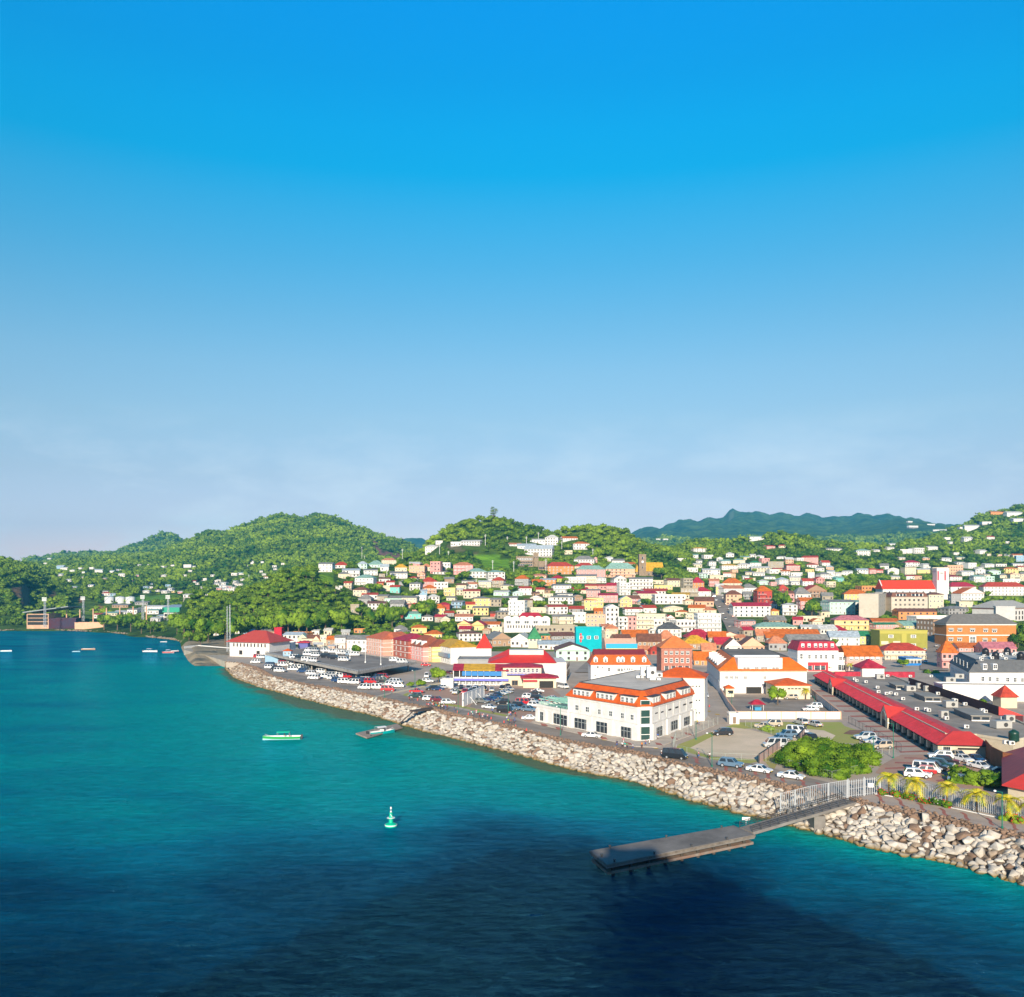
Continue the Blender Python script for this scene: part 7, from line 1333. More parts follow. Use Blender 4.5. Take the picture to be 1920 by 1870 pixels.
def car(px, py, yaw, col, ty='sedan', where='', z=G, grp='cars', label=None, sc=1.06):
    p = gp(px, py, z) if z is not None else None
    if z is None: q = hit(px, py, 300); p = (q[0], q[1]); zz = q[2]+.36
    else: zz = z+.02
    kn = {'sedan':'car','suv':'suv','van':'minibus','pickup':'pickup_truck'}[ty]; nm = {'sedan':'car','suv':'SUV car','van':'minibus','pickup':'pickup truck'}[ty]
    r = copy_thing(PR[ty], (*p, zz), R(yaw), label, nm, grp, {'body': paint('car_'+CC[col][0].replace(' ','_'), CC[col][1])}, (sc,sc,sc)); r.name = kn
    CARS.append((r, CC[col][0], nm, where, px, py, label)); return r
V6 = '''425,448,w;570,503,w;665,537,w;625,520,k;700,478,w;700,462,r;760,470,w;800,522,w;840,500,w;895,542,b;900,505,w;985,567,w;1005,610,w;1085,547,w;1110,597,w;1165,545,b;1200,612,w;1245,637,b;1240,580,w;1310,650,w;1335,640,r;1405,657,w;1360,600,r;1290,590,w;1440,610,k;1530,635,w;1575,650,r;1515,708,w;1650,707,w;1745,727,r;1770,677,w;1830,652,w;1690,635,k;1640,605,b;1550,600,s;1700,600,r;1170,580,s;930,520,g;1480,640,b;560,480,b;450,395,r;480,400,w'''
for i, t in enumerate(V6.split(';')):
    a = t.split(','); car(400+float(a[0])/5.333, 1160+float(a[1])/5.333, random.uniform(-22,-2)+(180 if i % 3 == 0 else 0), a[2], 'van', 'in the van park by the seawall', grp='minibuses in the van park')
V6 = '''960,330,w;1012,332,s;950,372,w;1030,382,w;1112,392,k;1200,407,k;1305,427,w;1125,335,w;1200,345,w;1275,357,w;1330,362,s;1375,372,l;1410,375,w;820,402,w;870,412,k;935,427,w;990,437,w;1815,432,w;1890,448,s'''
for i, t in enumerate(V6.split(';')):
    a = t.split(','); car(400+float(a[0])/5.333, 1160+float(a[1])/5.333, random.uniform(-20,8)+(180 if i % 4 == 0 else 0), a[2], 'van', 'on the raised parking deck', z=G+4.115, grp='minibuses on the parking deck')
C7 = '''435,745,-10,r,pickup;418,792,190,d,suv;565,822,-8,w,suv;642,830,-12,m,suv;747,857,8,w,suv;585,716,200,k,suv;640,717,200,b,sedan;692,700,-160,s,sedan;805,735,-100,s,sedan;822,755,-95,s,van;882,722,-95,k,sedan;915,752,-95,r,suv;952,718,-95,s,suv;985,738,-160,k,sedan;1030,705,-90,k,sedan;1060,722,-150,b,sedan;1105,720,-80,k,suv;1185,725,-90,s,sedan;1290,715,-95,k,suv;1355,717,-60,s,sedan;1180,792,-30,s,sedan;1240,777,-30,k,sedan;1287,760,-30,s,sedan;1332,745,-30,s,sedan;1160,824,-25,n,sedan;1085,847,-20,g,suv;1160,902,-35,w,sedan;1290,857,-170,k,suv;1320,942,-20,k,van;1405,915,-30,l,suv;1462,885,-25,k,suv;1502,862,-15,r,van;1557,930,-25,l,suv;1565,1012,0,w,sedan;1620,887,-30,w,suv;1592,842,-20,s,sedan;1642,812,-20,k,suv;1730,832,-15,r,sedan;1690,855,-20,s,sedan;1612,757,185,k,sedan;1642,737,0,w,sedan;1792,812,-15,s,sedan;735,607,-60,s,sedan;760,552,-60,m,sedan;535,590,-90,w,van;548,640,-10,w,suv;527,477,-5,r,suv;1900,700,-60,w,van;1225,800,-30,b,sedan;1345,690,-80,k,sedan;880,700,-90,g,sedan;1010,728,-90,w,suv;1560,800,-20,w,suv;240,690,0,w,van'''
for t in C7.split(';'):
    a = t.split(','); car(700+float(a[0])/5.333, 1160+float(a[1])/5.333, float(a[2]), a[3], a[4], 'in the brick paved lot in front of the market', grp='cars in the market lot')
C4 = '''645,163,185,k,suv,on the sand lot alone near the road;975,107,-25,t,sedan,on the lawn below the white boundary wall;1037,92,175,t,suv,on the lawn behind the tan car;1262,80,100,s,suv,on the lawn in the middle of the boundary wall;1370,92,100,s,sedan,on the lawn right of the other silver car;1232,155,-25,w,van,at the end of the row behind the sheet fence;1345,210,-80,k,suv,just right of the sheet fence;1150,180,190,l,suv,in the row on the sand lot under the white van;1105,205,190,l,sedan,in the middle of the row on the sand lot;1057,258,180,s,van,nearest the thicket on the sand lot;1762,197,180,s,suv,by the far corner of the thicket;1835,225,180,s,sedan,between the thicket and the wire fence;1890,267,190,t,suv,behind the thicket beside the wire fence;275,347,-30,k,van,on the coast road at the bend;712,412,-30,l,suv,on the coast road passing the sand lot;935,452,-40,w,sedan,on the coast road beside the sheet fence;1185,502,-35,w,sedan,on the coast road nearest the steel palisade'''
for t in C4.split(';'):
    a = t.split(','); car(1200+float(a[0])/4.174, 1340+float(a[1])/4.174, float(a[2]), a[3], a[4], a[5], sc=1.14, grp='cars by the sand lot and the coast road')
car(1110, 1383, -22, 'w', 'sedan', 'on the road in front of the corner building', sc=1.1)
C5 = '''700,692,-18,w,suv,first of the row nearest the palisade;755,655,165,r,suv,second of the row between two white cars;805,635,-30,w,van,third of the row beside the red car;890,605,-35,k,suv,in the middle of the row in the mall car park;955,580,-35,d,suv,behind the black SUV in the mall car park;1025,548,-30,k,suv,near the far end of the row in the mall car park;955,485,165,w,suv,at the far end of the row below the mall wall;1195,512,-75,w,sedan,beside the tan pickup under the mall wall;1140,480,-60,t,pickup,against the mall end wall;1335,512,-80,b,sedan,beside the curved terracotta wall;1385,592,-70,w,sedan,beside the curved terracotta wall;1190,738,-30,l,sedan,under the small tree beside the palisade;1450,770,-20,d,sedan,in the shade of the small tree;1620,660,-20,g,sedan,behind the small tree'''
for t in C5.split(';'):
    a = t.split(','); car(1600+float(a[0])/5.844, 1340+float(a[1])/5.844, float(a[2]), a[3], a[4], a[5], sc=1.12, grp='cars in the mall car park')
for a in ((1035,855,175,'t','suv','under the yard wall near the orange roofed annex'),(1280,950,175,'w','suv','in the right corner of the walled yard'),(1240,978,175,'w','sedan','lowest in the right corner of the walled yard')): car(1300+a[0]/5.647, 1160+a[1]/5.647, a[2], a[3], a[4], a[5], grp='cars in the walled yard')
car(1323, 1308, -100, 's', 'suv', 'beside the tall white wing of the corner building')
for P, cols, wh in ((ms, 'kwsgkbwksgrwkgswkk', 'on the steep market street'), (rs, 'kwgksbkwskgk', 'on the shaded street right of the olive block'), (ls, 'wskgw', 'on the street beside the turquoise block')):
    for i, c in enumerate(cols):
        k = int(6+i*(42/len(cols))); d = P[min(49,k+1)]-P[k-1]; d = d/np.hypot(*d); n = np.array([-d[1], d[0]])*(3.4 if i % 2 else -3.4); q = P[k]+n; z = max(land(*P[k]), G)+.36
        r = copy_thing(PR['suv' if i % 3 == 0 else 'sedan'], (q[0], q[1], z), math.atan2(d[1], d[0])+(math.pi if i % 2 else 0), None, 'car', 'cars '+wh, {'body': paint('car_'+CC[c][0].replace(' ','_'), CC[c][1])}); r.name = 'car'; CARS.append((r, CC[c][0], 'car', wh, *proj(q[0], q[1], z)[:2], None))
for r in PR.values():
    for c in list(r.children): bpy.data.objects.remove(c)
    bpy.data.objects.remove(r)

# ---------------------------------------------------------------- people
SKIN = plain('skin_brown', (.22,.11,.07), .6); HAIR = plain('hair_black', (.015,.012,.01), .6)
def skinned(name, verts, edges, radii, mat, sub=1):
    me = bpy.data.meshes.new(name+'_cage'); me.from_pydata(verts, edges, []); o = bpy.data.objects.new(name, me); COL.objects.link(o)
    md = o.modifiers.new('s', 'SKIN'); 
    if not me.skin_vertices: me.attributes
    for i, r in enumerate(radii): me.skin_vertices[0].data[i].radius = (r, r)
    me.skin_vertices[0].data[0].use_root = True
    m2 = o.modifiers.new('u', 'SUBSURF'); m2.levels = sub; m2.render_levels = sub
    dg = bpy.context.evaluated_depsgraph_get(); out = bpy.data.meshes.new_from_object(o.evaluated_get(dg)); bpy.data.objects.remove(o); out.materials.clear(); out.materials.append(mat); out.name = name
    out.polygons.foreach_set('use_smooth', [True]*len(out.polygons)); return out
def person_meshes(k):
    st = (.0, .24, -.16, .1)[k]; am = (.05, .18, -.12, .3)[k]
    v = [(0,0,.93),(0,0,1.12),(0,0,1.36),(0,0,1.48),(.02,0,1.60),(.02,0,1.70)]; r = [.14,.125,.14,.055,.085,.07]; e = [(0,1),(1,2),(2,3),(3,4),(4,5)]
    for s in (-1, 1):
        b = len(v); v += [(0,s*.10,.86),(st*s*.6+.03,s*.10,.48),(st*s,s*.10,.08),(st*s+.14,s*.11,.03)]; r += [.095,.06,.04,.035]; e += [(0,b),(b,b+1),(b+1,b+2),(b+2,b+3)]
        b = len(v); v += [(0,s*.19,1.37),(-am*s*.5,s*.25,1.10),(-am*s+.08,s*.26,.86),(-am*s+.10,s*.26,.78)]; r += [.055,.042,.03,.032]; e += [(2,b),(b,b+1),(b+1,b+2),(b+2,b+3)]
    body = skinned('person_body', v, e, r, SKIN)
    bm = bmesh.new(); bm.from_mesh(body)       # fingers, thumb, nose and ears
    def nub(p, q, w): 
        m = bmesh.ops.create_cone(bm, cap_ends=True, segments=5, radius1=w, radius2=w*.7, depth=(Vector(q)-Vector(p)).length); M = Matrix.Translation((Vector(p)+Vector(q))/2) @ (Vector(q)-Vector(p)).to_track_quat('Z','Y').to_matrix().to_4x4(); bmesh.ops.transform(bm, matrix=M, verts=m['verts'])
    for s in (-1, 1):
        hx, hy, hz = -am*s+.10, s*.26, .76
        for i, ln in enumerate((.075,.085,.08,.06)): nub((hx-.025+.018*i, hy, hz), (hx-.02+.018*i, hy-s*.012, hz-ln), .009)
        nub((hx+.03, hy, hz+.03), (hx+.06, hy-s*.01, hz-.03), .010); nub((.02, s*.085, 1.62), (.02, s*.10, 1.62), .02)
    nub((.09,0,1.62), (.125,0,1.60), .014); bm.to_mesh(body); bm.free()
    tv = [(0,0,.95),(0,0,1.12),(0,0,1.36),(0,0,1.43)]; tr = [.155,.145,.155,.075]; te = [(0,1),(1,2),(2,3)]
    for s in (-1, 1): b = len(tv); tv += [(0,s*.20,1.37),(-am*s*.35,s*.235,1.2)]; tr += [.075,.06]; te += [(2,b),(b,b+1)]
    shirt = skinned('shirt', tv, te, tr, WHITE)
    pv = [(0,0,.98),(0,0,.90)]; pr_ = [.15,.15]; pe = [(0,1)]
    for s in (-1, 1): b = len(pv); pv += [(0,s*.10,.84),(st*s*.5+.02,s*.10,.52)]; pr_ += [.11,.085]; pe += [(1,b),(b,b+1)]
    pants = skinned('shorts', pv, pe, pr_, DARK); hair = skinned('hair', [(.0,0,1.66),(-.02,0,1.70),(.0,0,1.72)], [(0,1),(1,2)], [.092,.098,.07], HAIR)
    return body, shirt, pants, hair
PM = [person_meshes(k) for k in range(4)]; SC = {'r':('red',(.6,.02,.03)),'w':('white',(.8,.8,.8)),'k':('black',(.02,.02,.02)),'b':('blue',(.04,.15,.5)),'t':('turquoise',(.0,.45,.4)),'y':('yellow',(.75,.6,.03)),'p':('pink',(.75,.3,.35)),'g':('green',(.05,.4,.15)),'n':('navy',(.02,.03,.1)),'o':('orange',(.8,.25,.03)),'l':('lime',(.5,.75,.05))}
PEOPLE = []
def person(px, py, c, where, z=G, pc=None, yaw=None, loc=None):
    k = len(PEOPLE) % 4; p = loc or (*gp(px, py, z), z+.03); pc = pc or random.choice('knwbk'); r = thing('person', '', 'person', p, R(yaw if yaw is not None else random.choice((-50,130))+random.uniform(-30,30)), 'people on the waterfront')
    for nm, me, m in (('body', PM[k][0], SKIN), ('shirt', PM[k][1], plain('cloth_'+SC[c][0], SC[c][1], .8)), ('shorts', PM[k][2], plain('cloth_'+SC[pc][0], SC[pc][1], .8)), ('hair', PM[k][3], HAIR)):
        o = inst(nm, me, r); o.material_slots[0].link = 'OBJECT'; o.material_slots[0].material = m
    PEOPLE.append(r); r['label'] = 'person in %s shirt and %s shorts %s' % (SC[c][0], SC[pc][0], where); return r
for x, y, c in [(360,830,'r'),(387,826,'w'),(535,893,'r'),(552,897,'p'),(566,880,'b'),(590,892,'w'),(612,890,'k'),(628,905,'t'),(642,885,'r'),(655,912,'y'),(672,900,'k'),(690,915,'w'),(706,905,'p'),(722,918,'b'),(738,912,'r'),(662,880,'w')]: person(700+x/5.333, 1160+y/5.333, c, 'in the crowd at the stair head')
for x, y, c in [(980,975,'w'),(992,978,'t'),(1030,962,'p'),(1048,975,'g'),(1062,998,'r'),(1090,1002,'p'),(1104,1000,'w'),(1142,1012,'p'),(1190,955,'b'),(808,930,'k')]: person(700+x/5.333, 1160+y/5.333, c, 'walking along the boulder road')
for x, y, c in [(1335,1030,'w'),(1348,1058,'l'),(1376,1062,'r'),(1398,1062,'n'),(1357,980,'r'),(1372,982,'p'),(1420,988,'r'),(1412,1042,'b')]: person(700+x/5.333, 1160+y/5.333, c, 'in the group by the annex')
for x, y, c, w in [(893,1118,'n','left of those crossing in front of the corner building'),(946,1132,'w','crossing by the corner building'),(970,1135,'t','crossing by the corner building'),(991,1140,'g','crossing by the corner building'),(955,1090,'p','crossing by the corner building'),(1045,1150,'w','alone in front of the glass stair tower'),(1130,1132,'o','below the glass stair tower'),(1165,1107,'p','at the pavement corner of the corner building'),(1200,1097,'w','at the pavement corner of the corner building'),(1280,1046,'b','by the right shopfront of the corner building'),(1318,1208,'w','beside the black minibus'),(1655,915,'y','behind the tall white wing'),(1672,915,'w','behind the tall white wing'),(1668,1225,'p','on the road below the sand lot'),(1772,1235,'w','beside the lamp post below the sand lot'),(1415,965,'w','in the middle shop doorway')]: person(980+x/5.053, 1180+y/5.053, c, w)
bx = gp(528,1387,0.); person(0,0,'b','standing in the stern of the green boat', loc=(bx[0]+2.2,bx[1]+.1,.25), yaw=180, pc='r'); person(0,0,'k','steering amidships in the green boat', loc=(bx[0]+.8,bx[1]+.2,.25), yaw=180, pc='w')
bx = gp(716,1377,0.); person(0,0,'n','standing at the console of the turquoise boat', loc=(bx[0]+.6,bx[1]+.6,.25), yaw=40)

# ---------------------------------------------------------------- posts, cones, screen
POLEG = plain('post_green', (.01,.16,.10), .5)
def lamp(px, yb, yt, label, mat=POLEG, z=G, w=.07):
    x, y = gp(px, yb, z); h_ = (yb-yt)*y/F; t = thing('lamp_post', label, 'lamp post', (x, y, z)); MB().lathe([(.22,0),(.2,.35),(w*1.3,.4),(w,h_)], mat, 10).ob('pole', t)
    b = MB(); b.tube((0,0,h_-.1),(-.9,.3,h_+.1),.05,.05,mat,6); b.ob('arm', t); MB().lathe([(.08,0),(.24,.12),(.2,.28),(.05,.36)], WHITE, 12).ob('lamp_head', t, (-1.0,.33,h_-.1)); return t
for a in ((721,1308,1269,'green lamp post by the van park beside the red minibus'),(778,1292,1258,'green lamp post by the cream kerb of the van park'),(859,1338,1294,'green lamp post left of the white hoarding'),(953,1340,1302,'grey lamp post in the market car lot'),(1051,1379,1326,'green lamp post in front of the white annex'),(1305,1387,1330,'green lamp post behind the wire fence by the corner building'),(1335,1438,1376,'green lamp post on the coast road below the sand lot'),(1638,1431,1380,'green lamp post rising from the right side of the thicket'),(1675,1422,1357,'tallest green lamp post in front of the mall arcade'),(1879,1554,1485,'pale green lamp post on the promenade by the palms'),(1372,1330,1300,'green lamp post just inside the yard wall'),(1527,1325,1306,'short green post by the mall walk')): lamp(*a)
for i, (px, yb) in enumerate([(783,1314),(788,1308),(825,1296),(733,1293),(858,1337),(878,1341),(921,1349),(945,1356),(967,1364),(987,1371),(1310,1319),(1322,1329),(1330,1326),(812,1322),(737,1299)]):
    x, y = gp(px, yb); t = thing('traffic_cone', 'small red traffic cone at the road edge by the market lot' if i < 10 else 'small red traffic cone beside the tall white wing building' if i < 13 else 'small red traffic cone by the van park exit', 'traffic cone', (x, y, G+.06), 0, 'red traffic cones'); MB().lathe([(.22,.03),(.05,.75)], plain('cone_red',(.75,.04,.02),.5), 10).ob('cone', t); MB().box(-.28,.28,-.28,.28,0,.04,DARK).ob('base', t)
x0, x1 = gp(868,1325), gp(907,1310); t = wall_run('hoarding', 'big blank white hoarding standing in the middle of the market car lot', [x0, x1], 4.2, .3, WHITE, 'hoarding', WHITE)
for s in (.3,.7): MB().tube(((x1[0]-x0[0])*s,(x1[1]-x0[1])*s,2.6),((x1[0]-x0[0])*s+2.4,(x1[1]-x0[1])*s-2.4,0),.1,.1,WHITE,6).ob('brace', t)
x, y = gp(838,1291); h = Hero('toilet_hut', 'small white flat hut at the edge of the market car lot', 'hut', para((x-2.4,y),(x+2.4,y),4), G, 7.6, 'w'); h.flat(rise=.3)
x, y = gp(1377,1358); h = Hero('substation_hut', 'small white hut at the end of the yard wall on the lawn', 'hut', para((x-1.4,y),(x+1.4,y),3), G, 7.3, 'w'); h.flat(rise=.3); put_window(h.root,0,-1.5,1.1,.9,1.9,'door')
for i, (zx, zy0, zy1) in enumerate([(912,300,420),(1282,318,392),(1390,280,340),(500,390,500),(165,430,565),(1110,318,372),(978,530,635),(1168,540,665),(1457,520,660),(1600,360,430),(1775,225,290),(1880,430,510),(830,700,780),(580,450,520)]):
    px, yb, yt = 720+zx/4.8, 940+zy1/4.8, 940+zy0/4.8; q = hit(px, yb, 500)
    if q: t = thing('utility_pole', 'tall pale utility pole on the town hillside', 'utility pole', q, 0, 'utility poles on the hillside'); h_ = (yb-yt)*q[1]/F; MB().lathe([(.3,-2),(.2,h_)], WHITE, 8).ob('pole', t); b = MB(); b.box(-1.4,1.4,-.1,.1,h_-1.2,h_-1.,STEEL); b.box(-1.1,1.1,-.1,.1,h_-2.4,h_-2.2,STEEL); b.ob('crossarm', t)
for i, (zx, zy0, zy1) in enumerate([(1337,410,540),(1360,490,545),(1562,600,680),(323,1110,1180),(320,660,730)]):
    px, yb, yt = 400+zx/4.8, 940+zy1/4.8, 940+zy0/4.8; q = hit(px, yb, 500)
    if q: t = thing('utility_pole', 'tall pale utility pole over the green knoll', 'utility pole', q, 0, 'utility poles on the knoll'); h_ = (yb-yt)*q[1]/F; MB().lathe([(.3,-2),(.2,h_)], WHITE, 8).ob('pole', t); b = MB(); b.box(-1.4,1.4,-.1,.1,h_-1.2,h_-1.,STEEL); b.ob('crossarm', t)

# ---------------------------------------------------------------- the ship the picture is taken from: it lies below and behind the eye and shades the near water
sh = thing('cruise_ship', 'white cruise ship below the viewpoint that shades the near water and dock', 'cruise ship', (0,0,0)); SW = plain('ship_white', (.75,.76,.78), .4)
b = MB(); b.prism([(-190,-34),(-178,-4),(70,-4),(104,-14),(118,-24),(104,-36),(60,-44),(-180,-44)], -5, 15, SW); b.ob('hull', sh)
b = MB()
for i, (x0, x1, zt) in enumerate([(-170,-70,24)]+[(-70+3*k, -67+3*k, 53-.62*max(0, 48-3*k-1.5)) for k in range(16)]+[(-22,9,53)]+[(9+3*k, 12+3*k, 53-.52*(3*k+1.5)) for k in range(17)]+[(60,78,24)]): b.prism([(x0,-40),(x0,-8-.01*i),(x1,-8-.01*i),(x1,-40)], 15, zt-3, SW); b.prism([(x0+.2,-38),(x0+.2,-10),(x1-.2,-10),(x1-.2,-38)], zt-3, zt-.5, SW)  # unseen stepped outline, shaped so its shadow edge slants across the water
b.ob('superstructure', sh); b = MB(); q = random.Random(9)
for i in range(60):
    x = q.uniform(-40, 6); zt = 53 if -22 < x < 9 else 46 if -31 < x < 9 else 41 if -42 < x < 40 else 35; w = q.uniform(.6, 3.5); b.box(x, x+w, -12-q.random()*3, -10.5, zt-.6, zt+q.uniform(.4, 1.3), SW)  # unseen boxes added on top to make the ship's shadow edge uneven
b.ob('shadow_edge_boxes', sh); b = MB(); b.prism([(-14,-34),(-14,-22),(4,-22),(4,-34)], 49, 55, SW); b.ob('funnel', sh)
b = MB()
for i in range(9): b.tube((-150+i*21, -5.2, 17.5), (-139+i*21, -5.2, 17.5), 1.7, 1.7, plain('lifeboat_orange',(.8,.25,.03),.5), 10)
b.ob('lifeboats', sh)
# ---------------------------------------------------------------- more houses where the photo packs them and nothing stands yet
qr = random.Random(21)
def infill(n, poly, wr, hr, walls, roofs, lim=.12):
    xs = [p[0] for p in poly]; ys_ = [p[1] for p in poly]; P = np.array(poly, float); c = 0
    for _ in range(n):
        px, py = qr.uniform(min(xs), max(xs)), qr.uniform(min(ys_), max(ys_))
        if not inpoly(np.array([px]), np.array([py]), poly)[0]: continue
        w = qr.uniform(*wr); h_ = w*qr.uniform(*hr)
        if abs(px-(1350+(py-1130)*.42)) < w/2+9 and 1105 < py < 1215: continue       # the market street stays open
        o = OCC[int(py-h_-900):int(py-900), int(px-w/2-1):int(px+w/2+1)]
        if o.size == 0 or (o < 1e8).mean() > lim: continue
        q = hit(px, py, 500) if py < 1222 else (*gp(px, py), G)
        if q is None or any(math.hypot(f_[0]-q[0], f_[1]-q[1]-4) < f_[2]*.75+4 for f_ in FOOT): continue
        house(px-w/2, px+w/2, py-h_, py, w*qr.uniform(.10,.28), qr.choice('gghhft'), qr.choice(walls), qr.choice(roofs), yaw=qr.uniform(-18,18)); c += 1
    return c
infill(2600, [(800,1098),(1100,1092),(1500,1105),(1560,1130),(1620,1150),(1620,1215),(1100,1222),(940,1218),(840,1180),(760,1140)], (14,27), (.45,.7), 'wwwwccccskgpyy', 'rrRRooooggwnccb', .22)
infill(420, [(640,1068),(800,1072),(830,1120),(780,1150),(720,1130),(660,1108)], (15,24), (.42,.6), 'wwwwcckgm', 'grrwgnb', .06)
infill(700, [(1300,1050),(1560,1060),(1560,1105),(1300,1100)], (11,20), (.42,.6), 'wwwcckp', 'gwrgwb', .06)
infill(500, [(1600,1065),(1925,1060),(1925,1110),(1800,1100),(1660,1085)], (12,20), (.42,.6), 'wwwcck', 'gwrgw', .06)
infill(500, [(1560,1120),(1920,1130),(1920,1225),(1600,1225)], (18,32), (.45,.65), 'wwcckpog', 'rrRgggcn', .12)
infill(260, [(560,1190),(700,1192),(700,1222),(520,1222)], (12,20), (.5,.8), 'wwcckg', 'gggow', .2)

# ---------------------------------------------------------------- trees
def ico(sub):
    bm = bmesh.new(); bmesh.ops.create_icosphere(bm, subdivisions=sub, radius=1.); V = np.array([v.co[:] for v in bm.verts]); Fc = np.array([[v.index for v in f.verts] for f in bm.faces]); bm.free(); return V, Fc
I1, I2 = ico(1), ico(2)
def crown(seed, lumps, base, leaves, leaf=.16, flat=.75, rough=.28):
    """foliage of unit radius: uneven clumps and loose leaf sprays; returns vertices and triangles"""
    r = np.random.RandomState(seed); V0, F0 = base; Vs, Fs, n = [], [], 0
    for k in range(lumps):
        a = r.uniform(0, 6.28); d = 0 if k == 0 else r.uniform(.3, .68); s = r.uniform(.24, .40) if lumps > 12 else r.uniform(.36, .60) if lumps > 2 else r.uniform(.6, .85)
        c = np.array([math.cos(a)*d, math.sin(a)*d, r.uniform(-.28, .42)*flat]); V = V0*(1+r.uniform(-rough, rough, (len(V0), 1)))*np.array([s, s, s*.78])+c; Vs.append(V); Fs.append(F0+n); n += len(V)
    if leaves:
        C = np.vstack(Vs); idx = r.randint(0, len(C), leaves); P = C[idx]*r.uniform(.9, 1.14, (leaves, 1)); A = r.normal(size=(leaves, 3)); A /= np.linalg.norm(A, axis=1)[:, None]; B = np.cross(A, r.normal(size=(leaves, 3))); B /= np.linalg.norm(B, axis=1)[:, None]; L_ = leaf*r.uniform(.6, 1.3, (leaves, 1))
        T = np.stack([P-A*L_, P+A*L_, P+B*L_*1.1], 1).reshape(-1, 3); Vs.append(T); Fs.append(np.arange(leaves*3).reshape(-1, 3)+n)
    return np.vstack(Vs), np.vstack(Fs)
def leafmat(name, a, c, sc=.12):
    m, nt, b = nodes(name); N = nt.nodes; ge = N.new('ShaderNodeNewGeometry'); nz = N.new('ShaderNodeTexNoise'); nz.inputs['Scale'].default_value = sc; nz.inputs['Detail'].default_value = 3; link(nt, ge.outputs['Position'], nz.inputs['Vector'])
    oi = N.new('ShaderNodeObjectInfo'); n2 = N.new('ShaderNodeTexNoise'); n2.inputs['Scale'].default_value = 1.3; n2.inputs['Detail'].default_value = 6; n2.inputs['Roughness'].default_value = .8; link(nt, ge.outputs['Position'], n2.inputs['Vector'])
    ad = N.new('ShaderNodeMath'); ad.operation = 'ADD'; link(nt, ge.outputs['Random Per Island'], ad.inputs[0]); link(nt, oi.outputs['Random'], ad.inputs[1]); fr = N.new('ShaderNodeMath'); fr.operation = 'FRACT'; link(nt, ad.outputs[0], fr.inputs[0])
    mm = N.new('ShaderNodeMath'); mm.operation = 'MULTIPLY_ADD'; mm.inputs[1].default_value = .55; link(nt, fr.outputs[0], mm.inputs[0]); m4 = N.new('ShaderNodeMath'); m4.operation = 'MULTIPLY_ADD'; m4.inputs[1].default_value = 2.0; m4.inputs[2].default_value = -.80; link(nt, nz.outputs['Fac'], m4.inputs[0]); link(nt, m4.outputs[0], mm.inputs[2])
    rp = N.new('ShaderNodeValToRGB'); e = rp.color_ramp.elements; e[0].position = .1; e[0].color = (*a, 1); e[1].position = .95; e[1].color = (*c, 1); link(nt, mm.outputs[0], rp.inputs[0])
    m5 = N.new('ShaderNodeMapRange'); m5.inputs['From Min'].default_value = .35; m5.inputs['From Max'].default_value = .65; m5.inputs['To Min'].default_value = .62; m5.inputs['To Max'].default_value = 1.25; link(nt, n2.outputs['Fac'], m5.inputs[0]); vm = N.new('ShaderNodeVectorMath'); vm.operation = 'SCALE'; link(nt, rp.outputs[0], vm.inputs[0]); link(nt, m5.outputs[0], vm.inputs['Scale'])
    link(nt, vm.outputs[0], b.inputs['Base Color']); b.inputs['Roughness'].default_value = .85; b.inputs['Specular IOR Level'].default_value = .12
    return m
LEAF = leafmat('foliage', (.022,.082,.012), (.27,.39,.028), .014); LEAFN = leafmat('foliage_near', (.026,.090,.008), (.24,.36,.026), .12); BARK = surf('bark', (.20,.14,.09), .95, .3, 1.)
cands = []
tr = np.random.RandomState(5)
for d0, d1, sp in ((560,760,6.6),(760,1050,6.6),(1050,1400,7.4),(1400,1800,8.6),(1800,2300,9.6),(2300,3300,15.)):
    x0, x1 = (-120-CX)/F*d1, (2050-CX)/F*d1; X, Y = np.meshgrid(np.arange(x0, x1, sp), np.arange(d0, d1, sp)); X = X.ravel()+tr.uniform(-.45,.45,X.size)*sp; Y = Y.ravel()+tr.uniform(-.45,.45,Y.size)*sp; cands.append(np.c_[X, Y, np.full(X.size, sp)])
T = np.vstack(cands); Z = land_np(T[:,0], T[:,1]); U, Vp = proj(T[:,0], T[:,1], Z); d = T[:,1]
keep = (Z > 3.2) & (U > -60) & (U < 1990) & ((Z > G+.3) | (U < 460) | (d > 860)); r = tr.uniform(size=len(T)); size = T[:,2]*(.36+.5*tr.uniform(size=len(T))**2); hgt = size*tr.uniform(1.2, 2.1, len(T))*np.where(T[:,1] > 1400, .72, 1)
# how wooded the parts of the picture are
dens = np.ones(len(T)); core = inpoly(U, Vp, [(760,1085),(1100,1082),(1300,1100),(1560,1118),(1925,1118),(1925,1240),(700,1240),(740,1150)]); dens[core & (d < 1100)] = .42
dens[inpoly(U, Vp, [(860,1120),(1320,1120),(1500,1150),(1500,1240),(850,1240)]) & (d < 1000)] = .12
dens[(d < 1100) & inpoly(U, Vp, [(620,1060),(760,1060),(860,1085),(740,1150),(640,1100)])] = .55
dens[inpoly(U, Vp, [(1300,1040),(1560,1050),(1925,1055),(1925,1118),(1560,1118),(1300,1100)]) & (d < 1400)] = .62
for poly, n0, f0, c in PATCH: dens[inpoly(U, Vp, poly) & (d > n0-60) & (d < f0+60)] = .02
dens[(d < 960) & (U > 130) & (U < 345) & (Vp > 1128)] = .25
keep &= r < dens
cm = np.minimum.accumulate(np.array([proj(0, dd, land_np((UG-CX)/F*dd, np.full(UG.shape, dd)))[1] for dd in np.arange(440, 3400, 20.)]), axis=0)      # skyline of all nearer land
ki = np.clip(((d-440)/20).astype(int)-2, 0, len(cm)-1); ui = np.clip(((U+900)/2.5).astype(int), 0, len(UG)-1); keep &= (Vp-hgt*F/d) < cm[ki, ui]+6
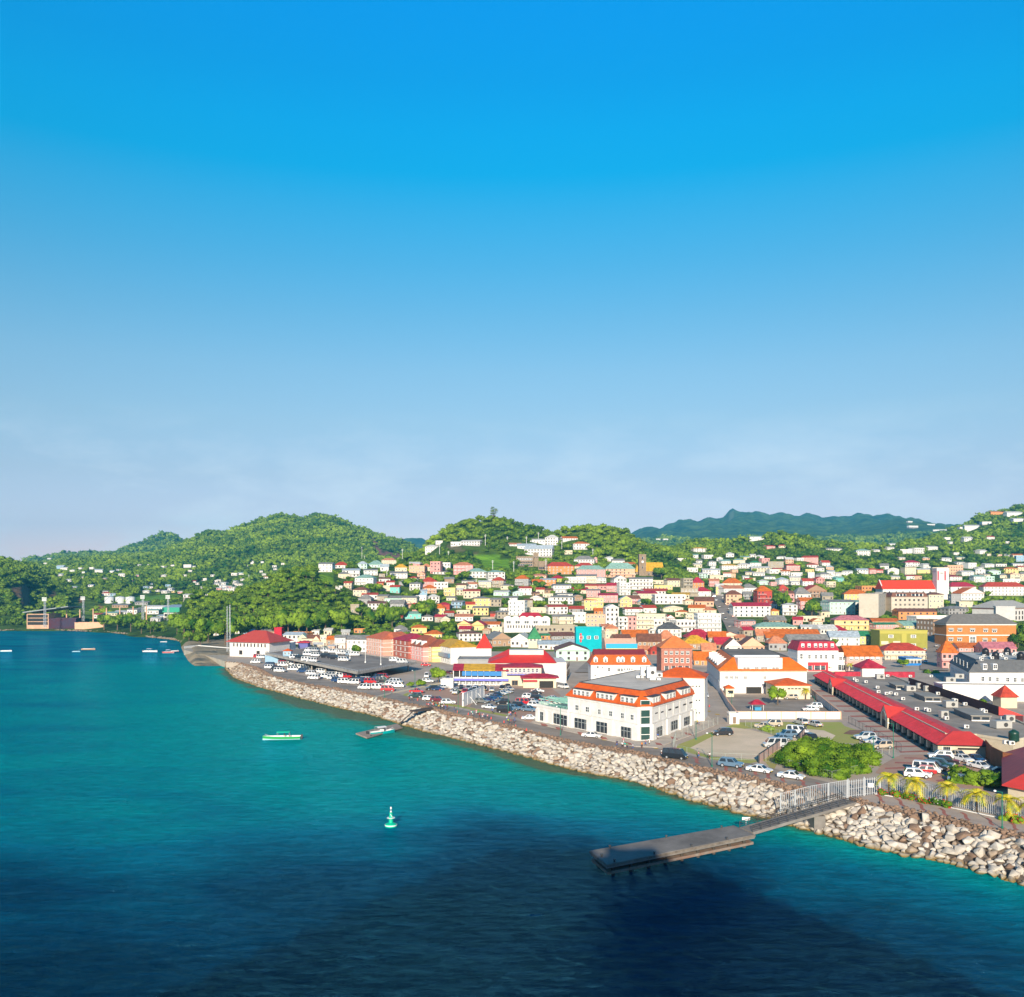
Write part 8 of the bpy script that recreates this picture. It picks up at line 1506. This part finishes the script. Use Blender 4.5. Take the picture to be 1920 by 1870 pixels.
for fx, fy, fr_ in FOOT+[(p[0], p[1], 9) for P_ in (ms, rs) for p in P_[::3]]: keep &= np.hypot(T[:,0]-fx, T[:,1]-fy) > fr_*.8+size*.45
idx = np.nonzero(keep)[0]; ok = []
for i in idx:
    s = F/d[i]; a, c_ = int(max(0, U[i]-size[i]*s*1.1)), int(U[i]+size[i]*s*1.1)+1; e, f_ = int(max(0, Vp[i]-hgt[i]*s-900)), int(Vp[i]-900)+1; o = OCC[e:f_, a:c_]
    if o.size and ((o > d[i]+2) & (o < 1e8)).mean() > ((.55 if tr.uniform() < .16 and 640 < U[i] < 1100 else .10) if d[i] < 1000 else .05): continue
    ok.append(i)
ok = np.array(ok); s_px = size[ok]*F/d[ok]; vis = (U[ok] > 0) & (U[ok] < 1920); order = np.argsort(-(s_px*vis)); near = ok[order[:290]]; rest_ = ok[order[290:]]
CP = [crown(k, 14, I2, 700, .10) for k in range(5)]; CPM = [npmesh('crown', v, f, LEAFN) for v, f in CP]
def trunk_mesh(seed):
    r_ = random.Random(seed); b = MB(); b.tube((0,0,-.6),(0.02,0,.55),.075,.05,BARK,7)
    for i in range(4): a = r_.uniform(0,6.28); b.tube((0,0,.4),(math.cos(a)*.45,math.sin(a)*.45,.95),.035,.015,BARK,5)
    return b.me('trunk')
TM = [trunk_mesh(k) for k in range(3)]
def where_tree(u, v, dd):
    if u < 345: return 'on the far left shore'
    if u < 660 and dd < 960: return 'on the wooded knoll left of the hillside houses'
    if dd < 700: return 'between the lower town roofs'
    if u < 860: return 'among the houses left of the town hill'
    if u < 1260: return 'among the houses of the middle town hill'
    if u < 1560: return 'among the houses right of the bell tower'
    return 'on the right side of town near the red roofed church'
def tree(x, y, z, s, h_, k, label, group, cat='tree', rz=None):
    t = thing('tree', label, cat, (x, y, z), 0, group); sz = max(s*.85, h_*.52); o = inst('crown', CPM[k % 5], t, (0, 0, h_-sz*.9), rz if rz is not None else (k*1.7) % 6.28, (s, s, sz)); o2 = inst('trunk', TM[k % 3], t, (0,0,0), 0, (s, s, max(.5, h_-s*.5))); return t
for n_, i in enumerate(near):
    w_ = where_tree(U[i], Vp[i], d[i]); tree(T[i,0], T[i,1], Z[i]-.3, size[i]*.95, hgt[i]*.9, n_*7 % 11, 'leafy broad tree '+w_, 'leafy trees '+w_)
Vs, Fs, n = [], [], 0
FAR = [crown(40+k, 3, I1, 26, .30, rough=.42) for k in range(6)]; MID = [crown(50+k, 7, I1, 260, .17, rough=.38) for k in range(6)]
for grp, protos in ((rest_[(d[rest_] < 1250)], MID), (rest_[(d[rest_] >= 1250)], FAR)):
    for k, (pv, pf) in enumerate(protos):
        g_ = grp[k::len(protos)]; m = len(g_)
        if not m: continue
        a = tr.uniform(0, 6.28, m); ca_, sa_ = np.cos(a)[:,None], np.sin(a)[:,None]; s = size[g_][:,None]*(1.0 if protos is MID else 1.15); X = (pv[None,:,0]*ca_-pv[None,:,1]*sa_)*s+T[g_,0][:,None]; Y = (pv[None,:,0]*sa_+pv[None,:,1]*ca_)*s+T[g_,1][:,None]; ZZ = pv[None,:,2]*s*.95+(Z[g_]+hgt[g_]*.85-size[g_]*.62)[:,None]
        Vs.append(np.stack([X,Y,ZZ], 2).reshape(-1,3)); Fs.append((pf[None]+(np.arange(m)*len(pv))[:,None,None]+n).reshape(-1,3)); n += m*len(pv)
print('forest', len(rest_), n)
tag(inst('forest', npmesh('forest', np.vstack(Vs), np.vstack(Fs), LEAF)), 'dense green forest covering the hills behind the town', 'forest', kind='stuff')
# trees that can be told apart
def tree_px(px, yb, yt, w, label, z=None, k=1, grp=None, cat='tree', d0=300):
    q = (*gp(px, yb), G) if z is None and yb > 1225 else hit(px, yb, d0); s = q[1]/F; return tree(*q, w*s/2*1.15, (yb-yt)*s, k, label, grp, cat)
tree_px(1458, 1322, 1282, 34, 'small rounded yellow green tree standing alone in the walled yard', k=2)
for i, (px, yb, yt, w, lb) in enumerate([(822,1282,1248,26,'bushy tree at the street corner left of the market verandah'),(815,1272,1246,20,'smaller tree behind the corner tree left of the market'),(790,1288,1272,20,'low shrubby tree by the cream kerb of the van park'),(770,1290,1276,14,'smallest shrub tree at the left end of the cream kerb'),(1554,1258,1240,24,'small tree in front of the white shop with crimson mansard'),(1693,1252,1232,22,'round tree beside the blue painted shopfront'),(1745,1262,1250,30,'low clump of trees at the foot of the shaded street'),(1522,1160,1118,34,'tall ivy covered tree beside the mint white block'),(1468,1148,1100,30,'tall dark tree beside the red house'),(1240,1085,1060,26,'broad tree right of the stone church'),(1210,1140,1118,20,'palm like tree below the white long building'),(840,1185,1158,32,'dark round tree behind the twin yellow gabled houses'),(795,1155,1118,46,'large dark tree clump left of the pale yellow houses'),(800,1160,1125,30,'second dark tree beside the large clump'),(668,1232,1205,20,'tree in front of the grey roofed shops behind the parking deck'),(700,1110,1088,30,'rounded tree among the white houses under the ridge'),(870,1090,1066,26,'tree between the pink block and the cream houses'),(905,1118,1098,26,'tree in the middle of the left town hill'),(942,1136,1116,24,'tree above the pale yellow houses'),(768,1103,1080,28,'tree right of the teal roofed house'),(985,1095,1072,30,'broad tree below the bright meadow'),(1010,1105,1084,26,'second broad tree below the bright meadow'),(1085,1112,1092,26,'tree right of the mustard building'),(1405,1105,1080,30,'tree above the red house by the market street'),(1610,1100,1070,34,'tree over the orange roofed yellow house'),(1915,1205,1160,40,'dark tree at the right edge beside the orange brick building'),(1909,1215,1180,24,'smaller tree right of the orange brick building'),(1841,1335,1308,24,'small flowering shrub tree by the pyramid roofed hut')]): tree_px(px, yb, yt, w, lb, k=i)
for i, (px, yb, yt, w) in enumerate([(195,1182,1150,30),(220,1184,1156,30),(245,1186,1150,30),(265,1187,1158,26),(232,1172,1146,30),(205,1170,1152,26),(282,1188,1166,16),(150,1178,1170,12),(88,1176,1168,10),(345,1195,1130,40),(362,1200,1124,44),(390,1205,1120,50),(422,1210,1112,50),(332,1188,1132,36),(450,1205,1110,44),(480,1198,1120,44),(510,1195,1110,44),(540,1193,1100,44),(575,1192,1120,46),(610,1190,1115,46),(640,1188,1130,40),(700,1180,1128,40),(735,1180,1130,36),(720,1170,1118,30),(750,1165,1130,30),(560,1190,1130,40),(595,1188,1140,36)]):
    z_ = hit(px, yb, 560); s = z_[1]/F; w_ = where_tree(px, yb, z_[1]); tree(z_[0], z_[1], z_[2]-.5, w*s/2, min((yb-yt)*s, 22), i, 'tall leafy shoreline tree '+w_, 'tall trees along the foot of the slope '+w_)
q = hit(925, 981, 900); t = thing('tree', 'lone flat topped tree standing on the very summit of the town hill', 'tree', q); b = MB(); h_ = 30*q[1]/F; b.tube((0,0,-1),(0,0,h_*.6),.45,.3,BARK,8); r_ = random.Random(4)
for i in range(9): a = i*.7; b.tube((0,0,h_*(.35+.05*(i%4))),(math.cos(a)*4.5,math.sin(a)*4.5,h_*(.6+.09*(i%5))),.2,.08,BARK,5)
b.ob('trunk', t); Vs, Fs, n = [], [], 0
for i in range(13):
    a = i*.9; v, f = crown(i+80, 1, I1, 14, .5, rough=.35); v = v*np.array([2.6,2.6,.9])+np.array([math.cos(a)*(1+3.8*r_.random()), math.sin(a)*3.5, h_*(.58+.10*(i%5))]); Vs.append(v); Fs.append(f+n); n += len(v)
inst('crown', npmesh('crown', np.vstack(Vs), np.vstack(Fs), LEAF), t)
# thicket and shrubs
def bush(px, py, w, h_, label, grp, seed, mat=LEAFN, flowers=None, n_=16, leaves=4600):
    x, y = gp(px, py); v, f = crown(seed, n_, I2, leaves, .055, .9, .16); v = v*np.array([w, w*.9, h_]); v[:,2] += h_*.35; t = thing('bush', label, 'bush', (x, y, G), 0, grp); inst('foliage', npmesh('foliage', v, f, mat), t)
    b = MB(); b.tube((0,0,-.2),(0,0,h_*.5),.12,.08,BARK,6); b.tube((0,0,.1),(w*.3,0,h_*.5),.07,.04,BARK,5); b.ob('stem', t)
    if flowers:
        b = MB(); rf = random.Random(seed)
        for _ in range(34): k = rf.randrange(len(v)); c = Vector(v[k])*1.04; b.lathe([(.01,-.09),(.12,0),(.01,.09)], flowers, 5, tuple(c))
        b.ob('blossom', t)
    return t
for i, (px, py, w, h_) in enumerate([(1478,1436,3.6,3.6),(1502,1444,4.2,4.2),(1532,1452,4.2,4.4),(1565,1456,4.4,4.2),(1598,1447,4.2,4.2),(1626,1432,3.6,3.8),(1520,1426,4.2,4.4),(1555,1428,4.6,4.8),(1590,1425,4.4,4.4),(1490,1418,3.4,4.0),(1618,1413,3.2,3.2),(1540,1410,4.2,4.2),(1575,1408,4.0,3.8),(1510,1405,3.2,3.4)]):
    bush(px, py, w*qr.uniform(.85,1.15), h_*qr.uniform(.6,1.05), 'dense green bush of the thicket inside the wire fence', 'bushes of the thicket by the seawall', 200+i)
bush(1440, 1371, 2.2, 1.6, 'small green bush by the low wire fence on the lawn', None, 300, n_=5, leaves=900)
FLR = plain('flower_red', (.70,.03,.03), .6); FLW = plain('flower_white', (.8,.8,.75), .6)
for i, (px, py) in enumerate([(1652,1492),(1680,1496),(1694,1499),(1706,1501),(1733,1508),(1747,1509),(1760,1512),(1775,1516),(1884,1540),(1899,1543),(1914,1546)]): bush(px, py-1, 1.15, 1.2, 'dark green hibiscus shrub with red blossoms between the yellow palms' if i != 6 else 'dark green shrub dotted with white blossoms among the palms', 'red flowering shrubs between the palms' if i != 6 else None, 320+i, LEAFN, FLW if i == 6 else FLR, 5, 900)
for i, (px, py, w) in enumerate([(1800,1452,4.6),(1846,1462,3.0)]): x, y = gp(px+18, py+14); tree(x, y, G, w, 3.4 if i else 4.4, 3+i, ['flat dark green tree shading the blue car in the mall car park','lower dark green tree next to the pavilion'][i], None)
PALML = leafmat('palm_leaf', (.30,.38,.02), (.85,.62,.03), .8)
def palm(x, y, z, h_, r_, label, grp, seed, mat=None):
    t = thing('palm_tree', label, 'palm tree', (x, y, z), 0, grp); q = random.Random(seed); b = MB(); lx, ly = q.uniform(-.3,.3), q.uniform(-.3,.3)
    for i in range(5): a0, a1 = i/5., (i+1)/5.; b.tube((lx*a0*a0, ly*a0*a0, h_*a0-(.4 if i == 0 else 0)), (lx*a1*a1, ly*a1*a1, h_*a1), .17-.06*a0, .17-.06*a1, BARK, 7)
    b.ob('trunk', t); V, Fc = [], []
    for k in range(16):
        a = k*2.399+q.uniform(-.2,.2); up = q.uniform(.25, 1.3); L_ = r_*q.uniform(.8,1.15); pts = []
        for i in range(9): s = i/8.; rr_ = L_*s*math.cos(up*.6)*(1-.12*s); zz = L_*(math.sin(up)*s-(.72+.22*(1.2-up))*s*s); pts.append(Vector((lx+math.cos(a)*rr_, ly+math.sin(a)*rr_, h_+zz)))
        sd_ = Vector((-math.sin(a), math.cos(a), 0))
        for i in range(8):
            for s in (-1, 1):
                for j in (0,.5):
                    p = pts[i].lerp(pts[i+1], j); p2 = pts[i].lerp(pts[i+1], min(1,j+.42)); l_ = .34*L_*math.sin(math.pi*min(.98,(i+j+.9)/9.2))**.6; n = len(V); V += [tuple(p), tuple(p2), tuple(p2+sd_*s*l_+(pts[i+1]-pts[i])*1.2+Vector((0,0,-.28*l_)))]; Fc.append((n,n+1,n+2))
    inst('crown', npmesh('crown', V, Fc, mat or PALML), t); return t
for i, (px, py) in enumerate([(1666,1491),(1720,1501),(1775,1512),(1832,1525),(1890,1538),(1935,1546)]):
    x, y = gp(px, py); palm(x, y, G, 3.3, 2.9, ['yellow palm nearest the steel gate','second yellow palm from the steel gate','third yellow palm from the steel gate','fourth yellow palm from the steel gate, before the open palisade','yellow palm just left of the pale green lamp post','yellow palm cut by the right edge'][i], 'yellow palms along the promenade', i)
x, y = gp(1511, 1312); palm(x, y, G, 3.4, 2.0, 'young palm in front of the orange roofed annex', None, 20); x, y = gp(1595,1262); palm(x, y, G, 4., 2.2, 'small palm in front of the taupe building', None, 21)
DKP = leafmat('palm_leaf_green', (.06,.13,.015), (.28,.34,.05), .6)
for i in range(70):
    px, py = qr.uniform(560, 1900), qr.uniform(1075, 1180); q = hit(px, py, 560)
    if q is None or any(math.hypot(f_[0]-q[0], f_[1]-q[1]) < f_[2]+2 for f_ in FOOT): continue
    o = OCC[int(py-20-900):int(py-900), int(px-8):int(px+8)]
    if o.size and ((o > q[1]+2) & (o < 1e8)).mean() > .3: continue
    palm(q[0], q[1], q[2], qr.uniform(6,9), qr.uniform(3.2,4.2), 'tall green palm '+where_tree(px, py, q[1]), 'tall green palms '+where_tree(px, py, q[1]), 100+i, DKP)

# ---------------------------------------------------------------- the air
hz = MB(); hz.box(-6500, 6500, -700, 7400, -8, 560, plain('haze_dummy', (1,1,1))); hm_, hn, hb = nodes('haze_air'); 
for nd_ in list(hn.nodes):
    if nd_.type == 'BSDF_PRINCIPLED': hn.nodes.remove(nd_)
pv_ = hn.nodes.new('ShaderNodeVolumePrincipled'); pv_.inputs['Color'].default_value = (.10,.60,1,1); pv_.inputs['Density'].default_value = HAZE; pv_.inputs['Anisotropy'].default_value = 0.
link(hn, pv_.outputs[0], hn.nodes['Material Output'].inputs['Volume']); ho = hz.ob('haze'); ho.data.materials.clear(); ho.data.materials.append(hm_); tag(ho, kind='stuff')
# ---------------------------------------------------------------- the smallest far houses become one mass, the others get their labels
hs = [p for p in PIC if p[0].name.startswith('house')]; area = lambda p: p[6]*(F/p[9])*max(p[5],1)*3*(F/p[9])*(1 if -5 < p[7] < 1925 else .01)
hs.sort(key=area, reverse=True); drop = hs[298:]; dropped = set(id(p) for p in drop); vs_, fs_, mi_, mats_ = [], [], [], []
for p in drop:
    root = p[0]; M0 = Matrix.Translation(root.location) @ Matrix.Rotation(root.rotation_euler.z, 4, 'Z')
    for c in list(root.children):
        M = M0 @ Matrix.LocRotScale(c.location, c.rotation_euler, c.scale); me = c.data; n = len(vs_); vs_ += [tuple(M @ v.co) for v in me.vertices]
        for q in me.polygons:
            m = me.materials[q.material_index]
            if m not in mats_: mats_.append(m)
            fs_.append(tuple(i+n for i in q.vertices)); mi_.append(mats_.index(m))
        bpy.data.objects.remove(c)
    bpy.data.objects.remove(root)
me = bpy.data.meshes.new('distant_houses'); me.from_pydata(vs_, [], fs_); [me.materials.append(m) for m in mats_]; me.polygons.foreach_set('material_index', mi_); me.update()
tag(inst('distant_houses', me), 'many tiny pale houses scattered over the farther slopes', 'houses', kind='stuff')
LM = [(1215,1065,'the stone bell tower'),(1238,1075,'the amber church roof'),(1000,1050,'the battlemented mansion'),(1770,1100,'the white clock tower'),(1700,1100,'the long red church roof'),(1700,1140,'the beige government building'),(985,1170,'the arched white school'),(1104,1200,'the turquoise block'),(1265,1225,'the salmon brick block'),(905,1220,'the red pyramid roof'),
 (925,985,'the summit of the town hill'),(925,1055,'the bright meadow'),(1380,1140,'the steep market street'),(1345,1112,'the top of the market street'),(620,1060,'the crest of the knoll'),(735,1030,'the bare red quarry'),(660,1150,'the foot of the knoll'),(1360,965,'the pointed far mountain'),(1840,1160,'the orange brick ministry'),(1690,1210,'the olive block'),(1530,1215,'the crimson mansard'),(1000,1190,'the green roofed hall'),(790,1230,'the amber waterfront roofs'),(570,1205,'the parking deck'),(470,1200,'the port building'),(75,1150,'the stadium'),(222,1125,'the white storage tanks'),(320,1145,'the green roofed pavilion'),(1420,1215,'the broad white building'),(1870,1140,'the large grey roofed court'),(1560,1135,'the mint white block'),(1880,950,'the top of the right ridge'),(1450,1000,'the pale trees on the ridge'),(830,1145,'the dark tree clump'),(1090,1060,'the pink hall with green roof'),(1150,1005,'the cypress crest'),(1520,1055,'the right wooded slope'),(1220,1215,'the orange dormered mansard')]
def rel(x, y, k):
    L_ = sorted(LM, key=lambda l: math.hypot(l[0]-x, (l[1]-y)*1.4))[k]; dx, dy = x-L_[0], y-L_[1]
    if abs(dx) > abs(dy)*1.4: r = ('just ' if abs(dx) < 35 else 'farther ' if abs(dx) > 90 else '')+('left of ' if dx < 0 else 'right of ')
    else: r = ('just ' if abs(dy) < 18 else 'high ' if dy < -40 else '')+('above ' if dy < 0 else 'below ')
    return r+L_[2]
live = [p for p in PIC if id(p) not in dropped]; used = {}
def size_word(p): w = p[6]; return 'tiny' if w < 6 else 'small' if w < 9.5 else 'wide' if w > 18 else 'broad' if w > 14 else ''
def base_label(p, k, extra=''):
    root, lab, wc, rc, typ, fl, w, x, y, d = p; kind = 'house' if root['category'] == 'house' else root['category']
    return ' '.join(('%s %s %s %s, %s %s roof%s, %s' % (size_word(p), WALLN[wc], NUM.get(min(fl,5)), kind, ROOFN[rc], RT[typ], extra, rel(x, y, k))).split())
def neigh(p, j=0):
    o = sorted([q for q in live if q is not p], key=lambda q: math.hypot(q[7]-p[7], (q[8]-p[8])*1.3))[j]; side = ('left of' if p[7] < o[7] else 'right of') if abs(p[7]-o[7]) > abs(p[8]-o[8]) else ('above' if p[8] < o[8] else 'below')
    return ' %s a %s %s' % (side, WALLN[o[2]], 'house')
cur = {}
for p in live: cur.setdefault(base_label(p, 0), []).append(p)
final = {}
for lb, ps in cur.items():
    if len(ps) == 1: final.setdefault(lb, []).append(ps[0]); continue
    for p in ps:
        for c in (lambda: base_label(p, 1), lambda: base_label(p, 2), lambda: ' '.join((base_label(p, 0).replace(' roof', ' roof,', 1).split(',')[0]+' with %s roof%s and %s' % (ROOFN[p[3]], neigh(p), rel(p[7], p[8], 0))).split()), lambda: ' '.join((base_label(p, 0).split(',')[0]+' with %s roof%s and %s' % (ROOFN[p[3]], neigh(p, 1), rel(p[7], p[8], 0))).split())):
            n_ = c()
            if n_ not in final and n_ not in cur and len(n_.split()) <= 16: break
        final.setdefault(n_, []).append(p)
for lb, ps in final.items():
    for p in ps:
        if p[1] is None: p[0]['label'] = ' '.join(lb.split()[:16])
        p[0]['group'] = p[0].get('group') or ('houses of the town' if p[0]['category'] == 'house' else 'lower town buildings' if p[0]['category'] == 'building' else p[0]['category']+'s')
# cars
def car_lab(c, lv):
    r, col, nm, wh, x, y, lab = c
    if lab: return lab
    base = '%s %s %s' % (col, nm, wh or 'parked in town')
    if lv == 0: return base
    o = sorted([q for q in CARS if q is not c], key=lambda q: math.hypot(q[4]-x, (q[5]-y)*2)); a = o[lv-1]; side = 'left of' if x < a[4] else 'right of'
    if abs(y-a[5])*1.5 > abs(x-a[4]): side = 'in front of' if y > a[5] else 'behind'
    return '%s %s %s the %s one %s' % (col, nm, side, a[1], wh)
CARS = [c for c in CARS if c[0].name]
for lv in range(0, 4):
    cnt = {}
    for c in CARS:
        if lv == 0 or c[0]['label'] in dup: c[0]['label'] = ' '.join(car_lab(c, lv).split()[:16])
        cnt[c[0]['label']] = cnt.get(c[0]['label'], 0)+1
    dup = {k for k, v in cnt.items() if v > 1}
# anything that still shares a label carries one group; labels stay within sixteen words
seen = {}
for o in bpy.data.objects:
    if o.parent is None and o.get('label'):
        o['label'] = ' '.join(o['label'].split()[:16]).rstrip(','); seen.setdefault(o['label'], []).append(o)
for lb, os_ in seen.items():
    if len(os_) > 1:
        for o in os_: o['group'] = lb+' (alike)' if len(lb) < 60 else lb[:60]
